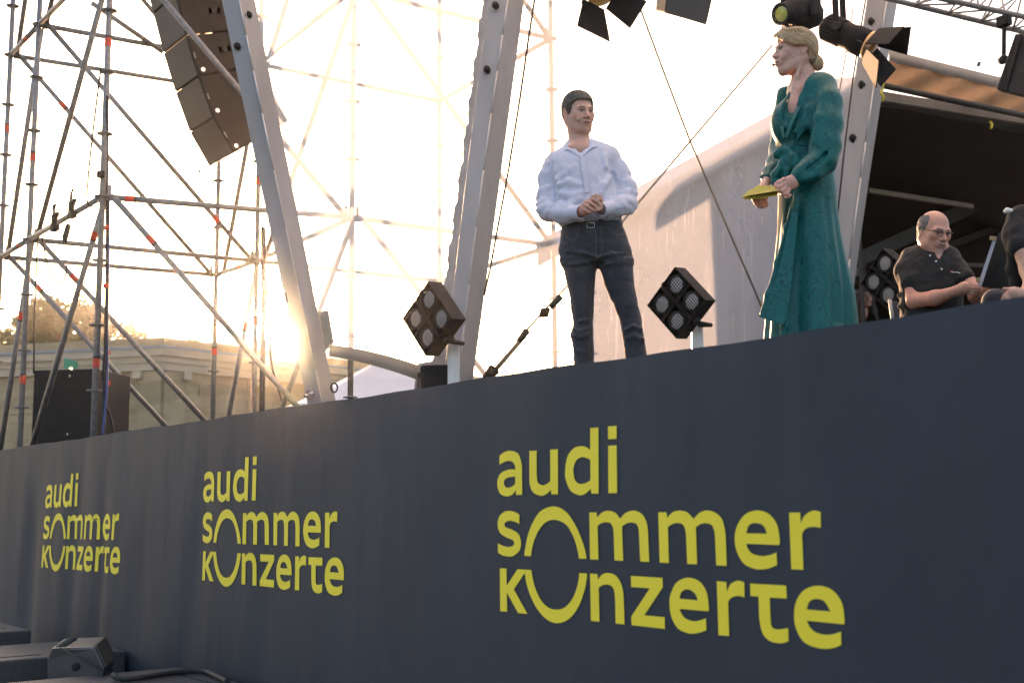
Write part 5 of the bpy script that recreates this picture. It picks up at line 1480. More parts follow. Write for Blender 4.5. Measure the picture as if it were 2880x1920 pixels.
for pts in ([(1568, 505, -.10), (1590, 490, -.125), (1612, 470, -.12)], [(1570, 520, -.115), (1600, 512, -.14), (1630, 520, -.15)], [(1575, 545, -.125), (1610, 550, -.15), (1640, 540, -.155)], [(1716, 500, -.10), (1700, 520, -.135), (1690, 545, -.15)], [(1700, 440, -.09), (1706, 470, -.11)], [(1583, 450, -.085), (1590, 475, -.11)], [(1575, 590, -.13), (1605, 572, -.155), (1628, 560, -.16)], [(1735, 600, -.10), (1712, 612, -.13)], [(1570, 626, -.09), (1595, 618, -.13), (1640, 620, -.15)]):
    ridge(pts, .006, .03)
Fs.chain([p(1632, 385, -.02), p(1632, 405, -.075), p(1633, 434, -.135)], [.056, .044, .006], .006, 'sub')
Fs.displace(.0030, (16, 16, 12), 3); Fs.displace(.0042, (30, 30, 17), 4, ridge=True, where=lambda P: np.where(np.abs(P[:, 0] + .02) > .17, 1.0, .55)); Fs.displace(.0016, (70, 70, 45), 14, ridge=True)
shirt = np_obj('shirt', [Fs.mesh()], 'white_shirt', M_.root, it=2)
# cuffs
for a, b, r0, r1 in ((p(1604, 598, -.155), p(1634, 597, -.205), .0395, .0405), (p(1716, 585, -.155), p(1690, 590, -.205), .0400, .0410)):
    Fc = SDF(np.minimum(a, b) - .07, np.maximum(a, b) + .07, .004); d = (b - a) / np.linalg.norm(b - a)
    Fc.cone(a, b, r0, r1, 0)
    Fc.cut(lambda X, Y, Z: np.maximum(-((X - a[0]) * d[0] + (Y - a[1]) * d[1] + (Z - a[2]) * d[2]), (X - b[0]) * d[0] + (Y - b[1]) * d[1] + (Z - b[2]) * d[2]))
    Fc.cone(b - d * .02, b + d * .05, r1 - .007, r1 - .007, 0, 'sub')
    np_obj('cuff', [Fc.mesh()], 'white_shirt', M_.root, it=1)
# collar
for inn, out in (([(1602, 388, .02), (1603, 402, -.045), (1614, 420, -.085), (1633, 435, -.108)], [(1588, 405, .03), (1576, 426, -.055), (1598, 421, -.105), (1631, 441, -.125)]),
                 ([(1661, 385, .02), (1664, 402, -.045), (1655, 420, -.085), (1634, 435, -.108)], [(1680, 401, .03), (1695, 417, -.060), (1668, 414, -.108), (1638, 441, -.126)])):
    np_obj('collar', [shell([p(*q) for q in inn], [p(*q) for q in out], .004)], 'white_shirt', M_.root, it=0)
bv = M_.bvh(shirt)
m_ = []
for a, b in (((1627, 442), (1648, 442)), ):
    pass
top = [(1629, 443), (1633, 480), (1640, 520), (1647, 556)]; bot = [(1648, 441), (1652, 480), (1656, 520), (1661, 550)]
ptop = [hit(bv, *q, .0035)[0] for q in [(lerp(top[i][0], top[i + 1][0], t), lerp(top[i][1], top[i + 1][1], t)) for i in range(3) for t in (0, .33, .66)]]
pbot = [hit(bv, *q, .0035)[0] for q in [(lerp(bot[i][0], bot[i + 1][0], t), lerp(bot[i][1], bot[i + 1][1], t)) for i in range(3) for t in (0, .33, .66)]]
inv = chain_matrix(M_.root).inverted()
np_obj('placket', [shell([inv @ q for q in ptop], [inv @ q for q in pbot], .004, nv=3)], 'white_shirt', M_.root, it=0)
for u, v in ((1638, 479), (1644, 521), (1651, 560)):
    w = hit(bv, u, v, .006)
    if w: mb = MB(); mb.lathe([(.0055, 0), (.0058, .002), (.003, .003)], w[0], w[1], n=10); mb.build('button', 'button_white', M_.root)
# ---- trousers
Ft = SDF((-.30, -.22, .02), (.44, .22, 1.12), .0055)
hip = [M_.row(618, 1584, 1746, .0, .118), M_.row(640, 1580, 1752, .0, .120), M_.row(680, 1575, 1766, .0, .124), M_.row(712, 1572, 1777, .0, .122), M_.row(745, 1582, 1779, .0, .105)]
Ft.loft(hip, 0, p=2.2)
legL = [(735, 1577, 1680, .10), (757, 1585, 1677, .095), (805, 1596, 1672, .088), (866, 1606, 1670, .076), (921, 1611, 1668, .068), (943, 1604, 1668.5, .068), (964, 1609, 1669, .064), (1019, 1614, 1669, .062), (1090, 1617, 1668, .060), (1158, 1618, 1668, .062)]
legR = [(735, 1680, 1779, .10), (757, 1687, 1780, .095), (805, 1701, 1784, .088), (866, 1729, 1797, .076), (900, 1742, 1804, .070), (950, 1752, 1811, .066), (998, 1758, 1819, .062), (1090, 1770, 1828, .060), (1158, 1776, 1834, .062)]
Ft.loft([M_.row(v, a, b, -.0 - .0 * (v > 900), r) for v, a, b, r in legL], .03, p=2.1)
Ft.loft([M_.row(v, a, b, -.02 if v > 900 else -.01, r) for v, a, b, r in legR], .03, p=2.1)
Ft.chain([p(1679, 757, -.16), p(1680, 740, -.14)], .010, .03, 'sub')
for pts in ([(1608, 925, -.06), (1632, 932, -.075), (1660, 922, -.07)], [(1606, 945, -.06), (1635, 948, -.075), (1664, 938, -.07)], [(1622, 905, -.07), (1650, 900, -.075)], [(1612, 985, -.06), (1650, 992, -.065)], [(1755, 930, -.08), (1780, 918, -.09), (1805, 925, -.07)], [(1757, 950, -.08), (1785, 944, -.09), (1810, 955, -.07)], [(1590, 705, -.11), (1640, 712, -.125), (1672, 722, -.12)], [(1685, 724, -.125), (1720, 714, -.12), (1765, 712, -.10)], [(1600, 745, -.10), (1650, 738, -.11)], [(1700, 745, -.11), (1750, 735, -.10)]):
    Ft.chain([p(*q) for q in pts], .0035, .022)
Ft.displace(.0022, (14, 14, 22), 7); Ft.displace(.0022, (26, 26, 46), 8, ridge=True)
tro = np_obj('trousers', [Ft.mesh()], 'denim', M_.root, it=2)
bt = M_.bvh(tro)
seam(bt, [(1588, 650), (1600, 672), (1612, 676), (1622, 668), (1627, 652), (1628, 645)], .0011, 'pocket_seam', 'stitch', M_.root)
seam(bt, [(1709, 640), (1718, 652), (1735, 659), (1762, 657)], .0011, 'pocket_seam', 'stitch', M_.root)
seam(bt, [(1673, 644), (1676, 670), (1677, 700), (1678, 728)], .0012, 'fly_seam', 'stitch', M_.root)
seam(bt, [(1688, 640), (1692, 670), (1694, 700), (1688, 718), (1679, 728)], .0010, 'fly_seam', 'stitch', M_.root)
seam(bt, [(1662, 800), (1661, 870), (1659, 940), (1659, 1010)], .0010, 'inseam', 'stitch', M_.root)
# belt
Fb = SDF((-.22, -.17, .98), (.22, .17, 1.12), .004)
def brow_(v): return M_.row(v, 1582 + (v - 625) * -.1, 1747, .0, .1225)
r_ = [M_.row(616, 1582, 1748, .0, .1215), M_.row(636, 1579, 1752, .0, .1235)]
Fb.loft(r_, 0, p=2.2); np_obj('belt', [Fb.mesh()], 'belt_leather', M_.root, it=1)
for u0, u1 in ((1651, 1672),):
    q = [M_.w(u0, 625, -.135), M_.w(u1, 627, -.133), M_.w(u1, 641, -.133), M_.w(u0, 640, -.135)]
    mb = MB(); mb.path(q + [q[0]], .0022, n=6); mb.build('buckle', 'chrome', M_.root)
for u in (1634, 1703):
    a, b = M_.w(u, 621, -.130), M_.w(u + 2, 648, -.130); mb = MB(); ax = (b - a).normalized(); mb.box((a + b) / 2, (.012, .006, (b - a).length), (M_.ex, M_.ey, Vector((0, 0, 1)))); mb.build('belt_loop', 'denim', M_.root)
for s, (u, dy) in enumerate(((1642, -.05), (1806, -.07))):
    Fo = SDF(p(u, 1165, dy) - np.array((.09, .22, .07)), p(u, 1165, dy) + np.array((.09, .16, .09)), .006)
    b = p(u, 1165, dy); b[2] = .045; Fo.cone(b + np.array((0, .06, 0)), b + np.array((0, -.12, -.005)), .04, .036, 0); Fo.cut(lambda X, Y, Z: .004 - Z + 0 * X + 0 * Y)
    np_obj('shoe', [Fo.mesh()], 'shoe_leather', M_.root)
# ---- body: head, neck, hands (core runs inside the clothes)
hc = p(1628, 319, -.02); HM = rot(29, -13, -4)
Fh, T = head_field(hc, HM, .985, smile=.012, lo=hc + np.array((-.16, -.17, -.30)))
Fh.cone(T(0, .03, -.055), p(1632, 415, .0), .056, .060, .03); Fh.cone(p(1632, 412, .0), p(1632, 425, -.03), .062, .065, .03)
Fh.ell(p(1632, 428, -.025), (.10, .075, .05), .03)
def man_hair(P):
    x, y, z = P.T; return ((z > .055) & (y > -.02)) * 1.0, (.05, .04, .035)
SK = (.58, .335, .255)
parts = [Fh.mesh()]
Fk = SDF(p(1600, 630, -.30), p(1725, 530, .10), .0032)
Fk.cone(p(1618, 598, -.17), p(1641, 592, -.208), .026, .027, .02); Fk.cone(p(1702, 588, -.17), p(1686, 584, -.205), .026, .027, .02)
Fk.ell(p(1646, 590, -.215), (.030, .022, .030), .02); Fk.ell(p(1679, 577, -.212), (.030, .024, .036), .02)
Fk.ell(p(1662, 583, -.212), (.034, .024, .030), .02)
S2 = lambda x, y, dy: p(1480 + x / 5.6, 400 + y / 5.6, dy)
for pts in ([(975, 925, -.232), (1050, 905, -.243), (1120, 930, -.245), (1158, 990, -.238)], [(935, 950, -.235), (1010, 955, -.248), (1075, 1000, -.248), (1105, 1050, -.240)], [(905, 985, -.233), (970, 1010, -.247), (1030, 1055, -.246), (1068, 1085, -.236)], [(885, 1030, -.228), (930, 1070, -.240), (985, 1100, -.240), (1030, 1112, -.230)]):
    finger(Fk, [S2(*q) for q in pts], .0105, .0085, .0035)
finger(Fk, [S2(1185, 930, -.215), S2(1170, 860, -.232), S2(1105, 835, -.242), S2(1035, 862, -.242)], .0115, .0085, .004)
finger(Fk, [S2(1185, 960, -.215), S2(1165, 900, -.236), S2(1110, 880, -.243), S2(1050, 900, -.235)], .0105, .009, .004)
finger(Fk, [S2(1185, 1030, -.22), S2(1150, 1060, -.235), S2(1100, 1075, -.238)], .0105, .009, .004)
parts.append(Fk.mesh())
Fi = SDF((-.34, -.2, .9), (.3, .12, 1.5), .012)       # slim core inside the shirt joining head and hands
Fi.chain([p(1632, 425, .0), p(1650, 520, .0), p(1660, 640, .0)], [.05, .08, .07], .03)
Fi.chain([p(1640, 440, .0), p(1566, 466, .0), p(1540, 556, 0), p(1543, 596, -.03), p(1618, 598, -.17)], [.04, .028, .026, .026, .024], .02)
Fi.chain([p(1640, 440, .0), p(1706, 448, .0), p(1756, 530, 0), p(1761, 574, -.03), p(1702, 588, -.17)], [.04, .028, .026, .026, .024], .02)
parts.append(Fi.mesh())
def mcol(V): return head_colors(V, hc, HM, .985, SK, (.36, .15, .125), (.07, .05, .04), None, beard=.12)
np_obj('body', parts, 'skin', M_.root, mcol, it=1)
# ---- hair
def short_hair(hc, HM, sc, g, infl=.011, top=.014, h=.0035, amp=.0035, freq=(120, 120, 60), seed=2, back=None):
    F = SDF(hc - .16, hc + .16, h); E = lambda x, y, z, rx, ry, rz, k=.02: F.ell(hc + HM @ (np.array((x, y, z)) * sc), np.array((rx, ry, rz)) * sc, k, 'add', HM)
    E(0, .018, .036, .0755 + infl * .75, .097 + infl, .083 + top, 0)
    if back: E(*back)
    E(0, .05, -.02, .062, .058, .07, .03)
    X = F.lo[0] + F.h * np.arange(F.n[0])[:, None, None]; Y = F.lo[1] + F.h * np.arange(F.n[1])[None, :, None]; Z = F.lo[2] + F.h * np.arange(F.n[2])[None, None, :]
    dX, dY, dZ = X - hc[0], Y - hc[1], Z - hc[2]
    hx = (HM[0, 0] * dX + HM[1, 0] * dY + HM[2, 0] * dZ) / sc; hy = (HM[0, 1] * dX + HM[1, 1] * dY + HM[2, 1] * dZ) / sc; hz = (HM[0, 2] * dX + HM[1, 2] * dY + HM[2, 2] * dZ) / sc
    F.A = np.maximum(F.A, ((g(np.abs(hx), hy) - hz) * .8).astype(np.float32))
    F.displace(amp, freq, seed); return F
gy, gz = np.array((-.12, -.085, -.06, -.045, -.032, -.024, -.012, .0, .012, .03, .05, .07, .12)), np.array((.076, .074, .072, .062, .030, .000, -.012, -.008, .026, .034, .0, -.05, -.075))
Fr = short_hair(hc, HM, .985, lambda ax, y: np.interp(y, gy, gz) + 0.10 * np.clip(.05 - ax, 0, .05) * (y < -.05) * 0, .015, .016)
mh_ = np_obj('hair', [Fr.mesh()], 'hair_grey_brown', M_.root, it=1)
_strand_mat('strand_grey_brown', [(.2, (.04, .032, .027)), (.55, (.10, .085, .075)), (.9, (.38, .36, .34))])
_hb = hc + HM @ np.array((0, .02, .02))
def _flow_m(P):
    d = HM @ np.array((.15, .75, -.25)); return d + np.array((0, 0, .9)) * (P[2] > hc[2] + .09) * 0
strands(M_, mh_, 'hair_strands', 'strand_grey_brown', 4200, 4, .006, _flow_m, .0008, .00075, 3, lo=.0035)
# headset microphone
mb = MB(); W = lambda x, y, z: M_.O + M_.ex * (T(x, y, z)[0]) + M_.ey * (T(x, y, z)[1]) + Vector((0, 0, T(x, y, z)[2]))
mb.path(catmull([W(-.080, .02, -.02), W(-.078, -.005, -.036), W(-.069, -.045, -.046), W(-.052, -.082, -.048)], 6), .0018, n=6); mb.build('headset_wire', 'mic_beige', M_.root)
mb = MB(); mb.sphere(W(-.050, -.086, -.0475), .0075, sc=(1.2, 1, .9)); mb.build('headset_microphone', 'mic_beige', M_.root)
# ================================================================== the woman in the green dress
def _dress_mat():
    m, nt, b = node_mat('green_silk')
    tc = nt.nodes.new('ShaderNodeTexCoord')
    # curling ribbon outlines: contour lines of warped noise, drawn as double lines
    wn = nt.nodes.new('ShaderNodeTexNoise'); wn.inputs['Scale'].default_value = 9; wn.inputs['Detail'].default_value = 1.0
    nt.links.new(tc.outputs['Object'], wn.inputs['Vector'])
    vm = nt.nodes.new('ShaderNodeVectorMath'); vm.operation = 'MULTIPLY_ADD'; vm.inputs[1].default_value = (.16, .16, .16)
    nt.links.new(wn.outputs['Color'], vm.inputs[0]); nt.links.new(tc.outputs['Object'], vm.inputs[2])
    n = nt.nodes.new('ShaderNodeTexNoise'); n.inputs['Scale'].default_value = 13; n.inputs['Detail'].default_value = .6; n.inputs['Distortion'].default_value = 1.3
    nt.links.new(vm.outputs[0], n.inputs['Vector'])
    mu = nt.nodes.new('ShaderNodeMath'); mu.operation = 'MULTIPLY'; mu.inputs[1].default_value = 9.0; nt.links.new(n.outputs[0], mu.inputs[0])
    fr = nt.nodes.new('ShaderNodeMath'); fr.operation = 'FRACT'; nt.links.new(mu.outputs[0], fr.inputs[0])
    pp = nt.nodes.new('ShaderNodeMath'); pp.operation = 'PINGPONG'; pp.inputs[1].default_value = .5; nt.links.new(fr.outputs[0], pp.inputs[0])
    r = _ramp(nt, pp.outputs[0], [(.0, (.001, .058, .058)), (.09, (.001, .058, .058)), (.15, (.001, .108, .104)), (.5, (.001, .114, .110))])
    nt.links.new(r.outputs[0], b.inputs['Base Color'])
    b.inputs['Roughness'].default_value = .45; b.inputs['Specular IOR Level'].default_value = .25; b.inputs['Sheen Weight'].default_value = .0; b.inputs['Sheen Tint'].default_value = (.1, .6, .6, 1)
    f_ = _noise(nt, 6, 2, .4, (1, 1, .22)); _bump(nt, f_.outputs[0], b, .3, .015)
_dress_mat()
hair_mat('hair_blonde', (.46, .30, .16), (.74, .54, .33), .38, (5, 46, 46), (0, .45, 0), c3=(.88, .70, .48))
hair_mat('hair_dark_blonde', (.10, .075, .045), (.22, .165, .10), .5, (34, 34, 20))
mat('card_yellow', (.42, .35, .040), (.38, .31, .035), rough=.6, scale=20)
mat('gold', (.6, .35, .2), (.55, .3, .16), rough=.3, metal=.9)
mat('nail', (.55, .36, .33), (.5, .33, .3), rough=.25)

Wm = Fig(2270, 1130, 5.82, 'person', 'woman in a long green wrap dress holding yellow cards')
p = Wm.p
c6 = lambda x, y, dy=0.0: p(2000 + x / 1.7043, 40 + y / 1.7043, dy)
# ---- dress: bodice
Fd = SDF((-.30, -.36, .04), (.30, .34, 1.60), .006)
bod = [Wm.row(214, 2262, 2310, .02, .07), Wm.row(226, 2244, 2332, .02, .10), Wm.row(245, 2228, 2342, .01, .135), Wm.row(290, 2205, 2340, .0, .15), Wm.row(340, 2186, 2332, -.01, .148), Wm.row(380, 2178, 2326, -.01, .140), Wm.row(405, 2184, 2322, .0, .128), Wm.row(425, 2196, 2318, .0, .120), Wm.row(450, 2194, 2322, .0, .122)]
Fd.loft(bod, 0, p=2.2)
Fd.ell(p(2206, 338, -.06), (.058, .065, .075), .06)
# skirt
def sk_fold(a, z):
    t = np.clip((1.0 - z) / .9, 0, 1)
    return (.018 * np.sin(a * 5 + 1.2) + .012 * np.sin(a * 9 + 2.0 + z * 1.5) + .007 * np.sin(a * 15 + .5)) * t
sk = [Wm.row(430, 2196, 2320, .0, .120), Wm.row(470, 2190, 2340, .0, .135), Wm.row(530, 2188, 2352, .0, .150), Wm.row(603, 2188, 2357, .0, .165), Wm.row(703, 2180, 2372, .0, .19), Wm.row(773, 2172, 2386, .0, .205), Wm.row(830, 2160, 2397, .0, .215), Wm.row(890, 2152, 2402, .0, .225), Wm.row(960, 2146, 2405, .0, .235), Wm.row(1030, 2140, 2408, .0, .24)]
Fd.loft(sk, .03, fold=sk_fold)
# overlapping wrap panel with its lifted front edge
Fd.chain([p(2240, 545, -.165), p(2215, 640, -.205), p(2190, 740, -.225), p(2166, 830, -.235), p(2146, 884, -.235)], [.012, .016, .018, .020, .016], .03)
Fd.chain([p(2232, 590, -.175), p(2222, 700, -.215), p(2214, 800, -.235), p(2206, 915, -.245), p(2200, 960, -.245)], [.010, .014, .016, .018, .016], .022)
Fd.chain([p(2226, 620, -.205), p(2208, 740, -.250), p(2196, 860, -.275), p(2188, 960, -.285)], [.010, .018, .024, .024], .03, 'sub')
Fd.chain([p(2270, 640, -.20), p(2262, 760, -.235), p(2258, 920, -.255)], [.006, .014, .018], .05, 'sub')
Fd.chain([p(2330, 560, -.14), p(2345, 700, -.16), p(2362, 900, -.18)], [.006, .010, .014], .04, 'sub')
# near sleeve (balloon) and cuff
nsl = [p(2318, 243, -.06), p(2326, 290, -.12), p(2326, 350, -.16), p(2322, 410, -.185), p(2314, 450, -.20)]
Fd.chain(nsl, [.058, .066, .070, .069, .066], .03)
Fd.chain([p(2314, 450, -.20), p(2284, 474, -.235), p(2256, 492, -.255), p(2243, 502, -.262)], [.066, .060, .046, .034], .025)
fsl = [p(2216, 268, .12), p(2206, 340, .16), p(2198, 420, .13)]
Fd.chain(fsl, [.055, .062, .06], .03); Fd.chain([p(2198, 420, .13), p(2186, 462, .04), p(2170, 490, -.04), p(2158, 501, -.09)], [.06, .052, .042, .030], .025)
for pts in ([(2322, 260, -.16), (2300, 330, -.22), (2290, 400, -.245)], [(2345, 300, -.17), (2340, 380, -.22), (2325, 440, -.25)], [(2355, 410, -.19), (2330, 450, -.25), (2290, 470, -.285)], [(2340, 470, -.20), (2300, 492, -.275), (2262, 505, -.295)], [(2300, 445, -.25), (2275, 462, -.285), (2250, 485, -.295)], [(2285, 300, -.165), (2270, 350, -.17), (2240, 395, -.16)], [(2300, 250, -.13), (2275, 310, -.165), (2235, 372, -.17)], [(2312, 355, -.22), (2306, 410, -.25)]):
    Fd.chain([p(*q) for q in pts], .009, .028)
for pts in ([(2286, 260, -.165), (2282, 330, -.20), (2280, 400, -.215), (2272, 440, -.21)], [(2335, 420, -.24), (2300, 458, -.285), (2272, 478, -.30)]): Fd.chain([p(*q) for q in pts], .007, .02, 'sub')
# waist cinch
Fd.chain([p(2198, 424, -.15), p(2240, 430, -.165), p(2300, 436, -.15)], .010, .03, 'sub')
# V neckline opening
Fd.chain([p(2264, 196, -.06), p(2242, 250, -.095), p(2222, 296, -.125), p(2209, 335, -.150), p(2204, 368, -.165)], [.060, .046, .034, .022, .006], .010, 'sub')
Fd.chain([p(2262, 185, .02), p(2250, 232, -.07)], [.062, .058], .01, 'sub')
Fd.displace(.0030, (10, 10, 3), 5); Fd.displace(.0022, (24, 24, 9), 6, ridge=True, where=lambda P: np.clip((P[:, 2] - .95) * 4, 0, 1))
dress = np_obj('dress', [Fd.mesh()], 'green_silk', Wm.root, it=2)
# flap panel of the wrap (thin cloth) hanging at the front left
top = [(2238, 560, -.20), (2216, 640, -.225), (2198, 720, -.245), (2178, 790, -.255), (2152, 858, -.26), (2133, 890, -.26)]
bot = [(2246, 566, -.195), (2238, 680, -.235), (2230, 760, -.25), (2222, 840, -.26), (2212, 900, -.265), (2204, 915, -.268)]
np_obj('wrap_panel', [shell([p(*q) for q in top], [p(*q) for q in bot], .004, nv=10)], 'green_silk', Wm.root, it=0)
# neckline facing
for inn, out in (([(2290, 205, .05), (2270, 235, -.075), (2246, 290, -.140), (2222, 345, -.178), (2208, 386, -.178)], [(2296, 208, .05), (2280, 238, -.085), (2256, 294, -.155), (2231, 348, -.188), (2214, 392, -.185)]),
                 ([(2226, 256, .02), (2212, 284, -.03), (2202, 320, -.085), (2204, 360, -.140), (2208, 386, -.165)], [(2222, 258, .03), (2204, 286, -.02), (2192, 324, -.075), (2196, 362, -.135), (2203, 392, -.165)])):
    np_obj('neckline', [shell([p(*q) for q in inn], [p(*q) for q in out], .006)], 'green_silk', Wm.root, it=0)
# sash: band, knot, loops, tails
Fz = SDF((-.26, -.36, .70), (.2, .2, 1.32), .005)
Fz.loft([Wm.row(418, 2190, 2320, .0, .128), Wm.row(436, 2190, 2322, .0, .130)], 0)
Fz.displace(.003, (20, 20, 60), 9)
Fz.ell(p(2214, 426, -.165), (.030, .028, .026), .012)
Fz.chain([p(2214, 426, -.165), p(2198, 424, -.175), p(2184, 434, -.165), p(2196, 440, -.170)], [.014, .019, .017, .012], .012)
Fz.chain([p(2216, 430, -.17), p(2232, 444, -.190), p(2240, 462, -.192), p(2222, 458, -.19)], [.014, .026, .028, .016], .014)
Fz.chain([p(2210, 432, -.17), p(2200, 460, -.185), p(2178, 492, -.195), p(2178, 512, -.195), p(2200, 510, -.19)], [.012, .016, .018, .014, .010], .012)
Fz.chain([p(2216, 434, -.17), p(2212, 480, -.185), p(2208, 520, -.19)], [.012, .017, .014], .012)
Fz.chain([p(2240, 552, -.185), p(2238, 585, -.200), p(2230, 622, -.21)], [.013, .012, .004], .012)
Fz.displace(.0025, (40, 40, 25), 10, ridge=True)
np_obj('sash', [Fz.mesh()], 'green_silk', Wm.root, it=1)
# far-side lining catching the sun
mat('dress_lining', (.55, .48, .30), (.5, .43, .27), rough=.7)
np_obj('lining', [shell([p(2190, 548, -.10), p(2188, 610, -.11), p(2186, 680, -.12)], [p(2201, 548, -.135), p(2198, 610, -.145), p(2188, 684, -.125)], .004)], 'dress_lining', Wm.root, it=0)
# cuffs
for a, b, r in ((p(2250, 497, -.258), p(2240, 505, -.265), .036), (p(2162, 498, -.085), p(2154, 505, -.10), .032)):
    Fc = SDF(np.minimum(a, b) - .06, np.maximum(a, b) + .06, .004); Fc.cone(a, b, r, r * .95, 0); Fc.displace(.003, (90, 90, 90), 3)
    d = (b - a) / np.linalg.norm(b - a); Fc.cut(lambda X, Y, Z: np.maximum(-.006 - ((X - a[0]) * d[0] + (Y - a[1]) * d[1] + (Z - a[2]) * d[2]), (X - b[0]) * d[0] + (Y - b[1]) * d[1] + (Z - b[2]) * d[2] - .006))
    np_obj('cuff', [Fc.mesh()], 'green_silk', Wm.root, it=1)
# ---- body
hc = p(2233, 147, -.01); HM = rot(-63, -6, 4)
Fh, T = head_field(hc, HM, .97, female=True, lo=hc + np.array((-.17, -.17, -.36)), smile=.003)
Fh.cone(T(0, .035, -.06), p(2262, 222, .02), .047, .050, .03)
Fh.cone(p(2262, 222, .02), p(2258, 250, .02), .056, .075, .03)
Fh.ell(p(2264, 264, -.005), (.080, .095, .05), .04); Fh.ell(p(2248, 318, -.035), (.072, .085, .10), .04)
Fh.chain([T(.05, .02, -.05), p(2240, 215, -.06), p(2232, 247, -.07)], [.010, .008, .007], .02)
parts = [Fh.mesh()]
Fk = SDF(p(2095, 600, -.40), p(2275, 470, .10), .0032)
# near hand: back of the hand, fingers curled under the cards
Fk.cone(p(2252, 495, -.255), p(2232, 508, -.27), .026, .028, .02); Fk.ell(p(2222, 515, -.275), (.040, .022, .032), .02)
for pts in ([(2207, 507, -.285), (2192, 514, -.298), (2184, 524, -.295), (2188, 531, -.285)], [(2206, 517, -.290), (2192, 526, -.303), (2189, 537, -.298), (2198, 541, -.285)], [(2210, 527, -.290), (2200, 538, -.302), (2201, 546, -.293), (2210, 545, -.28)], [(2219, 535, -.286), (2212, 546, -.295), (2215, 553, -.287), (2222, 549, -.275)]):
    finger(Fk, [p(*q) for q in pts], .0100, .0082, .005)
finger(Fk, [p(2222, 503, -.275), p(2204, 505, -.290), p(2190, 512, -.295), p(2180, 519, -.29)], .0105, .008, .006)
# far hand: fingers around the cards from below
Fk.cone(p(2158, 504, -.095), p(2148, 528, -.17), .022, .025, .02); Fk.ell(p(2144, 548, -.205), (.030, .024, .036), .02)
for pts in ([(2150, 556, -.225), (2134, 556, -.240), (2120, 554, -.240), (2118, 547, -.235)], [(2152, 564, -.225), (2136, 567, -.240), (2121, 564, -.240), (2117, 557, -.236)], [(2154, 571, -.220), (2140, 576, -.235), (2126, 573, -.235), (2121, 566, -.230)], [(2156, 577, -.212), (2145, 582, -.225), (2133, 580, -.225), (2128, 574, -.220)]):
    finger(Fk, [p(*q) for q in pts], .0098, .0082, .0035)
finger(Fk, [p(2138, 548, -.235), p(2124, 552, -.250), p(2112, 556, -.255)], .0105, .0085, .005)
parts.append(Fk.mesh())
Fi = SDF((-.26, -.30, .3), (.24, .26, 1.5), .012)
Fi.chain([p(2262, 240, .0), p(2258, 340, .0), p(2262, 480, .0), p(2270, 700, .0)], [.05, .07, .07, .09], .03)
Fi.chain([p(2262, 250, .0), p(2318, 255, -.06), p(2324, 380, -.17), p(2314, 450, -.20), p(2250, 496, -.255)], [.03, .03, .028, .026, .022], .02)
Fi.chain([p(2262, 250, .0), p(2216, 275, .12), p(2198, 420, .13), p(2158, 503, -.09)], [.03, .03, .026, .02], .02)
Fi.chain([p(2240, 700, .0), p(2236, 900, .0), p(2236, 1100, -.0)], [.07, .05, .035], .02); Fi.chain([p(2310, 700, .0), p(2312, 900, .0), p(2312, 1100, .0)], [.07, .05, .035], .02)
parts.append(Fi.mesh())
SKW = (.60, .36, .285)
def wcol(V): return head_colors(V, hc, HM, .97, SKW, (.36, .13, .13), (.11, .07, .045), None, female=True, iris=(.03, .035, .035), browz=.027, eyel=1.25)
np_obj('body', parts, 'skin', Wm.root, wcol, it=1)
for k, u in enumerate((2236, 2312)):
    b = p(u, 1130, -.02); b[2] = .05; Fo = SDF(b - .2, b + .14, .008); Fo.cone(b + np.array((.03, 0, 0)), b + np.array((-.10, -.03, -.03)), .035, .022, 0); Fo.cut(lambda X, Y, Z: .005 - Z + 0 * X + 0 * Y); np_obj('shoe', [Fo.mesh()], 'shoe_leather', Wm.root)
# ---- hair: swept side parting, wave over the ear, low bun
sc = .97
def TH(x, y, z): return hc + HM @ (np.array((x, y, z)) * sc)
Fq = SDF(hc - .17, hc + .17, .0032); E = lambda x, y, z, rx, ry, rz, k=.02: Fq.ell(TH(x, y, z), np.array((rx, ry, rz)) * sc, k, 'add', HM)
E(0, .022, .040, .084, .106, .090, 0); E(0, .052, -.004, .072, .070, .085, .03)
X = Fq.lo[0] + Fq.h * np.arange(Fq.n[0])[:, None, None]; Y = Fq.lo[1] + Fq.h * np.arange(Fq.n[1])[None, :, None]; Z = Fq.lo[2] + Fq.h * np.arange(Fq.n[2])[None, None, :]
dX, dY, dZ = X - hc[0], Y - hc[1], Z - hc[2]
hx = (HM[0, 0] * dX + HM[1, 0] * dY + HM[2, 0] * dZ) / sc; hy = (HM[0, 1] * dX + HM[1, 1] * dY + HM[2, 1] * dZ) / sc; hz = (HM[0, 2] * dX + HM[1, 2] * dY + HM[2, 2] * dZ) / sc
gy = np.array((-.13, -.10, -.085, -.06, -.03, .0, .02, .040, .046, .06, .08, .13)); gz = np.array((.074, .070, .062, .048, .036, .028, .028, .022, -.03, -.060, -.066, -.066))
Fq.A = np.maximum(Fq.A, ((np.interp(hy, gy, gz) - hz) * .8).astype(np.float32))
TP = lambda *q: TH(*q)
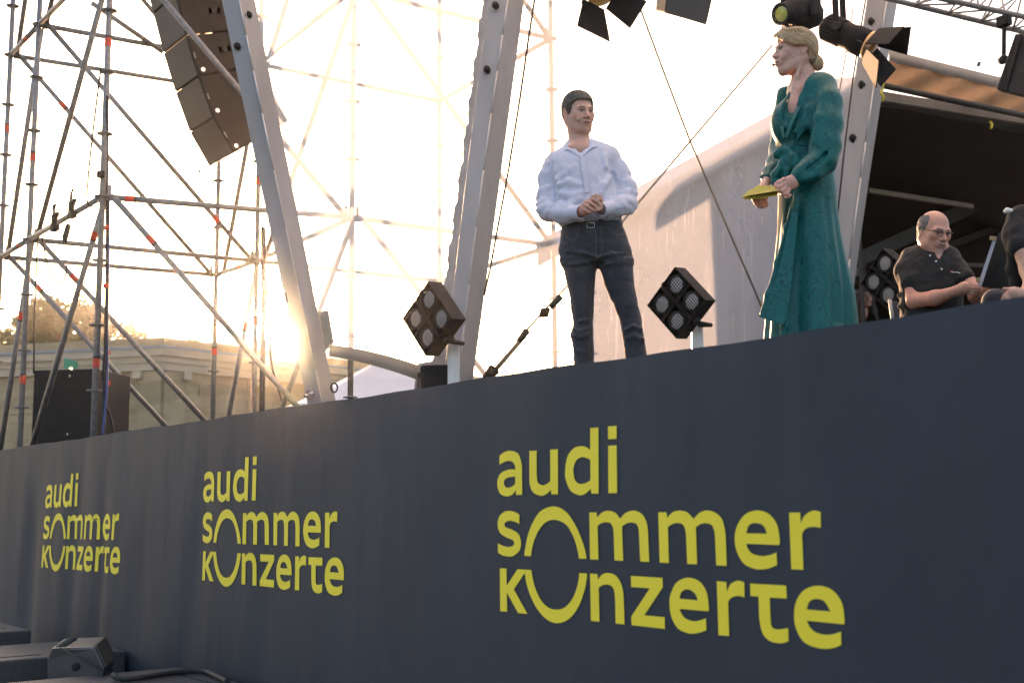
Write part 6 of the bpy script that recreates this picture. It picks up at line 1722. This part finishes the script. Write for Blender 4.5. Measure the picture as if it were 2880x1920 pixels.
# rolled wave from forehead over the temple to behind the ear
Fq.chain([TP(.030, -.092, .070), TP(.058, -.070, .052), TP(.080, -.032, .032), TP(.090, .006, .030), TP(.086, .045, .018), TP(.070, .075, -.010), TP(.045, .094, -.040)], [.012, .017, .019, .017, .018, .018, .014], .014)
Fq.chain([TP(.020, -.098, .078), TP(.050, -.080, .074), TP(.078, -.040, .062), TP(.092, .010, .052), TP(.088, .050, .035)], [.008, .011, .012, .012, .012], .010)
Fq.chain([TP(-.010, -.095, .085), TP(.040, -.070, .100), TP(.072, -.020, .094), TP(.086, .030, .072)], [.008, .010, .010, .010], .010)
bun = [TP(.012, .088, -.040), TP(.030, .108, -.058), TP(.012, .120, -.066), TP(-.02, .115, -.062)]
Fq.chain(bun, [.028, .027, .028, .022], .012)
Fq.displace(.0010, (40, 70, 140), 4, ridge=True)
wh_ = np_obj('hair', [Fq.mesh()], 'hair_blonde', Wm.root, it=1)
_strand_mat('strand_blonde', [(.1, (.34, .21, .105)), (.45, (.74, .54, .32)), (.9, (.92, .76, .54))], .35)
_bun = TH(.03, .105, -.05)
def _flow_w(P):
    d = _bun - P; d = d / np.linalg.norm(d); Q = HM.T @ (P - hc)
    return d + HM @ np.array((.5 if Q[1] < -.02 else 0, .3, -.1)) if np.linalg.norm(P - _bun) > .045 else np.cross(d, HM @ np.array((1., 0, 0)))
strands(Wm, wh_, 'hair_strands', 'strand_blonde', 5200, 7, .008, _flow_w, .0006, .0008, 5, lo=.001)
Fn = SDF(hc - .17, hc + .17, .004); Fn.ell(TH(0, .060, -.045), np.array((.058, .040, .032)), .02, 'add', HM); Fn.ell(TH(.03, .075, -.052), np.array((.030, .026, .024)), .02, 'add', HM); Fn.displace(.003, (60, 60, 60), 3)
np_obj('nape_hair', [Fn.mesh()], 'hair_dark_blonde', Wm.root, it=1)
mb = MB(); rg = random.Random(4)
for k in range(14):
    t = rg.uniform(-.06, .08); a = TH(rg.uniform(-.02, .03), t, .128 - t * t * 3); d = np.array((rg.uniform(-.012, .012), rg.uniform(-.01, .01), rg.uniform(.006, .016)))
    Wp = lambda q: Wm.O + Wm.ex * q[0] + Wm.ey * q[1] + Vector((0, 0, q[2]))
    mb.path([Wp(a), Wp(a + d * .6 + np.array((.003, 0, 0))), Wp(a + d)], .0006, n=4)
o_ = mb.build('stray_hairs', 'hair_blonde', Wm.root); o_['kind'] = 'stuff'
# headset, necklace, cards
W = lambda x, y, z: Wp(TH(x, y, z))
mb = MB(); mb.sphere(W(.018, -.128, -.078), .0078, sc=(1, 1, 1)); mb.build('headset_microphone', 'black_rubber', Wm.root)
mb = MB(); mb.path(catmull([W(.020, -.120, -.078), W(.052, -.075, -.060), W(.074, -.01, -.036)], 6), .0010, n=5); mb.build('headset_wire', 'mic_beige', Wm.root)
mb = MB(); mb.path(catmull([Wm.w(2275, 197, .02), Wm.w(2290, 195, .06), Wm.w(2298, 197, .06), Wm.w(2300, 208, .06)], 6), .0012, n=5); mb.build('transmitter_wire', 'black_rubber', Wm.root)
mb = MB(); mb.path(catmull([Wm.w(2262, 235, -.10), Wm.w(2240, 262, -.135), Wm.w(2215, 284, -.145)], 6), .0009, n=5); mb.build('necklace', 'gold', Wm.root)
mb = MB(); mb.sphere(Wm.w(2214, 286, -.148), .005); mb.sphere(Wm.w(2216, 281, -.147), .003); mb.build('pendant', 'gold', Wm.root)
cards = thing('cue_cards', 'fan of yellow cue cards held by the woman', 'cards', Wm.w(2140, 545, -.25))
for k, q in enumerate(([(2082, 556, -.25), (2113, 548, -.30), (2196, 535, -.315), (2190, 524, -.24), (2132, 521, -.20)], [(2084, 552, -.245), (2110, 531, -.20), (2184, 522, -.21), (2200, 534, -.29), (2114, 556, -.30)], [(2090, 557, -.26), (2116, 556, -.305), (2186, 546, -.31), (2190, 528, -.25), (2112, 536, -.21)])):
    P = [Wm.w(u, v, dy) - Vector((0, 0, .0035 * k)) for u, v, dy in q]
    mb = MB(); mb.prism(P, Vector((0, 0, -.0012))); mb.build('card', 'card_yellow', cards)
# ================================================================== seated musician in a black polo
cloth_mat('black_polo', (.009, .009, .010), (.013, .013, .014), rough=.9, scale=8, weave=1100, sheen=.04, fold=(7, (1, 1, .7), .35, .012))
cloth_mat('navy_cloth', (.016, .018, .024), (.022, .024, .032), rough=.9, scale=8, weave=800, sheen=.2)
hair_mat('hair_grey', (.10, .095, .09), (.24, .23, .22), .6, (50, 50, 30))
mat('glasses_frame', (.02, .02, .022), (.03, .03, .03), rough=.3)
mat('paper_white', (.66, .65, .72), (.60, .59, .66), rough=.7, scale=60)
mat('stand_black', (.006, .006, .006), (.010, .010, .010), rough=.6)
mat('peg_wood', (.50, .36, .20), (.42, .30, .16), rough=.7, scale=30)
mat('chair_blue', (.055, .055, .085), (.045, .045, .07), rough=.8, scale=8)
mat('chair_edge', (.60, .56, .52), (.5, .47, .44), rough=.5)
Mu = Fig(2625, 1060, 6.96, 'person', 'balding man in a black polo and glasses, seated and reading')
p = Mu.p
q5 = lambda x, y, dy=0.0: p(2500 + x / 5.226, 580 + y / 5.226, dy)
Fp = SDF((-.32, -.36, .20), (.34, .26, 1.12), .006)
tor = [Mu.row(686, 2592, 2648, .03, .07), Mu.row(700, 2566, 2672, .03, .10), Mu.row(716, 2546, 2692, .02, .125), Mu.row(745, 2532, 2702, .0, .145), Mu.row(790, 2528, 2706, -.02, .165), Mu.row(840, 2530, 2708, -.03, .18), Mu.row(900, 2530, 2710, -.02, .185), Mu.row(990, 2535, 2712, .0, .17)]
Fp.loft(tor, 0, p=2.3)
Fp.chain([p(2562, 726, .0), p(2549, 760, -.06), p(2563, 792, -.13)], [.060, .062, .060], .03)
Fp.chain([p(2670, 724, .0), p(2690, 752, -.07), p(2716, 782, -.16)], [.050, .050, .048], .03)
Fp.chain([p(2640, 700, -.10), p(2643, 725, -.145), p(2646, 746, -.17)], [.032, .018, .004], .008, 'sub')
a_, b_ = p(2562, 792, -.13), p(2568, 800, -.145)
for pts in ([(2530, 790, -.08), (2545, 800, -.10)], [(2528, 830, -.10), (2550, 845, -.14), (2575, 850, -.17)], [(2528, 860, -.10), (2548, 858, -.15)], [(2590, 740, -.13), (2610, 780, -.17), (2612, 830, -.19)], [(2690, 760, -.12), (2680, 800, -.17)], [(2545, 735, -.06), (2570, 745, -.12)], [(2650, 730, -.13), (2640, 770, -.17), (2645, 830, -.19)]): Fp.chain([p(*q) for q in pts], .009, .03)
Fp.displace(.004, (13, 13, 10), 12); Fp.displace(.003, (30, 30, 22), 13, ridge=True)
polo = np_obj('polo_shirt', [Fp.mesh()], 'black_polo', Mu.root, it=2)
np_obj('collar', [shell([q5(455, 545, .03), q5(470, 590, -.04), q5(560, 660, -.09), q5(700, 745, -.12)], [q5(405, 590, .03), q5(420, 665, -.07), q5(520, 740, -.125), q5(640, 745, -.135)], .005)], 'black_polo', Mu.root, it=0)
np_obj('collar', [shell([q5(820, 650, .03), q5(810, 690, -.05), q5(770, 740, -.10), q5(745, 790, -.125)], [q5(880, 650, .03), q5(880, 720, -.08), q5(810, 740, -.125), q5(775, 800, -.135)], .005)], 'black_polo', Mu.root, it=0)
# body
hc = q5(668, 375, -.07); HM = rot(35, -20, 3); SC = 1.0
Fh, T = head_field(hc, HM, SC, lo=hc + np.array((-.17, -.19, -.30)), jowl=1)
Fh.cone(T(0, .03, -.06), q5(640, 690, .0), .064, .070, .03); Fh.ell(q5(690, 720, -.02), (.10, .085, .05), .03)
Fh.chain([q5(720, 730, -.075), q5(745, 800, -.115), q5(765, 860, -.145)], [.035, .026, .010], .02)
Fh.ell(T(0, -.035, -.112), np.array((.05, .05, .025)), .03, 'add', HM)
parts = [Fh.mesh()]
Fk = SDF(p(2545, 880, -.46), p(2800, 770, .02), .0036)
Fk.chain([p(2562, 790, -.12), p(2572, 846, -.17), p(2630, 838, -.27), p(2690, 818, -.335)], [.050, .044, .041, .027], .025)
Fk.chain([p(2690, 818, -.335), p(2712, 811, -.35), p(2726, 812, -.352)], [.028, .034, .026], .015)
for pts in ([(2724, 801, -.36), (2738, 802, -.37), (2752, 805, -.372)], [(2726, 808, -.365), (2740, 810, -.375), (2755, 811, -.375)], [(2726, 816, -.362), (2740, 818, -.37), (2753, 818, -.370)], [(2722, 823, -.355), (2735, 826, -.362), (2747, 825, -.362)], [(2714, 800, -.35), (2728, 796, -.36), (2742, 798, -.362)]): finger(Fk, [p(*q) for q in pts], .0105, .0085, .004)
Fk.chain([p(2722, 785, -.16), p(2745, 835, -.24), p(2757, 828, -.31)], [.040, .038, .028], .02); Fk.ell(p(2762, 822, -.32), (.032, .024, .032), .015)
for pts in ([(2762, 810, -.33), (2776, 809, -.325), (2788, 811, -.318)], [(2764, 817, -.335), (2778, 818, -.33), (2787, 819, -.322)], [(2764, 824, -.335), (2776, 827, -.33), (2784, 827, -.322)], [(2760, 831, -.33), (2770, 834, -.325), (2778, 834, -.318)]): finger(Fk, [p(*q) for q in pts], .0105, .0088, .004)
parts.append(Fk.mesh())
Fi = SDF((-.3, -.3, .1), (.3, .2, 1.0), .014); Fi.chain([q5(690, 720, -.02), p(2625, 800, -.01), p(2625, 980, -.01)], [.05, .09, .09], .03); Fi.chain([p(2625, 730, .0), p(2566, 732, .0), p(2562, 790, -.12)], [.04, .034, .036], .02); Fi.chain([p(2625, 730, .0), p(2664, 734, .0), p(2718, 786, -.16)], [.04, .028, .034], .02)
parts.append(Fi.mesh())
def muh(P):
    x, y, z = P.T; w = ((y > .0) & (z > -.05) & (z < .085) & (np.abs(x) > .03)) * .85 + ((y > .06) & (z > -.07)) * .9
    w = np.where((z < .0) & (y < .035), 0, w); return w, (.15, .14, .13)
def mucol(V):
    C = head_colors(V, hc, HM, SC, (.56, .30, .22), (.33, .14, .12), (.10, .08, .07), muh, beard=.0)
    P = ((V - hc) @ HM) / SC; x, y, z = P.T
    g = ((np.abs(x) < .024) & (z < -.072) & (z > -.12) & (y < -.05)) | ((np.abs(x) < .026) & (z < -.044) & (z > -.056) & (y < -.085))
    C = np.where(g[:, None], C * .55 + np.array((.30, .29, .28)) * .45, C); return C
np_obj('body', parts, 'skin', Mu.root, mucol, it=1)
gy = np.array((-.12, -.03, -.022, -.010, .0, .012, .03, .05, .07, .12)); gz = np.array((.2, .2, .06, .010, -.010, .02, .034, .0, -.05, -.07))
Fr = SDF(hc - .16, hc + .16, .0035); Fr.ell(hc + HM @ np.array((0, .020, .030)), (.0815, .102, .083), 0, 'add', HM); Fr.ell(hc + HM @ np.array((0, .05, -.02)), (.064, .06, .07), .03, 'add', HM)
X = Fr.lo[0] + Fr.h * np.arange(Fr.n[0])[:, None, None]; Y = Fr.lo[1] + Fr.h * np.arange(Fr.n[1])[None, :, None]; Z = Fr.lo[2] + Fr.h * np.arange(Fr.n[2])[None, None, :]
dX, dY, dZ = X - hc[0], Y - hc[1], Z - hc[2]
hx = HM[0, 0] * dX + HM[1, 0] * dY + HM[2, 0] * dZ; hy = HM[0, 1] * dX + HM[1, 1] * dY + HM[2, 1] * dZ; hz = HM[0, 2] * dX + HM[1, 2] * dY + HM[2, 2] * dZ
Fr.A = np.maximum(Fr.A, (np.maximum(np.interp(hy, gy, gz) - hz, hz - np.interp(hy, (-.03, .0, .05, .10), (.085, .092, .085, .05))) * .8).astype(np.float32))
Fr.displace(.002, (150, 150, 120), 2); muh_ = np_obj('hair', [Fr.mesh()], 'hair_grey', Mu.root, it=1)
_strand_mat('strand_grey', [(.2, (.08, .075, .07)), (.8, (.34, .33, .32))])
_HMu = HM.copy(); strands(Mu, muh_, 'hair_strands', 'strand_grey', 2200, 3, .005, lambda P: _HMu @ np.array((0, .6, -.5)), .0006, .0007, 6, lo=.002)
W = lambda x, y, z: Mu.O + Mu.ex * (hc + HM @ np.array((x, y, z)))[0] + Mu.ey * (hc + HM @ np.array((x, y, z)))[1] + Vector((0, 0, (hc + HM @ np.array((x, y, z)))[2]))
gl = MB()
for s_ in (-1, 1):
    gl.path([W(s_ * (.031 + .019 * math.cos(a)), -.104 + .006 * abs(math.cos(a)) * (1 if math.cos(a) > 0 else .3), .004 + .0125 * math.sin(a)) for a in np.linspace(0, 2 * math.pi, 18)], .0012, n=5)
    gl.path([W(s_ * (.013 + .037 * t), -.106 + .004 * t, .0145) for t in np.linspace(0, 1, 6)], .0024, n=6)
    gl.path([W(s_ * .052, -.098, .012), W(s_ * .070, -.05, .012), W(s_ * .0795, .01, .012)], .0020, n=6)
gl.path([W(-.012, -.106, .010), W(0, -.110, .012), W(.012, -.106, .010)], .0016, n=5)
gl.build('glasses', 'glasses_frame', Mu.root)
bp = Mu.bvh(polo)
for u, v in ((2616, 720), (2633, 736), (2647.5, 758)):
    w = hit(bp, u, v, .004)
    if w: mb = MB(); mb.lathe([(.0055, 0), (.0058, .002), (.003, .003)], w[0], w[1], n=10); mb.build('button', 'button_white', Mu.root)
seam(bp, [(2672, 761.5), (2679, 762), (2681, 762)], .0022, 'chest_print', 'tape', Mu.root)
seam(bp, [(2674, 765), (2684, 766), (2692, 766), (2701, 768.5)], .0026, 'chest_print', 'button_white', Mu.root)
Fl = SDF((-.3, -.62, .0), (.35, .2, .62), .012)
for u in (2585, 2665): Fl.chain([p(u, 960, .02), p(u, 960, .02) + np.array((.02, -.40, .0)), np.append((p(u, 960, .02) + np.array((.02, -.42, 0)))[:2], .06)], [.09, .075, .05], .03)
np_obj('trousers', [Fl.mesh()], 'navy_cloth', Mu.root)
# his chair
ch = thing('stage_chair', 'blue-grey padded chair with pale edge under the man in glasses', 'chair', Vector((Mu.O.x, Mu.O.y, FLOOR)), group='musicians chairs')
pts = [Mu.w(2499, 846, .14), Mu.w(2503, 842, .10), Mu.w(2528, 850, .16)]
q = [Mu.w(2503, 843, .16), Mu.w(2545, 852, .26), Mu.w(2560, 960, .22), Mu.w(2520, 960, .12)]
m = MB(); m.hexa(q, [x + Mu.ey * .05 for x in q]); m.build('backrest', 'chair_blue', ch, bevel=.012)
m = MB(); m.path([Mu.w(2502, 842, .15), Mu.w(2508, 880, .14), Mu.w(2519, 960, .12)], .011, n=8); m.build('edge_trim', 'chair_edge', ch)
sz = FLOOR + .44; c = Mu.O
m = MB(); m.box(Vector((c.x, c.y, sz)) - Mu.ey * .1, (.46, .46, .06), (Mu.ex, Mu.ey, Vector((0, 0, 1)))); m.build('seat', 'chair_blue', ch, bevel=.02)
for sx in (-1, 1):
    for sy in (-1, 1):
        b = Vector((c.x, c.y, 0)) - Mu.ey * .1 + Mu.ex * (.2 * sx) + Mu.ey * (.2 * sy); m = MB(); m.tube((b.x, b.y, FLOOR - .019), (b.x, b.y, sz - .03), .012); m.build('leg', 'black_metal', ch)

# ================================================================== music stand with sheet
ms = thing('music_stand', 'black music stand with white sheet edge and wooden clothes pegs', 'music stand', Vector((Mu.w(2800, 950, -.3).x, Mu.w(2800, 950, -.3).y, FLOOR)))
B = [q5(1590, 455, -.42), q5(1628, 372, -.40), q5(1680, 362, -.38), q5(1760, 560, -.34), q5(1960, 1240, -.30), q5(1360, 1180, -.40)]
mw = lambda a: Mu.O + Mu.ex * a[0] + Mu.ey * a[1] + Vector((0, 0, a[2]))
m = MB(); m.prism([mw(a) for a in B], Mu.ey * .012); m.build('desk', 'stand_black', ms)
Wq = [q5(1530, 480, -.43), q5(1582, 490, -.43), q5(1360, 1177, -.41), q5(1303, 1166, -.41)]
m = MB(); m.hexa([mw(a) for a in Wq], [mw(a) + Mu.ey * .004 for a in Wq]); m.build('sheet', 'paper_white', ms)
for (x0, y0, x1, y1) in ((1480, 465, 1580, 480), (1280, 1080, 1340, 1078)):
    a, b = mw(q5(x0, y0, -.435)), mw(q5(x1, y1, -.435)); m = MB(); m.box((a + b) / 2, ((b - a).length, .012, .022), ((b - a).normalized(), Mu.ey, (b - a).normalized().cross(Mu.ey))); m.build('clothes_peg', 'peg_wood', ms)
m = MB(); a = mw(q5(1640, 1200, -.36)); m.tube(a, (a.x, a.y, FLOOR + .02), .012); m.build('pole', 'black_metal', ms)
for k in range(3):
    an = k * 2.1; m = MB(); m.tube((a.x, a.y, FLOOR + .12), (a.x + .25 * math.cos(an), a.y + .25 * math.sin(an), FLOOR - .012), .008); m.build('leg', 'black_metal', ms)

# ================================================================== player cut off by the right edge
Pl = Fig(2905, 1060, 6.2, 'person', 'player in a dark t-shirt cut off by the right picture edge')
p = Pl.p
Fp = SDF((-.26, -.36, .2), (.42, .3, 1.22), .007)
Fp.loft([Pl.row(592, 2880, 2960, .05, .08), Pl.row(615, 2855, 2990, .04, .12), Pl.row(660, 2850, 3010, .02, .15), Pl.row(740, 2858, 3020, .0, .17), Pl.row(820, 2868, 3030, .0, .18), Pl.row(960, 2880, 3040, .0, .18)], 0)
Fp.chain([p(2875, 618, -.05), p(2862, 660, -.10), p(2872, 690, -.15)], [.075, .070, .066], .03)
Fp.chain([p(2848, 660, -.12), p(2850, 760, -.10), p(2875, 860, -.10)], [.03, .035, .04], .03)
Fp.displace(.005, (11, 11, 9), 22); Fp.displace(.003, (26, 26, 20), 23, ridge=True)
np_obj('t_shirt', [Fp.mesh()], 'black_polo', Pl.root, it=2)
Fk = SDF(p(2800, 880, -.48), p(2990, 640, .1), .0045)
Fk.chain([p(2874, 690, -.15), p(2900, 760, -.20), p(2905, 810, -.30), p(2872, 830, -.38)], [.052, .050, .042, .028], .03)
Fk.chain([p(2872, 830, -.38), p(2852, 828, -.40), p(2838, 836, -.40)], [.028, .034, .024], .02)
for pts in ([(2842, 822, -.41), (2826, 830, -.42), (2818, 846, -.41)], [(2842, 830, -.415), (2830, 838, -.425), (2824, 852, -.415)], [(2846, 836, -.415), (2836, 844, -.425), (2832, 858, -.415)], [(2850, 842, -.41), (2844, 850, -.42), (2841, 862, -.41)], [(2850, 818, -.40), (2836, 813, -.41), (2824, 812, -.41)]): finger(Fk, [p(*q) for q in pts], .0105, .0085, .004)
parts = [Fk.mesh()]
hcP = p(2945, 530, .0); FhP, TP_ = head_field(hcP, rot(-20, -10, 0), 1.0, lo=hcP + np.array((-.16, -.17, -.28))); FhP.cone(TP_(0, .03, -.06), p(2935, 600, .03), .06, .065, .03); parts.append(FhP.mesh())
Fi = SDF((-.2, -.3, .2), (.4, .2, 1.25), .014); Fi.chain([p(2935, 600, .03), p(2940, 800, .0)], [.06, .1], .03); Fi.chain([p(2935, 630, .0), p(2875, 625, -.05), p(2874, 690, -.15)], [.05, .045, .045], .02); parts.append(Fi.mesh())
np_obj('body', parts, 'skin', Pl.root, lambda V: head_colors(V, hcP, rot(-20, -10, 0), 1.0, (.50, .30, .23), (.36, .15, .13), (.1, .07, .05)), it=1)
Fr = short_hair(hcP, rot(-20, -10, 0), 1.0, lambda ax, y: np.interp(y, (-.12, -.06, -.03, .0, .03, .07, .12), (.076, .072, .03, -.01, .03, -.05, -.07))); np_obj('hair', [Fr.mesh()], 'hair_grey_brown', Pl.root)
Fl = SDF((-.5, -.62, .0), (.4, .3, .60), .012)
Fl.chain([p(2930, 930, .0), p(2800, 850, -.30)], [.10, .062], .03); Fl.chain([p(2800, 850, -.30), np.append(p(2800, 850, -.26)[:2], .05)], [.062, .05], .03); Fl.chain([p(2960, 930, .0), p(2940, 900, -.4), np.append(p(2940, 900, -.4)[:2], .05)], [.10, .07, .05], .03)
np_obj('trousers', [Fl.mesh()], 'navy_cloth', Pl.root)
ch2 = thing('stage_chair', 'dark chair with pale curved edge under the player at the right edge', 'chair', Vector((Pl.O.x, Pl.O.y, FLOOR)), group='musicians chairs')
m = MB(); P = catmull([Pl.w(2842, 729, .05), Pl.w(2850, 760, .06), Pl.w(2862, 800, .08), Pl.w(2868, 830, .1)], 6); m.path(P, .010, n=8); m.build('edge_trim', 'chair_edge', ch2)
q = [Pl.w(2845, 729, .08), Pl.w(2900, 729, .18), Pl.w(2920, 900, .18), Pl.w(2872, 900, .12)]; m = MB(); m.hexa(q, [x + Pl.ey * .04 for x in q]); m.build('backrest', 'chair_blue', ch2, bevel=.01)
m = MB(); m.box(Vector((Pl.O.x, Pl.O.y, sz)) - Pl.ey * .08, (.46, .46, .06), (Pl.ex, Pl.ey, Vector((0, 0, 1)))); m.build('seat', 'chair_blue', ch2, bevel=.02)
for sx in (-1, 1):
    for sy in (-1, 1):
        b = Pl.O - Pl.ey * .08 + Pl.ex * (.2 * sx) + Pl.ey * (.2 * sy); m = MB(); m.tube((b.x, b.y, FLOOR - .019), (b.x, b.y, sz - .03), .012); m.build('leg', 'black_metal', ch2)
t = thing('instrument_bow', 'pale tip of an instrument held beside the dark t-shirt', 'instrument', Pl.w(2836, 596, -.1))
m = MB(); m.path([Pl.w(2824, 598, -.12), Pl.w(2832, 592, -.12), Pl.w(2850, 595, -.08)], [.010, .016, .012], n=8); m.build('scroll', 'button_white', t)

# ================================================================== dark-haired woman in the background
Gf = Fig(2432, 1000, 14.3, 'person', 'dark-haired woman far behind, below the right blinder light')
p = Gf.p
hcG = p(2432, 838, -.02); HG = rot(22, 0, -4)
Fh, TG = head_field(hcG, HG, .95, female=True, h=.005, lo=hcG + np.array((-.16, -.17, -.3)), smile=.008)
Fh.cone(TG(0, .03, -.06), p(2428, 884, .0), .048, .055, .03)
FiG = SDF((-.3, -.25, -1.0), (.3, .25, 1.2), .02); FiG.chain([p(2428, 890, 0), p(2428, 1000, 0)], [.06, .09], .03)
np_obj('body', [Fh.mesh(), FiG.mesh()], 'skin', Gf.root, lambda V: head_colors(V, hcG, HG, .95, (.40, .23, .17), (.34, .13, .12), (.05, .035, .025), None, female=True))
Fr = SDF(hcG + np.array((-.2, -.16, -.34)), hcG + .2, .006); Fr.ell(hcG + HG @ np.array((0, .025, .035)), (.090, .108, .096), 0, 'add', HG)
for s_ in (-1, 1): Fr.chain([TG(s_ * .07, .0, .05), TG(s_ * .085, .01, -.05), TG(s_ * .095, .0, -.16), TG(s_ * .10, -.03, -.28)], [.04, .036, .04, .035], .03)
Fr.ell(TG(0, -.10, -.03), np.array((.060, .09, .095)), .01, 'sub', HG); Fr.displace(.006, (40, 40, 10), 3)
hair_mat('hair_dark', (.012, .009, .007), (.03, .022, .016), .5); np_obj('hair', [Fr.mesh()], 'hair_dark', Gf.root)
Fp = SDF((-.4, -.3, -1.2), (.4, .3, .9), .016); Fp.loft([Gf.row(880, 2414, 2444, .02, .07), Gf.row(892, 2396, 2466, .02, .11), Gf.row(910, 2388, 2476, .0, .13), Gf.row(1000, 2392, 2470, .0, .13)], 0); np_obj('top', [Fp.mesh()], 'black_polo', Gf.root)
# ================================================================== thin evening haze, added to glow round the sun and lift the darks
hm = bpy.data.materials.new('haze'); hm.use_nodes = True; _nt = hm.node_tree
_nt.nodes.remove(_nt.nodes['Principled BSDF'])
_pv = _nt.nodes.new('ShaderNodeVolumePrincipled'); _pv.inputs['Color'].default_value = (.92, .92, .94, 1)
_pv.inputs['Density'].default_value = .0004; _pv.inputs['Anisotropy'].default_value = .97
_nt.links.new(_pv.outputs[0], _nt.nodes['Material Output'].inputs['Volume'])
MATS['haze'] = hm
m = MB(); m.box((0, 110, 9.5), (540, 540, 21)); hz_ = m.build('haze', 'haze')
tagit(hz_, 'thin evening haze around the stage, added for a warm glow round the sun', kind='stuff')
